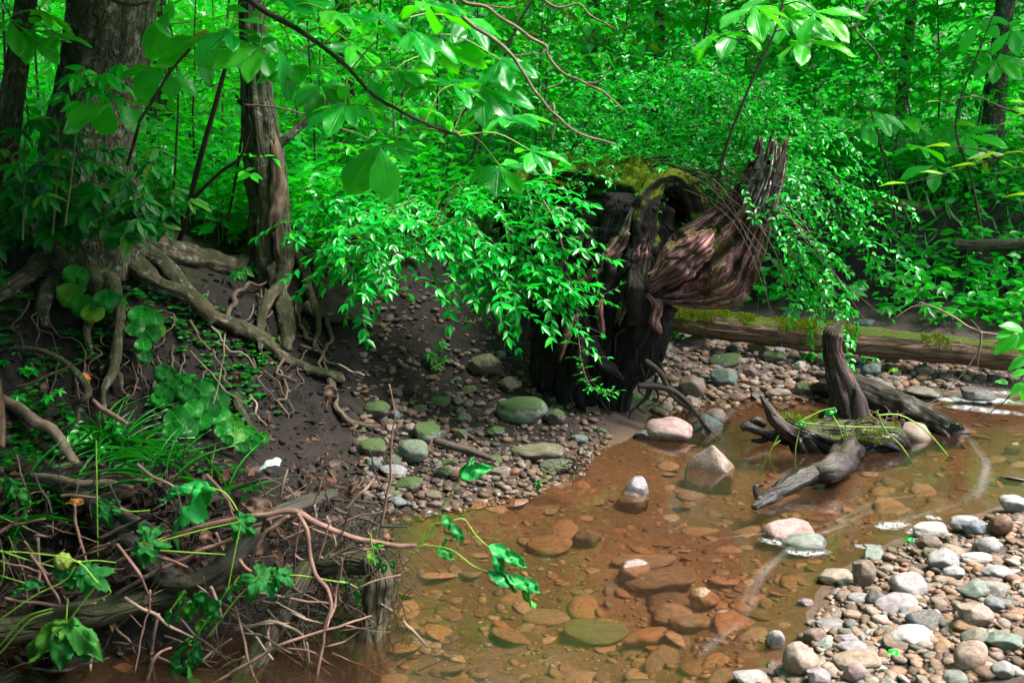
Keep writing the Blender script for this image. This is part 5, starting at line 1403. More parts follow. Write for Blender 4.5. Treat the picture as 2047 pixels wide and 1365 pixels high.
def buckeye():
    t = thing('buckeye_branch', 'overhanging branch with large five fingered leaves near the top of the photo', 'branch', at(560, -160, 2.95))
    m = MB()
    C = limb(m, PL([(380, -220), (470, -40), (520, 16), (600, 62), (690, 130), (740, 185), (800, 222), (870, 255), (918, 271)], 2.95), [.013, .011, .009, .0075, .006, .0052, .005, .0045, .004], 8, .02, .06, 0)
    m.build('stem', G['twigdark'], t)
    m = MB(); lv = Leaves(TBIG)
    pal = [(1010, 232, (915, 268), (.9, -.3), .150), (1062, 302, (918, 272), (1, .2), .125), (998, 330, (905, 262), (.2, -.9), .125), (905, 170, (850, 245), (.2, .5), .13), (965, 178, (905, 265), (1, .5), .15),
           (860, 165, (790, 218), (-.2, .7), .12), (765, 288, (905, 268), (-.3, -.8), .13), (820, 60, (700, 140), (1, .3), .15), (760, 40, (640, 95), (.2, .8), .14), (705, 90, (600, 62), (1, -.2), .15),
           (880, 105, (740, 185), (1, .1), .15), (650, 20, (560, 40), (.8, .5), .14), (590, 130, (560, 50), (-.2, -.9), .15), (520, 95, (540, 25), (-.9, -.2), .14), (640, 170, (640, 100), (.3, -.8), .13),
           (790, 140, (720, 165), (.7, .5), .13), (930, 40, (760, 60), (1, .3), .15), (560, 0, (520, 10), (.3, .8), .15), (850, 5, (700, -20), (.9, .3), .15), (460, 60, (500, 5), (-.9, .1), .14), (690, 210, (700, 150), (-.4, -.6), .12), (1000, 120, (830, 70), (1, -.1), .13)]
    for x, y, f, ax, s in pal:
        Y = 2.95 + rng.normal(0, .18); c = at(x, y, Y)
        wire(m, [at(f[0], f[1], 2.95), (at(f[0], f[1], 2.95) + c) / 2 + A(0, 0, .03), c], .0026, .0018, 9, 5)
        palm(lv, c, (ax[0], ax[1], 0), 6, s * 1.12, .42, rng.uniform(.1, .55), .2, 220)
    m.build('petiole', G['petiole'], t)
    leafpx(lv, (760, 292), (776, 398), 2.9, .62, 1.6); leafpx(lv, (752, 292), (690, 392), 2.93, .55, 1.4); leafpx(lv, (700, 168), (676, 196), 2.9, .7, 1.2)
    leafpx(lv, (775, 330), (795, 415), 2.96, .35, .4); leafpx(lv, (560, 96), (588, 200), 2.9, .5, .8); leafpx(lv, (735, 150), (762, 215), 2.95, .5, .8)
    lv.into(MB()).build('foliage', G['big'], t)
    t = thing('buckeye_sapling', 'slanting buckeye sapling with very large toothed leaves before the mossy tree', 'sapling', onT(360, 485))
    m = MB(); lv = Leaves(TBIG); Y = 3.55; yb = onT(360, 485)[1]
    wire(m, PL([(352, 500, yb), (372, 440, yb - .2), (392, 350, 3.8), (425, 230, 3.6), (447, 150, 3.55), (462, 100, 3.5)]), .014, .006, 26, 7)
    wire(m, PL([(388, 395, 3.95), (440, 345, 3.8), (480, 315, 3.7), (500, 262, 3.65)]), .008, .004, 16, 6)
    wire(m, PL([(280, 240, 3.5), (300, 210, 3.5), (340, 145, 3.5), (380, 98, 3.5)]), .006, .004, 14, 6)
    wire(m, PL([(255, 330, 3.6), (275, 260, 3.5), (280, 240, 3.5)]), .006, .005, 10, 6)
    m.build('stem', G['twigdark'], t)
    for b, e, ar, tow in [((222, 205), (200, 272), .75, 1.5), ((225, 205), (112, 255), .42, .9), ((232, 205), (292, 262), .62, 1.3), ((228, 204), (168, 210), .5, .5), ((240, 204), (330, 205), .3, .5), ((228, 204), (185, 196), .5, .4),
                          ((338, 142), (344, 196), .78, 1.5), ((330, 140), (262, 192), .62, 1.3), ((342, 140), (400, 186), .55, 1.2), ((335, 136), (240, 140), .4, .6), ((345, 138), (370, 150), .5, .6), ((338, 190), (346, 226), .6, 1),
                          ((402, 72), (428, 132), 1.05, 1.6), ((410, 70), (300, 120), .5, 1.2), ((470, 85), (494, 142), .6, 1.2), ((500, 110), (560, 140), .5, .9), ((440, 90), (470, 110), .6, .9), ((340, 20), (290, 120), .45, 1.3), ((395, 105), (425, 170), .5, 1.),
                          ((500, 60), (560, 100), .5, .6), ((470, 40), (540, 40), .4, .6), ((345, 0), (332, 40), .6, 1.), ((300, 40), (345, 70), .4, .7), ((500, 25), (450, 10), .5, .6)]:
        leafpx(lv, b, e, Y + rng.normal(0, .05), ar, tow)
    lv.into(MB()).build('foliage', G['big'], t)
    lv = Leaves(TLAN); leafpx(lv, (418, 62), (378, 76), 3.45, .3, 1.2)
    tag(lv.into(MB()).build('orange_leaf', G['orange']), 'single curled orange leaf above the large toothed leaves', 'leaf')
buckeye()

def bare_twig(name, label, parts, mat='twigpale', Y=3.0, cat='branch'):
    t = thing(name, label, cat, at(*parts[0][0][0][:2], Y))
    for k, (P, r0, r1) in enumerate(parts):
        m = MB(); Q = PL(P, Y)
        limb(m, Q, [r0, r1], 8, .012, .12, 0, bend=.004); m.build('stem' if k == 0 else 'twig', G[mat], t)
bare_twig('bare_branch', 'bare knobbly twig slanting down from the top centre, the longer one', [([(900, -40), (912, 22), (980, 75), (1012, 100), (1050, 150), (1090, 210), (1112, 232), (1160, 268), (1232, 288)], .0065, .003), ([(1084, 180), (1110, 175), (1124, 166)], .0025, .0015), ([(1105, 205), (1108, 250), (1106, 285)], .0035, .002), ([(1028, 112), (1060, 106)], .0025, .0015)])
bare_twig('bare_branch', 'bare forked twig above the longer bare twig at top centre', [([(890, -30), (930, 6), (972, 14), (1000, 34), (1060, 72), (1092, 90), (1096, 110), (1118, 140), (1165, 166), (1208, 184), (1246, 216)], .006, .0028), ([(1164, 166), (1200, 164), (1220, 136)], .0025, .0015), ([(1092, 100), (1074, 112), (1060, 106)], .0025, .0015), ([(975, 12), (1010, 16), (1028, 14)], .003, .0015)], Y=3.05)
bare_twig('bare_branch', 'short bare twig at the top edge right of the forked twig', [([(1070, -20), (1092, 4), (1118, 18), (1158, 8), (1180, 30), (1229, 56)], .005, .002)], Y=3.2)
bare_twig('bare_branch', 'dark bare twig crossing the mossy tree trunk at top left', [([(180, -20), (255, 8), (300, 4)], .006, .004)], 'twigdark', 3.2)
bare_twig('bare_branch', 'thin grey twig arching right from the hollow snag', [([(490, 210), (540, 215), (610, 230), (690, 258), (740, 275)], .0045, .002)], 'twigpale', 4.2)
bare_twig('bare_branch', 'crooked thin grey twig in the dark wood at upper right', [([(1745, 0), (1712, 52), (1720, 70), (1752, 105), (1765, 135)], .007, .004), ([(1712, 52), (1660, 65), (1560, 105)], .006, .003)], 'twigpale', 6.0)
bare_twig('bare_branch', 'pale dead branch reaching from the right edge over the mossy log', [([(2100, 655), (2040, 668), (1962, 664), (1900, 630), (1846, 606), (1836, 612)], .006, .003), ([(1962, 664), (1957, 690), (1954, 735)], .005, .003), ([(1846, 608), (1820, 615), (1790, 636)], .003, .002), ([(1960, 660), (1940, 640)], .002, .001)], 'twigpale', 4.0)
bare_twig('bare_branch', 'thin hanging twig beside the rotten stump over the far shore', [([(1960, 690), (1930, 740), (1880, 790), (1840, 815)], .003, .0015)], 'twigpale', 4.1)
del_ = None

def spray(name, label, stems, leaves, Y, mat, tpl, ar, tow=.6, cat='branch', smat='stem', r=.004):
    t = thing(name, label, cat, at(*stems[0][0][:2], Y))
    for s in stems: m = MB(); wire(m, PL(s, Y), r, r * .45, 20, 6); m.build('stem', G[smat], t)
    lv = Leaves(tpl)
    for l in leaves: leafpx(lv, l[:2], l[2:4], Y + rng.normal(0, .03), ar * rng.uniform(.85, 1.15), tow)
    lv.into(MB()).build('foliage', G[mat], t)
    return t
spray('leafy_branch', 'branch of yellow green leaves entering from the right edge', [[(2120, 285), (2047, 302), (1985, 318), (1930, 338), (1880, 350), (1810, 368)], [(2000, 320), (1960, 300), (1905, 292)], [(2110, 260), (2047, 232), (1990, 210), (1950, 194), (1880, 203)]],
      [(1812, 367, 1758, 363), (1888, 350, 1842, 336), (1950, 330, 1895, 326), (1900, 292, 1846, 286), (1950, 325, 1912, 334), (2010, 312, 1935, 306), (1990, 305, 1940, 322), (2047, 305, 2000, 300), (2000, 322, 2030, 330), (1965, 322, 1975, 345), (2030, 242, 1992, 246), (2090, 262, 2030, 258), (2047, 205, 2010, 196), (2080, 225, 2010, 208), (2100, 215, 2020, 222), (2060, 390, 2003, 385), (2090, 300, 2020, 296), (1880, 203, 1850, 200), (2047, 335, 2020, 333)],
      3.5, 'yellow', TOVA, .42, .15)
spray('leafy_branch', 'branch of rounded bright leaves low at the right edge', [[(2110, 620), (2050, 640), (2020, 668), (1985, 690)], [(2100, 700), (2050, 745), (2010, 800), (1955, 842)]],
      [(2035, 668, 1986, 705), (2020, 665, 1990, 672), (2040, 660, 2060, 720), (2045, 660, 2000, 645), (2060, 715, 2012, 735), (2050, 740, 2020, 752), (2045, 765, 2018, 790), (2015, 765, 1990, 760), (2060, 770, 2040, 800), (2060, 690, 2030, 694)], 3.3, 'big', TOVA, .6, 1.)
def pawpaw(label, pal, Y, stem, size, mat='big'):
    t = thing('pawpaw_sapling', label, 'sapling', at(*stem[0][:2], Y))
    m = MB(); lv = Leaves(TBIG)
    C = wire(m, PL(stem, Y), .009, .004, 24, 6)
    for x, y, ax, n in pal:
        c = at(x, y, Y + rng.normal(0, .12))
        j = int(np.argmin(np.linalg.norm(C - c, axis=1))); wire(m, [C[j], (C[j] + c) / 2 + A(0, 0, .03), c], .004, .002, 8, 5)
        palm(lv, c, (ax[0], ax[1], 0), n, size, .4, rng.uniform(.2, .6), .3, 230)
    m.build('stem', G['stem'], t); lv.into(MB()).build('foliage', G[mat], t)
pawpaw('sapling with bright drooping broad leaves at the top right of centre', [(1505, 12, (.2, -.8), 6), (1575, 35, (.6, -.6), 6), (1600, 80, (.6, -.4), 5), (1430, 70, (-.4, -.6), 3), (1470, 60, (-.6, -.2), 4), (1630, 25, (.9, -.1), 5), (1540, -10, (0, .6), 5), (1560, 5, (.8, -.3), 6)], 4.9, [(1425, 420), (1450, 300), (1500, 170), (1550, 60), (1575, -40)], .26)
pawpaw('sapling with broad level leaves in the gap right of the fine leaved shrub', [(1745, 225, (.4, -.4), 6), (1690, 235, (-.7, -.4), 4), (1800, 240, (.8, -.3), 5), (1720, 245, (0, -.9), 3), (1830, 290, (.5, -.5), 4)], 6.4, [(1790, 440), (1780, 360), (1755, 270), (1740, 220)], .24)
pawpaw('sapling with dim broad leaves in front of the slender dark tree', [(1895, 250, (-.5, -.6), 6), (1870, 330, (-.6, -.4), 4), (1930, 270, (.6, -.5), 5), (1990, 120, (.5, -.4), 6), (1960, 40, (-.6, -.4), 5), (2020, 60, (.4, -.6), 5)], 7.2, [(1960, 450), (1940, 350), (1910, 250), (1950, 120), (1990, 20)], .27, 'sap')
pawpaw('sapling with broad overlapping leaves at the upper left edge', [(20, 40, (.4, -.5), 5), (60, 60, (.6, -.5), 5), (110, 70, (.5, -.4), 4), (80, 20, (.2, .6), 5), (-10, 70, (-.2, -.6), 4)], 3.9, [(-60, 460), (-30, 300), (20, 130), (60, 20)], .16)
for lab, P, r in [('slim brown sapling stem left of the slanting buckeye sapling', [(345, 430), (352, 300), (356, 190), (350, 90)], .008), ('thin upright stem close left of the hollow snag', [(450, 470), (472, 350), (488, 230), (496, 90)], .009),
                  ('thin dark pole leaning in the wood above the rotten stump', [(940, 330), (985, 180), (1030, 60), (1085, -30)], .014), ('leaning grey pole rising right of the hollow snag', [(795, 420), (850, 330), (915, 240), (970, 170)], .013)]:
    Y = 5.2 if P[0][0] < 500 else 7.0
    m = MB(); lv = Leaves(TM); t = thing('sapling', lab, 'sapling', at(*P[0], Y)); C = wire(m, PL(P, Y), r, r * .5, 24, 6)
    for k in range(7):
        E = grow(C[8 + 2 * k], A(rng.normal(), rng.normal(), .3), rng.uniform(.25, .5), 7, .5, .15); wire(m, E, .002, .001, 8, 4); dress(lv, E, .075, .48, .06, True)
    m.build('stem', G['stem'], t); lv.into(MB()).build('foliage', G['sap'], t)

for lab, pal, stem, Y in [('thin stemmed seedling with narrow leaves crossing the mossy trunk', [(170, 140), (205, 150), (235, 132), (150, 150), (185, 175), (215, 190), (160, 205), (130, 190), (240, 165)], [(130, 450), (145, 330), (158, 200), (165, 120)], 3.9),
                     ('thin stemmed seedling with dim leaves low before the mossy trunk', [(120, 300), (150, 310), (100, 270), (175, 320), (90, 330), (140, 270), (210, 330), (230, 300), (110, 240)], [(105, 470), (112, 380), (118, 300), (112, 240)], 4.0),
                     ('leafy seedling in the shade right of the mossy trunk', [(300, 330), (330, 350), (290, 370), (350, 380), (320, 300), (310, 400), (380, 400), (280, 320), (340, 420), (300, 440), (270, 400)], [(310, 480), (312, 400), (310, 330), (322, 290)], 4.2),
                     ('leafy seedling in the shade under the narrow leaning trunk', [(60, 300), (30, 330), (80, 350), (20, 380), (60, 400), (40, 260), (70, 240), (90, 390), (10, 300)], [(45, 480), (48, 380), (50, 290), (55, 240)], 3.9)]:
    t = thing('seedling', lab, 'plant', at(*stem[0], Y)); m = MB(); lv = Leaves(TOVA); C = wire(m, PL(stem, Y), .005, .002, 20, 5)
    for x, y in pal:
        c = at(x, y, Y + rng.normal(0, .08)); j = int(np.argmin(np.linalg.norm(C - c, axis=1))); wire(m, [C[j], (C[j] + c) / 2 + A(0, 0, .02), c], .002, .001, 7, 4)
        palm(lv, c, (x - stem[-1][0], -20, 0), 5, .10, .36, rng.uniform(.15, .6), .3, 190)
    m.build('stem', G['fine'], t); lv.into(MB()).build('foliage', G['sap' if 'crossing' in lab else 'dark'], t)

# ------------------------------------------------------------------ small plants of the left bank
def round_plant(label, spots, r, mat='dark'):
    b = onT(*spots[0][:2]); t = thing('round_leaved_plant', label, 'plant', b)
    m = MB(); lv = Leaves(TRND)
    for s in spots:
        px, py = s[:2]; k = s[2] if len(s) > 2 else r
        g = onT(px, py + 22); Y = g[1] - rng.uniform(.07, .14); c = at(px, py, Y)
        L = k * 1.75 / FPX * Y
        D = A(rng.normal(0, .5), -.35, -.75)
        N = facing(c, .55, 1.1) + rng.normal(0, .22, 3)
        lv.add(c - nrm(D) * L * .5, D, N, L, L * 1.1)
        wire(m, [g + A(0, .03, -.01), (g + c) / 2 + A(0, 0, .03), c], .0025, .0018, 7, 4)
    m.build('stem', G['fine'], t); lv.into(MB()).build('foliage', G[mat], t)
round_plant('round leaved plant below the mossy tree, the highest on the bank', [(152, 552, 27), (140, 590, 30), (168, 612, 30), (186, 625, 24), (212, 598, 25), (230, 608, 24), (150, 575, 24)], 26)
round_plant('round leaved plant halfway down beside the hanging roots', [(282, 632, 27), (270, 655, 22), (300, 670, 24), (312, 660, 20), (286, 690, 18), (310, 640, 18), (290, 715, 16)], 22)
round_plant('large clump of round dark green leaves at the foot of the bank', [(330, 750, 26), (348, 770, 26), (328, 786, 26), (362, 762, 22), (376, 790, 28), (402, 788, 32), (420, 780, 30), (412, 815, 32), (436, 800, 26), (400, 838, 28), (352, 835, 28), (372, 856, 28), (345, 862, 22), (440, 832, 24), (385, 818, 24), (318, 800, 20)], 26)
round_plant('small clump of round leaves right of the large clump', [(446, 858, 20), (468, 850, 22), (472, 876, 22), (496, 868, 22), (512, 880, 18), (524, 876, 16), (500, 892, 18), (484, 895, 15), (455, 880, 14)], 18)
def leafy(label, spots, size, n, mat='dark', tpl=None, hgt=.06, name='leafy_plant', Y=None):
    t = thing(name, label, 'plant', onT(*spots[0]))
    lv = Leaves(tpl or TOVA)
    for px, py in spots:
        g = onT(px, py + 12); c = g + A(0, -.04, hgt * rng.uniform(.7, 1.4))
        if Y: c = at(px, py, Y + rng.uniform(-.2, .05)); g = c + A(rng.normal(0, .02), .10, -.08)
        m = MB(); wire(m, [g - A(0, 0, .02), c], .003, .002, 4, 4); m.build('stem', G['fine'], t)
        palm(lv, c, (rng.normal(), -.6 + rng.normal(0, .4), 0), n, size * rng.uniform(.8, 1.2), .45, .8, .25, 260)
    lv.into(MB()).build('foliage', G[mat], t)
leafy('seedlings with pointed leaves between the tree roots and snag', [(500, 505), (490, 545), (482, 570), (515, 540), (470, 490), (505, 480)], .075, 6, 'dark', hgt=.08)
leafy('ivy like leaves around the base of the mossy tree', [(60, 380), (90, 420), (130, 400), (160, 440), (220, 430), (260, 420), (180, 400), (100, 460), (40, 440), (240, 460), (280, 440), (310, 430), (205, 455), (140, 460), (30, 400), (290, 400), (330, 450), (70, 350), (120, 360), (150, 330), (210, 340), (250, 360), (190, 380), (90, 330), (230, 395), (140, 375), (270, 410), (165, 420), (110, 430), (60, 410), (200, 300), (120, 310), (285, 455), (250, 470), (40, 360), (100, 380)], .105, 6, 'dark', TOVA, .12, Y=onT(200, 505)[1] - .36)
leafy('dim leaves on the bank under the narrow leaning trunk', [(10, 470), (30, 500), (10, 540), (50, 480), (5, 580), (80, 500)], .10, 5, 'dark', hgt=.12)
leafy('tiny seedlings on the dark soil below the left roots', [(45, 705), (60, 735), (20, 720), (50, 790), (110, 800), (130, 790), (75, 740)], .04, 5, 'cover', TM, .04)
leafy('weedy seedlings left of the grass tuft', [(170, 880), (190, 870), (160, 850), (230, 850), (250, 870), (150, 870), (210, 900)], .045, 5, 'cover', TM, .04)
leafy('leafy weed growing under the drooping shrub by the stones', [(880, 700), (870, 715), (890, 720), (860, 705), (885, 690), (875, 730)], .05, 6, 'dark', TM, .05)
leafy('weeds at the foot of the dark bank on the far right', [(1790, 590), (1830, 600), (1880, 590), (1930, 600), (1760, 560), (1850, 630), (1900, 640), (1700, 600), (1960, 610), (1990, 640), (1720, 575), (1800, 570), (1850, 580), (1950, 575), (2020, 600), (1650, 590), (1770, 620), (1930, 625)], .095, 7, 'cover', TM, .09)
leafy('trailing leaves on the bare face of the far bank', [(1750, 520), (1790, 500), (1830, 530), (1840, 505), (1870, 520), (2000, 520), (2030, 500), (2010, 470), (1980, 540), (1640, 560), (1600, 580), (1620, 600), (1560, 560), (1580, 620), (1700, 480), (1770, 470), (1900, 480), (1940, 500), (1880, 545), (1960, 560), (1820, 560), (1730, 545), (2040, 540), (1680, 530), (1960, 470)], .09, 6, 'cover', TM, .06)
leafy('green seedlings showing under the mossy log', [(1600, 705), (1610, 712), (1690, 708), (1720, 710), (1745, 712), (1650, 712)], .05, 5, 'cover', TM, .04)
def tuft(label, spots, L, n, mat='grass'):
    t = thing('grass_tuft', label, 'grass', onT(*spots[0])); lv = Leaves(_tpl_big('lance', 1, 9, 3, 0, 0, .45, .2, 0))
    for px, py in spots:
        g = onT(px, py)
        a = rng.uniform(0, 6.28, n)
        lv.add(g + rng.normal(0, .015, (n, 3)) * A(1, 1, 0), np.stack([np.cos(a) * .7, np.sin(a) * .6 - .2, rng.uniform(.25, .9, n)], 1), np.stack([-np.cos(a), -np.sin(a), .6 + 0 * a], 1), L * rng.uniform(.5, 1.2, n), .006)
    lv.into(MB()).build('foliage', G[mat], t)
tuft('bright grass tuft on the soil above the debris pile', [(215, 880), (235, 890), (250, 905), (200, 870), (270, 915), (290, 920), (310, 930), (230, 900)], .20, 16)
tuft('short grass blades right of the bright grass tuft', [(345, 910), (360, 925), (330, 925)], .13, 9)
tuft('thin grass hanging under the rotten stump', [(1250, 800), (1270, 800), (1285, 815), (1240, 790)], .10, 10)
tuft('grass and stalks hanging over the upper edge of the debris pile', [(40, 985), (90, 990), (140, 1000), (430, 985), (460, 1000), (330, 970)], .22, 9)
tuft('grass sprigs at the left frame edge in the debris pile', [(5, 1040), (20, 1060), (45, 1050), (10, 1090)], .24, 9)

# ------------------------------------------------------------------ debris pile, lower left
def wood(name, label, cat, P, w, mat, Y=None, seg=16, **k):
    o = L_(None, name, P, w, mat, seg, Y, **k)
    return tag(o, label, cat)
def branchy(name, label, cat, parts, mat, Y=None, group=None):
    t = thing(name, label, cat, at(*parts[0][0][0][:2], (parts[0][0][0][2] if len(parts[0][0][0]) > 2 else Y)), group)
    for k, (P, w) in enumerate(parts):
        L_(t, 'stem' if k == 0 else 'twig', P, w, mat, 10, Y, step=.010, lump=.12, ridge=.05, bend=.005)
    return t
wood('debris_log', 'black wet log sloping down through the debris pile', 'log', [(205, 1015, 2.88), (240, 1050, 2.79), (290, 1105, 2.73), (340, 1155, 2.69), (385, 1172, 2.67)], [34, 46, 50, 46, 30], 'driftdark', None, 22, step=.008, lump=.12, ridge=.2)
wood('debris_log', 'grey brown crooked log with a knot hole in the debris pile', 'log', [(330, 1165, 2.67), (385, 1168, 2.65), (440, 1142, 2.65), (490, 1085, 2.68), (545, 1035, 2.75), (610, 1008, 2.83), (668, 990, 2.91)], [30, 44, 52, 40, 36, 36, 30], 'debris', None, 24, step=.008, lump=.14, ridge=.22, jag1=.02)
wood('debris_log', 'short black charred log beside the black wet log', 'log', [(238, 1018, 2.79), (275, 1045, 2.75), (312, 1062, 2.73)], [20, 26, 20], 'driftdark', None, 16, step=.008, lump=.12, ridge=.2)
wood('debris_log', 'pale mottled log standing aslant at the front of the debris pile', 'log', [(612, 1130, 2.79), (596, 1165, 2.73), (560, 1230, 2.67), (520, 1300, 2.61), (478, 1385, 2.53), (460, 1440, 2.49)], [30, 40, 46, 50, 54, 54], 'debrismoss', None, 24, step=.010, lump=.08, ridge=.1)
wood('debris_log', 'thick brown log pointing right at the end of the debris pile', 'log', [(600, 1128, 2.88), (660, 1122, 2.85), (715, 1120, 2.83), (752, 1132, 2.81)], [46, 54, 54, 40], 'debrismoss', None, 24, step=.010, lump=.1, ridge=.15, jag1=.03)
wood('debris_stump', 'upright rotting root stub at the right end of the debris pile', 'stump', [(752, 1120, 2.79), (756, 1165, 2.77), (750, 1220, 2.76), (742, 1290, 2.73), (722, 1385, 2.67)], [36, 50, 48, 54, 62], 'debrismoss', None, 26, step=.008, lump=.22, ridge=.35, jag0=.03)
wood('debris_log', 'long mossy dark log along the bottom of the debris pile', 'log', [(-60, 1268, 2.55), (40, 1258, 2.57), (150, 1232, 2.61), (260, 1208, 2.65), (360, 1188, 2.69)], [50, 58, 58, 52, 40], 'debrismoss', None, 24, step=.012, lump=.1, ridge=.1)
wood('debris_log', 'dark log disappearing under the leaf litter at the left', 'log', [(60, 955, 3.2), (120, 975, 3.12), (190, 1008, 3.0), (215, 1035, 2.87)], [26, 30, 32, 26], 'driftdark', None, 18, step=.01, lump=.12, ridge=.2)
wood('debris_log', 'split pale wood lying behind the wilted sycamore leaf', 'log', [(205, 1000, 3.06), (260, 985, 3.06), (310, 975, 3.08), (360, 968, 3.1)], [20, 26, 24, 12], 'inner', None, 14, step=.008, lump=.15, ridge=.35, jag0=.02, jag1=.02)
wood('debris_stick', 'dark stick in the gravel above the waterline of the left bank', 'stick', [(868, 880, 4.05), (900, 890, 4.02), (950, 905, 3.98), (990, 920, 3.92)], [16, 18, 16, 10], 'driftdark', None, 12, lump=.1)
wood('branch', 'pale lichen mottled branch descending at the left frame edge', 'branch', [(-20, 790, 3.7), (30, 812, 3.66), (70, 842, 3.6), (105, 862, 3.56), (140, 915, 3.46), (165, 950, 3.38), (215, 968, 3.3)], [22, 24, 26, 24, 22, 20, 14], 'twigpale', None, 14, step=.012, lump=.14, bend=.008)
wood('branch', 'pale smooth branch lying along the top of the debris pile', 'branch', [(62, 950, 3.14), (110, 955, 3.1), (160, 966, 3.06), (215, 965, 3.05), (265, 974, 3.02)], [12, 16, 15, 17, 8], 'twigpale', None, 12, step=.012, lump=.1)
wood('branch', 'arched dark root like branch curving down at the left edge', 'branch', [(-20, 706, 3.95), (40, 698, 3.85), (90, 704, 3.8), (130, 725, 3.75), (162, 755, 3.7), (176, 782, 3.66), (168, 798, 3.64), (152, 808, 3.66), (155, 840, 3.62), (120, 860, 3.6)], [10, 12, 12, 14, 15, 15, 14, 11, 8, 5], 'root', None, 12, step=.012, lump=.1)
wood('branch', 'reddish root lying on the soil above the grass tuft', 'branch', [(186, 800, 3.75), (205, 818, 3.7), (235, 835, 3.66), (255, 848, 3.62)], [8, 12, 11, 6], 'twigpink', None, 10, step=.012, lump=.1)
wood('mossy_stub', 'green mossy trunk stub cut by the left frame edge', 'stump', [(-14, 940, 3.4), (-8, 860, 3.42), (-12, 760, 3.44)], [36, 38, 28], 'log', None, 18, step=.012, lump=.15, ridge=.1)
branchy('branch', 'thin grey twig rising across the arched branch at left', 'branch', [([(14, 780, 3.55), (60, 765, 3.52), (120, 740, 3.5), (160, 725, 3.48), (186, 706, 3.46)], (5, 5, 4, 3, 2))], 'twigpink')
branchy('branch', 'pinkish ringed branch running right to the leafy tip over the water', 'branch', [([(232, 1124, 2.72), (290, 1098, 2.7), (330, 1078, 2.69), (400, 1055, 2.68), (470, 1035, 2.67), (540, 1025, 2.66), (590, 1024, 2.66), (640, 1048, 2.66), (700, 1074, 2.66), (770, 1088, 2.66), (832, 1092, 2.66)], (9, 11, 12, 12, 12, 11, 13, 13, 11, 11, 10))], 'twigpink')
branchy('branch', 'straight pinkish twig below the ringed branch', 'branch', [([(230, 1188, 2.66), (300, 1150, 2.66), (380, 1110, 2.66), (440, 1084, 2.66), (500, 1058, 2.67), (560, 1030, 2.68)], (8, 10, 10, 9, 9, 7)), ([(300, 1150, 2.66), (270, 1152, 2.64), (240, 1156, 2.62)], (6, 5, 4))], 'twigpink')
branchy('branch', 'pinkish twig lying level at the far left of the debris pile', 'branch', [([(10, 1196, 2.58), (60, 1204, 2.58), (120, 1212, 2.58), (160, 1210, 2.58), (190, 1206, 2.58)], (6, 7, 8, 8, 5))], 'twigpink')
branchy('branch', 'long pink twig hanging down over the front of the debris pile', 'branch', [([(596, 1026, 2.62), (614, 1060, 2.6), (616, 1100, 2.6), (632, 1150, 2.58), (660, 1190, 2.56), (652, 1250, 2.55), (640, 1310, 2.54), (626, 1380, 2.52)], (9, 10, 10, 9, 9, 8, 8, 7)), ([(614, 1110, 2.6), (604, 1118, 2.59), (590, 1110, 2.58)], (6, 5, 4)), ([(636, 1120, 2.6), (650, 1075, 2.6), (662, 1035, 2.6)], (6, 5, 3))], 'twigpink')
branchy('branch', 'bent pale twig looping over the crooked log', 'branch', [([(498, 1128, 2.64), (510, 1098, 2.62), (526, 1064, 2.62), (560, 1045, 2.62), (580, 1032, 2.62)], (8, 8, 9, 9, 7)), ([(478, 1118, 2.62), (495, 1136, 2.61), (520, 1148, 2.6)], (8, 7, 6))], 'twigpink')
branchy('branch', 'brown stick crossing low in front of the pale mottled log', 'branch', [([(410, 1375, 2.5), (480, 1335, 2.5), (560, 1290, 2.5), (640, 1262, 2.52), (690, 1250, 2.54), (740, 1232, 2.6)], (8, 8, 7, 6, 5, 4))], 'twigpink')
branchy('branch', 'curved brown twig rising from the bottom edge left of the limp leaves', 'branch', [([(285, 1385, 2.5), (300, 1335, 2.5), (318, 1308, 2.5), (345, 1294, 2.52)], (8, 8, 7, 5))], 'twigpink')
branchy('branch', 'straight thin twig leaning in front of the pale mottled log', 'branch', [([(470, 1210, 2.56), (490, 1280, 2.54), (505, 1340, 2.52), (520, 1385, 2.5)], (5, 6, 6, 5))], 'twigpink')
branchy('branch', 'short pale twig pointing down right before the mottled log', 'branch', [([(484, 1246, 2.58), (515, 1280, 2.55), (547, 1322, 2.52)], (4, 5, 5))], 'twigpale')
branchy('branch', 'grey arched twig right of the mottled log', 'branch', [([(468, 1260, 2.6), (500, 1250, 2.6), (545, 1240, 2.6), (580, 1254, 2.6), (612, 1275, 2.6)], (7, 8, 8, 7, 6))], 'twigpale')
branchy('branch', 'grey stick end dangling over the water right of the root stub', 'branch', [([(720, 1190, 2.78), (760, 1210, 2.74), (782, 1222, 2.7)], (6, 7, 6)), ([(806, 1240, 2.7), (825, 1262, 2.68), (852, 1290, 2.66)], (8, 8, 5))], 'twigpale')
branchy('branch', 'stiff thin stem standing upright from the debris pile by the shore', 'branch', [([(762, 1052, 2.8), (772, 1000, 2.8), (782, 920, 2.8), (787, 840, 2.8), (779, 770, 2.8)], (6, 6, 5, 4, 3))], 'twigpink')
branchy('branch', 'pale forked twig on the right shoulder of the debris pile', 'branch', [([(690, 1020, 2.85), (720, 985, 2.86), (745, 955, 2.9)], (7, 7, 4)), ([(645, 1120, 2.7), (668, 1090, 2.7), (652, 1030, 2.72)], (6, 5, 4)), ([(640, 1112, 2.7), (655, 1118, 2.7), (665, 1108, 2.7)], (6, 5, 3))], 'twigpale')
branchy('branch', 'white peeled twig standing in the leaf litter', 'branch', [([(560, 1000, 2.9), (568, 965, 2.9), (574, 940, 2.92)], (4, 6, 4))], 'twigpale')
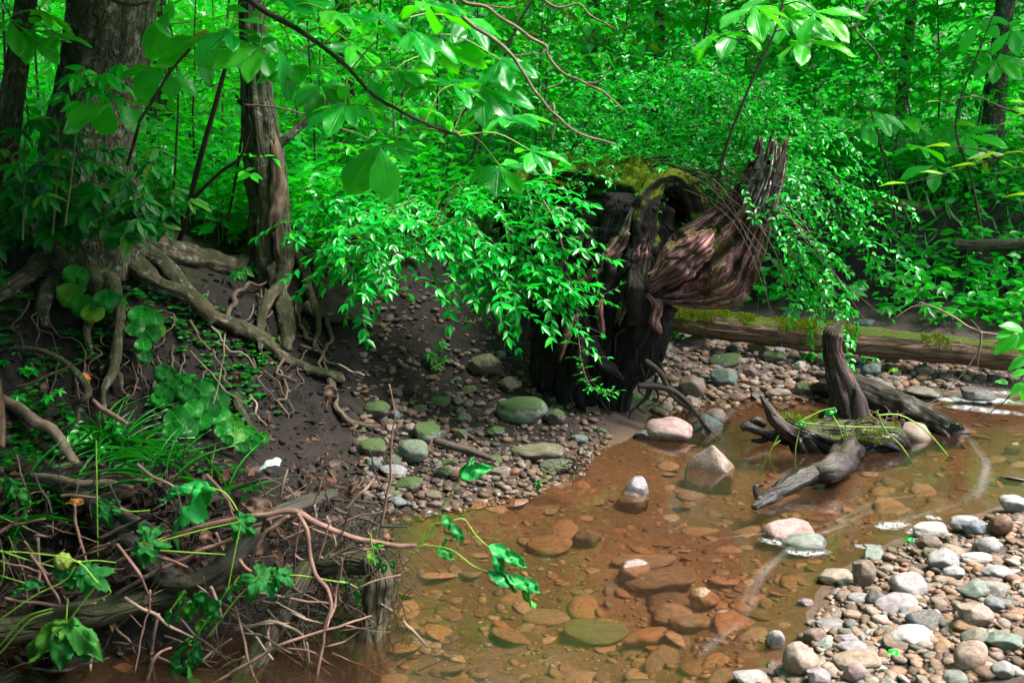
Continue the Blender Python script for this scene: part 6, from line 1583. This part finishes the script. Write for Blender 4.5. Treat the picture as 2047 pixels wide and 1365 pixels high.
branchy('branch', 'dry straw coloured stem on the bank below the tangled roots', 'branch', [([(425, 812, 3.75), (440, 750, 3.78), (450, 690, 3.82), (450, 665, 3.84)], (3, 4, 4, 3)), ([(450, 690, 3.82), (430, 685, 3.8)], (3, 2))], 'twigpale')
branchy('branch', 'thin blue grey stem slanting down across the dark bank', 'branch', [([(380, 700, 3.95), (420, 745, 3.88), (460, 785, 3.82), (494, 806, 3.78)], (2, 3, 3, 2))], 'twigpale')
branchy('branch', 'thin pale stick lying on the bare soil right of the roots', 'branch', [([(676, 728, 4.5), (700, 740, 4.45), (728, 750, 4.4)], (4, 5, 4))], 'twigpale')
branchy('branch', 'grey submerged stick beside the olive stone', 'branch', [([(1204, 1246, 3.12), (1230, 1222, 3.16), (1258, 1206, 3.2)], (12, 14, 10))], 'drift')
for k in range(185):
    px, py = rng.uniform(0, 760), rng.uniform(950, 1350)
    Y = np.interp(py, [960, 1060, 1330], [3.0, 2.74, 2.58]) + rng.normal(0, .05)
    a = rng.uniform(-.7, .7) + (math.pi / 2 if rng.random() < .35 else 0); ln = rng.uniform(40, 170)
    P = [(px - math.cos(a) * ln / 2, py - math.sin(a) * ln / 2, Y), (px + rng.normal(0, 6), py + rng.normal(0, 6), Y), (px + math.cos(a) * ln / 2, py + math.sin(a) * ln / 2, Y + rng.normal(0, .05))]
    w = 2 + 6 * rng.random() ** 1.6
    parts = [(P, (w, w, w * .5))]
    if rng.random() < .4: parts.append(([P[1], (P[1][0] + rng.normal(0, 25), P[1][1] - 30, Y)], (w * .6, w * .3)))
    branchy('twig', 'thin dead twig tangled in the debris pile', 'twig', parts, ['twigpink', 'twigpale', 'twigdark', 'twigpink', 'debris'][k % 5], None, 'dead twigs tangled in the debris pile')

# litter, roots and fibres of the pile: nobody could count them
lv = Leaves(TOVA)
for k in range(2300):
    px, py = rng.uniform(-20, 740), rng.uniform(925, 1365)
    if py > 1060 and rng.random() < min(.92, .35 + (py - 1060) / 250): continue
    g = onT(px, py, rng.uniform(.0, .05))
    L = rng.uniform(.02, .07)
    lv.add(g, rng.normal(0, 1, 3) * A(1, 1, .5), A(0, -.5, 1) + rng.normal(0, .6, 3), L, L * rng.uniform(.2, .6))
tag(lv.into(MB()).build('leaf_litter', G['litter']), kind='stuff')
m = MB()
for k in range(800):
    px, py = rng.uniform(0, 790), rng.uniform(950, 1360)
    g = onT(px, min(py, 1150), rng.uniform(0, .08)) if py < 1150 else at(px, py, np.interp(py, [1150, 1365], [2.78, 2.66]) + rng.uniform(-.05, .1))
    if px > 640: g = at(px, py, 2.86 + rng.normal(0, .04))
    wire(m, grow(g, rng.normal(0, 1, 3) * A(1, .5, .8), rng.uniform(.05, .25), 7, .6, .3), rng.uniform(.001, .0034), .0007, 9, 4)
tag(m.build('root_debris', G['twigdark']), kind='stuff')
m = MB()
for k in range(700):
    px, py = rng.uniform(560, 800), rng.uniform(1060, 1400)
    wire(m, grow(at(px, py, np.interp(px, [560, 800], [2.84, 2.95]) + rng.normal(0, .04)), rng.normal(0, 1, 3) * A(1, .5, 1.2), rng.uniform(.05, .22), 7, .8, .3), rng.uniform(.001, .003), .0007, 8, 4)
tag(m.build('root_debris', G['debris']), kind='stuff')
lv = Leaves(TOVA)
for k in range(220):
    px, py = rng.uniform(640, 1180), rng.uniform(600, 980)
    g = onT(px, py, .01); L = rng.uniform(.02, .05)
    if g[2] < .02: continue
    lv.add(g, rng.normal(0, 1, 3) * A(1, 1, .3), A(0, -.3, 1) + rng.normal(0, .4, 3), L, L * .6)
for k in range(800):
    px, py = rng.uniform(20, 720), rng.uniform(560, 960)
    g = onT(px, py, .012); L = rng.uniform(.012, .05)
    lv.add(g, rng.normal(0, 1, 3) * A(1, 1, .3), A(0, -.3, 1) + rng.normal(0, .5, 3), L, L * rng.uniform(.2, .7))
tag(lv.into(MB()).build('leaf_litter', G['litter']), kind='stuff')
lv = Leaves(TM)
for k in range(1100):
    px, py = rng.uniform(0, 560), rng.uniform(560, 940)
    if fbm(A([px / 90, py / 90, 0]), 2, 60)[0] < -.15: continue
    g = onT(px, py, .03); n = 4; a = rng.uniform(0, 6.28, n)
    L = rng.uniform(.018, .04); lv.add(np.repeat(g[None], n, 0), np.stack([np.cos(a), np.sin(a), .1 + 0 * a], 1), A(0, -.4, 1) + rng.normal(0, .3, (n, 3)), L, L * .6)
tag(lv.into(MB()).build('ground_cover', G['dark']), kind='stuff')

def one_leaf(label, b, e, Y, mat, ar=.6, tpl=TLIMP, tow=.8, name='fallen_leaf', cat='leaf', Y2=None, group=None):
    lv = Leaves(tpl); leafpx(lv, b, e, Y, ar, tow, Y2, .3)
    return tag(lv.into(MB()).build(name, G[mat]), label, cat, group)
for lab, b, e, Y, mat, ar in [('dry brown leaf caught on the hanging root by the bare soil', (652, 770), (672, 810), 4.2, 'brown', .6), ('curled brown leaf below the leaf caught on the root', (655, 800), (638, 812), 4.15, 'brown', .6),
        ('orange brown leaf on the dark soil by the arched branch', (165, 745), (182, 765), 3.75, 'orange', .6), ('pale brown leaf below the arched branch at left', (84, 765), (96, 784), 3.6, 'brown', .8),
        ('brown leaf hanging below the mossy root tip', (470, 745), (478, 768), 3.9, 'brown', .7), ('yellow leaf lying in the debris pile', (168, 1004), (128, 1000), 2.92, 'orange', .5), ('brown pointed leaf hanging at front of the crooked log', (492, 1150), (512, 1212), 2.6, 'brown', .4),
        ('large brown leaf standing in the litter', (545, 1020), (480, 1000), 2.72, 'brown', .6), ('brown curled leaf on the right shoulder of the debris pile', (690, 1010), (716, 955), 2.95, 'brown', .35), ('orange brown leaf at the foot of the root stub', (745, 1300), (756, 1335), 2.74, 'brown', .5),
        ('broad brown leaf hanging below the bent pale twig', (540, 1040), (520, 1080), 2.64, 'brown', .8), ('brown leaf before the wilted sycamore leaf', (405, 1060), (420, 1090), 2.7, 'brown', .8), ('reddish dead leaf on the bank below the round leaves', (610, 880), (640, 872), 3.95, 'brown', .6),
        ('dry leaf on the lower bank by the debris pile', (655, 905), (632, 925), 3.75, 'brown', .6), ('dark brown leaf dangling over the water by the leafy tip', (770, 1058), (785, 1092), 2.68, 'brown', .5)]:
    one_leaf(lab, b, e, Y, mat, ar)
for lab, px, py, w in [('small green maple leaf on the near gravel bar', 1796, 1330, 30), ('torn green leaf by the foam at the head of near bar', 1826, 1098, 24)]:
    b = onT(px, py, .05); lv = Leaves(TLIMP); L = w / FPX * b[1]
    lv.add(b + A(0, 0, .035), A(-.9, .3, .1), A(0, -.2, 1), L, L * .8); tag(lv.into(MB()).build('fallen_leaf', G['bush']), lab, 'leaf')
o = one_leaf('small yellow leaf stuck on the stones of the far gravel bar', (1795, 738), (1774, 742), 5.6, 'yellow', .7)

# lobed leaves (sycamore, maple): polar outline with ribs, crumpled
def lobed(c, axis, normal, size, crumple=.12, droop=.6, seed=0, lobes=5, fold=0.):
    th = np.linspace(-math.pi, math.pi, 97)[:-1]
    f = np.cos(th * lobes / 2 * .97) if False else np.abs(np.cos(th * 2.5 * lobes / 5))
    rad = (.55 + .45 * f ** 1.5) * (1 - .35 * np.abs(th / math.pi) ** 3) * (1 + .05 * np.sign(np.sin(th * 22)) )
    rad = np.where(np.abs(th) > 2.85, rad * .45, rad)
    rg = np.linspace(0, 1, 9)
    X = (np.sin(th)[None] * rad[None] * rg[:, None]); Yy = (np.cos(th)[None] * rad[None] * rg[:, None])
    q = np.stack([X.ravel() * 3 + seed, Yy.ravel() * 3, 0 * X.ravel()], 1)
    Z = -droop * (X ** 2 + Yy ** 2) + crumple * fbm(q, 3, seed).reshape(X.shape) * rg[:, None] + .03 * np.abs(np.sin(th * 2.5))[None] * rg[:, None] - fold * np.abs(X)
    ax = nrm(np.asarray(axis, float)); N = nrm(np.asarray(normal, float)); N = nrm(N - ax * (N @ ax)); sd = np.cross(ax, N)
    V = c + size * (X.reshape(-1, 1) * sd + Yy.reshape(-1, 1) * ax + Z.reshape(-1, 1) * N)
    n = len(th); i = np.arange(8)[:, None] * n; j = np.arange(n)[None]; j2 = (j + 1) % n
    Q = np.stack([i + j, i + j2, i + n + j2, i + n + j], -1).reshape(-1, 4)
    uv = np.stack([np.tile((np.abs(((th * 2.5 / math.pi) + .5) % 1 - .5) * 2), 9), np.repeat(rg, n)], 1)
    return V, Q, uv
def maple(label, leaves, stalks, mat='limp', cat='branch', name='broken_branch'):
    t = thing(name, label, cat, at(*leaves[0][0], leaves[0][3]))
    for k, (c, e, s, Y, tow, cr) in enumerate(leaves):
        p, q = at(*c, Y), at(*e, Y - .02); V, Q, uv = lobed(p, q - p, facing(p, .5, tow) + rng.normal(0, .15, 3), s * .9, cr * 1.9, .55, k * 7 + int(c[0]))
        MB().add(V, Q, None, None, rng.random(len(V)) * .2 + .4, uv).build('leaf', G[mat], t)
    for P in stalks:
        m = MB(); wire(m, PL(P[0], P[1]), .0026, .0018, 18, 5); m.build('stalk', G['petiole'], t)
    return t
def wilt(label, leaves, stalks, mat='limp'):
    t = thing('broken_branch', label, 'branch', at(*leaves[0][0], leaves[0][2]))
    for b, e, Y, ar, tow in leaves:
        lv = Leaves(TLIMP2 if rng.random() < .6 else TLIMP); leafpx(lv, b, e, Y, ar, tow, Y + rng.normal(-.02, .02), .2)
        lv.into(MB()).build('leaf', G[mat], t)
    for P in stalks:
        m = MB(); wire(m, PL(P[0], P[1]), .0026, .0018, 18, 5); m.build('stalk', G['petiole'], t)
    return t
wilt('broken branch with one huge crumpled bright leaf on top of the debris pile', [((424, 972), (296, 1046), 2.7, .58, 1.1), ((424, 974), (352, 1056), 2.73, .42, .9), ((420, 972), (310, 985), 2.74, .35, .6)], [([(418, 975), (450, 985), (475, 1020), (482, 1035)], 2.72), ([(300, 1020), (260, 1022), (240, 1015)], 2.75)], 'limpbright')
wilt('broken branch with a large drooping blue green leaf at the bottom left', [((130, 1246), (120, 1345), 2.5, .55, 1.6), ((128, 1246), (62, 1308), 2.49, .55, 1.4), ((127, 1246), (28, 1335), 2.5, .42, 1.2), ((132, 1246), (172, 1332), 2.48, .5, 1.5), ((134, 1246), (204, 1292), 2.49, .5, 1.3), ((136, 1246), (206, 1330), 2.5, .4, 1.2)],
      [([(134, 1246), (165, 1205), (196, 1165)], 2.5), ([(132, 1246), (134, 1210), (136, 1195)], 2.5), ([(196, 1165), (150, 1120), (60, 1105), (0, 1102)], 2.52), ([(0, 1305), (60, 1240), (105, 1222)], 2.5), ([(0, 1290), (50, 1235), (105, 1215)], 2.52), ([(0, 1238), (70, 1190), (130, 1160), (150, 1130)], 2.5)])
maple('broken branch with two dark green leaves beside the spiny husk', [((185, 1150), (205, 1170), .06, 2.55, 1.3, .1), ((148, 1148), (130, 1195), .065, 2.54, 1.1, .2), ((170, 1145), (110, 1150), .05, 2.55, .8, .15)], [([(145, 1125), (190, 1120), (232, 1124)], 2.58), ([(150, 1130), (146, 1150)], 2.56), ([(205, 1165), (220, 1185), (180, 1205)], 2.56)])
maple('broken branch with crumpled leaf left of the wilted sycamore leaf', [((215, 1016), (170, 1035), .055, 2.76, .9, .25), ((200, 1024), (175, 1060), .05, 2.76, 1., .25)], [([(192, 880), (194, 1000), (196, 1110)], 2.74)])
maple('broken branch with folded leaves right of the dark log', [((520, 1155), (556, 1190), .07, 2.56, 1.3, .14), ((555, 1150), (590, 1165), .05, 2.56, 1.0, .2), ((300, 1080), (230, 1105), .07, 2.62, .8, .2), ((480, 1045), (515, 1070), .055, 2.62, 1.0, .2), ((285, 1095), (320, 1105), .05, 2.6, 1, .2)],
      [([(520, 1150), (470, 1200), (420, 1270)], 2.56), ([(520, 1150), (600, 1150), (690, 1165)], 2.58), ([(320, 1082), (400, 1060), (480, 1042)], 2.6), ([(320, 1100), (400, 1105), (450, 1108)], 2.6), ([(480, 1050), (468, 1110), (455, 1180)], 2.58)])
def limp_strip(label, spots, stalks=(), size=.07, mat='limp', Y=2.55):
    t = thing('wilted_branch', label, 'branch', at(*spots[0][:2], Y))
    lv = Leaves(TLIMP); m = MB()
    for s in spots: leafpx(lv, s[:2], s[2:4], Y + rng.normal(0, .02), rng.uniform(.35, .6), .9, None, .5)
    for P in stalks: wire(m, PL(P, Y), .0026, .0016, 16, 5)
    if not stalks: wire(m, PL([spots[0][:2], spots[-1][:2]], Y), .003, .002, 8, 5)
    m.build('stalk', G['petiole'], t); lv.into(MB()).build('foliage', G[mat], t)
limp_strip('limp twisted leaves hanging down the front of the debris pile', [(455, 1175, 425, 1215), (440, 1200, 400, 1240), (428, 1225, 395, 1265), (410, 1240, 375, 1280), (430, 1210, 440, 1250), (400, 1265, 345, 1300), (385, 1275, 335, 1330), (395, 1280, 370, 1340), (380, 1300, 360, 1375), (370, 1320, 390, 1380), (360, 1330, 350, 1385), (470, 1165, 450, 1200), (480, 1160, 470, 1185), (390, 1285, 400, 1340)],
           [[(480, 1150), (440, 1200), (395, 1270), (370, 1330)], [(520, 1150), (470, 1200), (415, 1272)]])
limp_strip('dim wilted leaves under the knot hole of the crooked log', [(370, 1180, 350, 1215), (390, 1185, 385, 1230), (400, 1180, 408, 1225), (360, 1200, 345, 1245), (380, 1200, 370, 1250), (340, 1220, 330, 1255)], (), mat='dark')
limp_strip('torn green leaves at the left edge of the debris pile', [(20, 955, 5, 1000), (25, 960, 20, 1010), (45, 975, 55, 1020), (0, 1245, 30, 1235), (10, 1250, 40, 1245), (60, 1000, 40, 1040), (50, 1165, 90, 1170), (40, 1180, 15, 1190), (70, 1170, 30, 1172)], [[(0, 1100), (60, 1120), (140, 1140)], [(50, 1165), (0, 1150)], [(5, 1100), (8, 1140), (0, 1170)]], Y=2.62)
limp_strip('small green leaves on the right shoulder of the debris pile', [(712, 1170, 728, 1160), (715, 1180, 714, 1215), (700, 1165, 690, 1180), (735, 1100, 745, 1130), (750, 1110, 760, 1140), (745, 1095, 770, 1085), (780, 1120, 790, 1140), (770, 1125, 765, 1150), (690, 1160, 675, 1150)], [[(650, 1160), (690, 1163), (715, 1175)], [(740, 1065), (745, 1100), (750, 1130)]], Y=2.62)
limp_strip('pair of limp curled leaves hanging over the water from the leafy branch tip', [(885, 1030, 905, 1062), (900, 1045, 932, 1090), (915, 1055, 900, 1080), (872, 1095, 912, 1118), (895, 1075, 882, 1095), (975, 1092, 1030, 1112), (1000, 1105, 1060, 1132), (985, 1105, 1010, 1150), (972, 1143, 1040, 1172), (985, 1140, 1082, 1188), (1010, 1150, 1070, 1180), (1040, 1160, 1085, 1182), (920, 955, 984, 928), (918, 950, 950, 918)],
           [[(835, 1090), (862, 1062), (880, 1020), (915, 965), (925, 945)], [(845, 1088), (900, 1098), (945, 1130), (975, 1142)], [(905, 1040), (928, 1038), (950, 1068), (975, 1092)], [(840, 1080), (860, 1050), (890, 1044)], [(838, 1090), (860, 1068), (885, 1045)]], mat='limpbright', Y=2.66)
limp_strip('uprooted green stalks with roots at the left water edge', [(1080, 960, 1060, 975), (1078, 965, 1072, 985)], [[(1078, 966), (1090, 945), (1120, 930), (1140, 922)], [(1078, 966), (1108, 950), (1110, 930)], [(1120, 965), (1140, 955), (1160, 935)]], Y=3.85)
m = MB()
for k in range(60): wire(m, grow(at(1150 + rng.normal(0, 14), 930 + rng.normal(0, 9), 3.85), rng.normal(0, 1, 3) * A(1, .6, .7), rng.uniform(.04, .1), 6, .5, .3), .002, .0008, 7, 4)
tag(m.build('root_clump', G['twigdark']), 'dark tangled root clump at the tip of the left shore', 'roots')
# spiny husk and white litter
t = thing('buckeye_husk', 'round spiny green seed husk hanging in the debris pile', 'seed pod', at(126, 1122, 2.55))
V, T = ICO[4]; c = at(126, 1122, 2.55); sp = nrm(rng.normal(0, 1, (60, 3)))
d = (V @ sp.T).max(1); MB().add(c + V * .023 * (1 + .16 * np.clip((d - .97) / .03, 0, 1) ** 2)[:, None], None, T).build('husk', G['husk'], t)
m = MB(); wire(m, [c + A(.02, 0, 0), c + A(.05, 0, .0), at(145, 1125, 2.58)], .003, .003, 6, 5); m.build('stalk', G['petiole'], t)
t = thing('plastic_scrap', 'crumpled white plastic scrap on top of the leaf litter', 'litter', at(540, 925, 3.1))
m = MB(); g = np.linspace(-1, 1, 14); X, Yy = np.meshgrid(g, g); q = np.stack([X.ravel() * 1.2, Yy.ravel() * 1.2, 0 * X.ravel()], 1)
Z = .35 * fbm(q, 3, 5) + .5 * (1 - X.ravel() ** 2); c = at(540, 926, 3.1)
V = c + np.stack([X.ravel() * .033, Yy.ravel() * .02 + X.ravel() * .004, Z * .03 + X.ravel() * .008 - .012], 1)
i = np.arange(13)[:, None] * 14; j = np.arange(13)[None]; Q = np.stack([i + j, i + j + 1, i + 15 + j, i + 14 + j], -1).reshape(-1, 4)
m.add(V, Q).build('sheet', G['white'], t)

# ------------------------------------------------------------------ foam on the water
def ribbon(P, w, mat, name, label=None, z=.004, kind=None):
    C = spline(np.array([gnd(p[0], p[1], z) for p in P]), 40); T = nrm(np.gradient(C, axis=0)); sd = np.cross(T, A(0, 0, 1))
    ww = np.interp(np.linspace(0, 1, 40), np.linspace(0, 1, len(w)), w) * FPX ** -1 * C[:, 1] / 2
    x = np.linspace(-1, 1, 5)
    V = (C[:, None] + sd[:, None] * (x[None, :] * ww[:, None])[..., None]).reshape(-1, 3)
    i = np.arange(39)[:, None] * 5; j = np.arange(4)[None]; Q = np.stack([i + j, i + j + 1, i + 6 + j, i + 5 + j], -1).reshape(-1, 4)
    s = np.linspace(0, 1, 40); ln = np.linalg.norm(np.diff(C, axis=0), axis=1).sum()
    uv = np.stack([np.tile(x, 40), np.repeat(s, 5)], 1)
    gr = np.stack([np.tile(x, 40) * np.repeat(ww, 5), np.repeat(s * ln, 5) + rng.uniform(0, 9), 0 * uv[:, 0] + rng.uniform(0, 9)], 1)
    return MB(), V, Q, gr, uv
def streaks(L, mat, name, kind='stuff', z=.004):
    m = MB()
    for k, (P, w) in enumerate(L):
        _, V, Q, gr, uv = ribbon(P, w, mat, name, z=z + .0015 * k); m.add(V, Q, None, gr, None, uv)
    tag(m.build(name, G[mat]), kind=kind)
streaks([([(1800, 1000), (1700, 1040), (1600, 1085), (1530, 1140), (1500, 1200), (1490, 1245)], (10, 20, 26, 40, 50, 30)), ([(1920, 840), (1950, 890), (1970, 930), (1950, 980), (1900, 1010), (1800, 1040), (1650, 1065)], (14, 22, 26, 26, 26, 22, 14)),
         ([(1500, 1230), (1450, 1260), (1420, 1290), (1400, 1315)], (20, 40, 40, 20)), ([(1900, 985), (1760, 1000), (1640, 1050), (1450, 1075), (1370, 1100)], (8, 12, 14, 12, 8)), ([(1960, 900), (1975, 930), (1960, 975), (1945, 1010)], (16, 30, 34, 16)),
         ([(1050, 1330), (1090, 1318), (1120, 1305)], (4, 7, 4)), ([(1030, 1312), (1050, 1304), (1068, 1300)], (4, 6, 3)), ([(1910, 900), (1925, 870), (1935, 850)], (8, 12, 8)), ([(1600, 1075), (1640, 1065), (1720, 1040)], (10, 22, 12))], 'streak', 'foam_streaks')
streaks([([(1800, 772), (1850, 770), (1930, 774), (2000, 780), (2080, 782)], (30, 90, 110, 100, 60)), ([(1860, 800), (1920, 798), (1980, 800), (2060, 806)], (20, 60, 70, 60)), ([(1880, 812), (1930, 815), (1990, 822), (2070, 830)], (12, 60, 60, 30))], 'rapid', 'white_water', z=.012)
def foam(label, P, w, z=.009):
    _, V, Q, gr, uv = ribbon(P, [q * 2.6 for q in w], 'foam', 'foam_patch', z=z)
    tag(MB().add(V, Q, None, gr, None, uv).build('foam_patch', G['foam']), label, 'foam')
foam('lacy foam patch floating off the head of near bar', [(1752, 1056), (1780, 1050), (1826, 1044)], (10, 24, 12))
foam('foam ring piece right of the lacy foam patch', [(1850, 1034), (1866, 1034), (1886, 1036)], (8, 18, 8))
foam('foam strip below the lacy foam patch', [(1705, 1090), (1735, 1092), (1765, 1090)], (8, 14, 8))
foam('foam collar left of the pink angular stone', [(1512, 1076), (1545, 1082), (1572, 1090)], (6, 18, 12))
foam('foam collar in front of the grey green oval stone', [(1565, 1100), (1610, 1106), (1665, 1100)], (8, 14, 10))
foam('foam at the edge of the whitest stone', [(1820, 1070), (1835, 1062), (1850, 1056)], (14, 24, 10))
foam('foam patch at the edge of near bar below the whitest stone', [(1808, 1098), (1830, 1090), (1850, 1084)], (12, 20, 8))
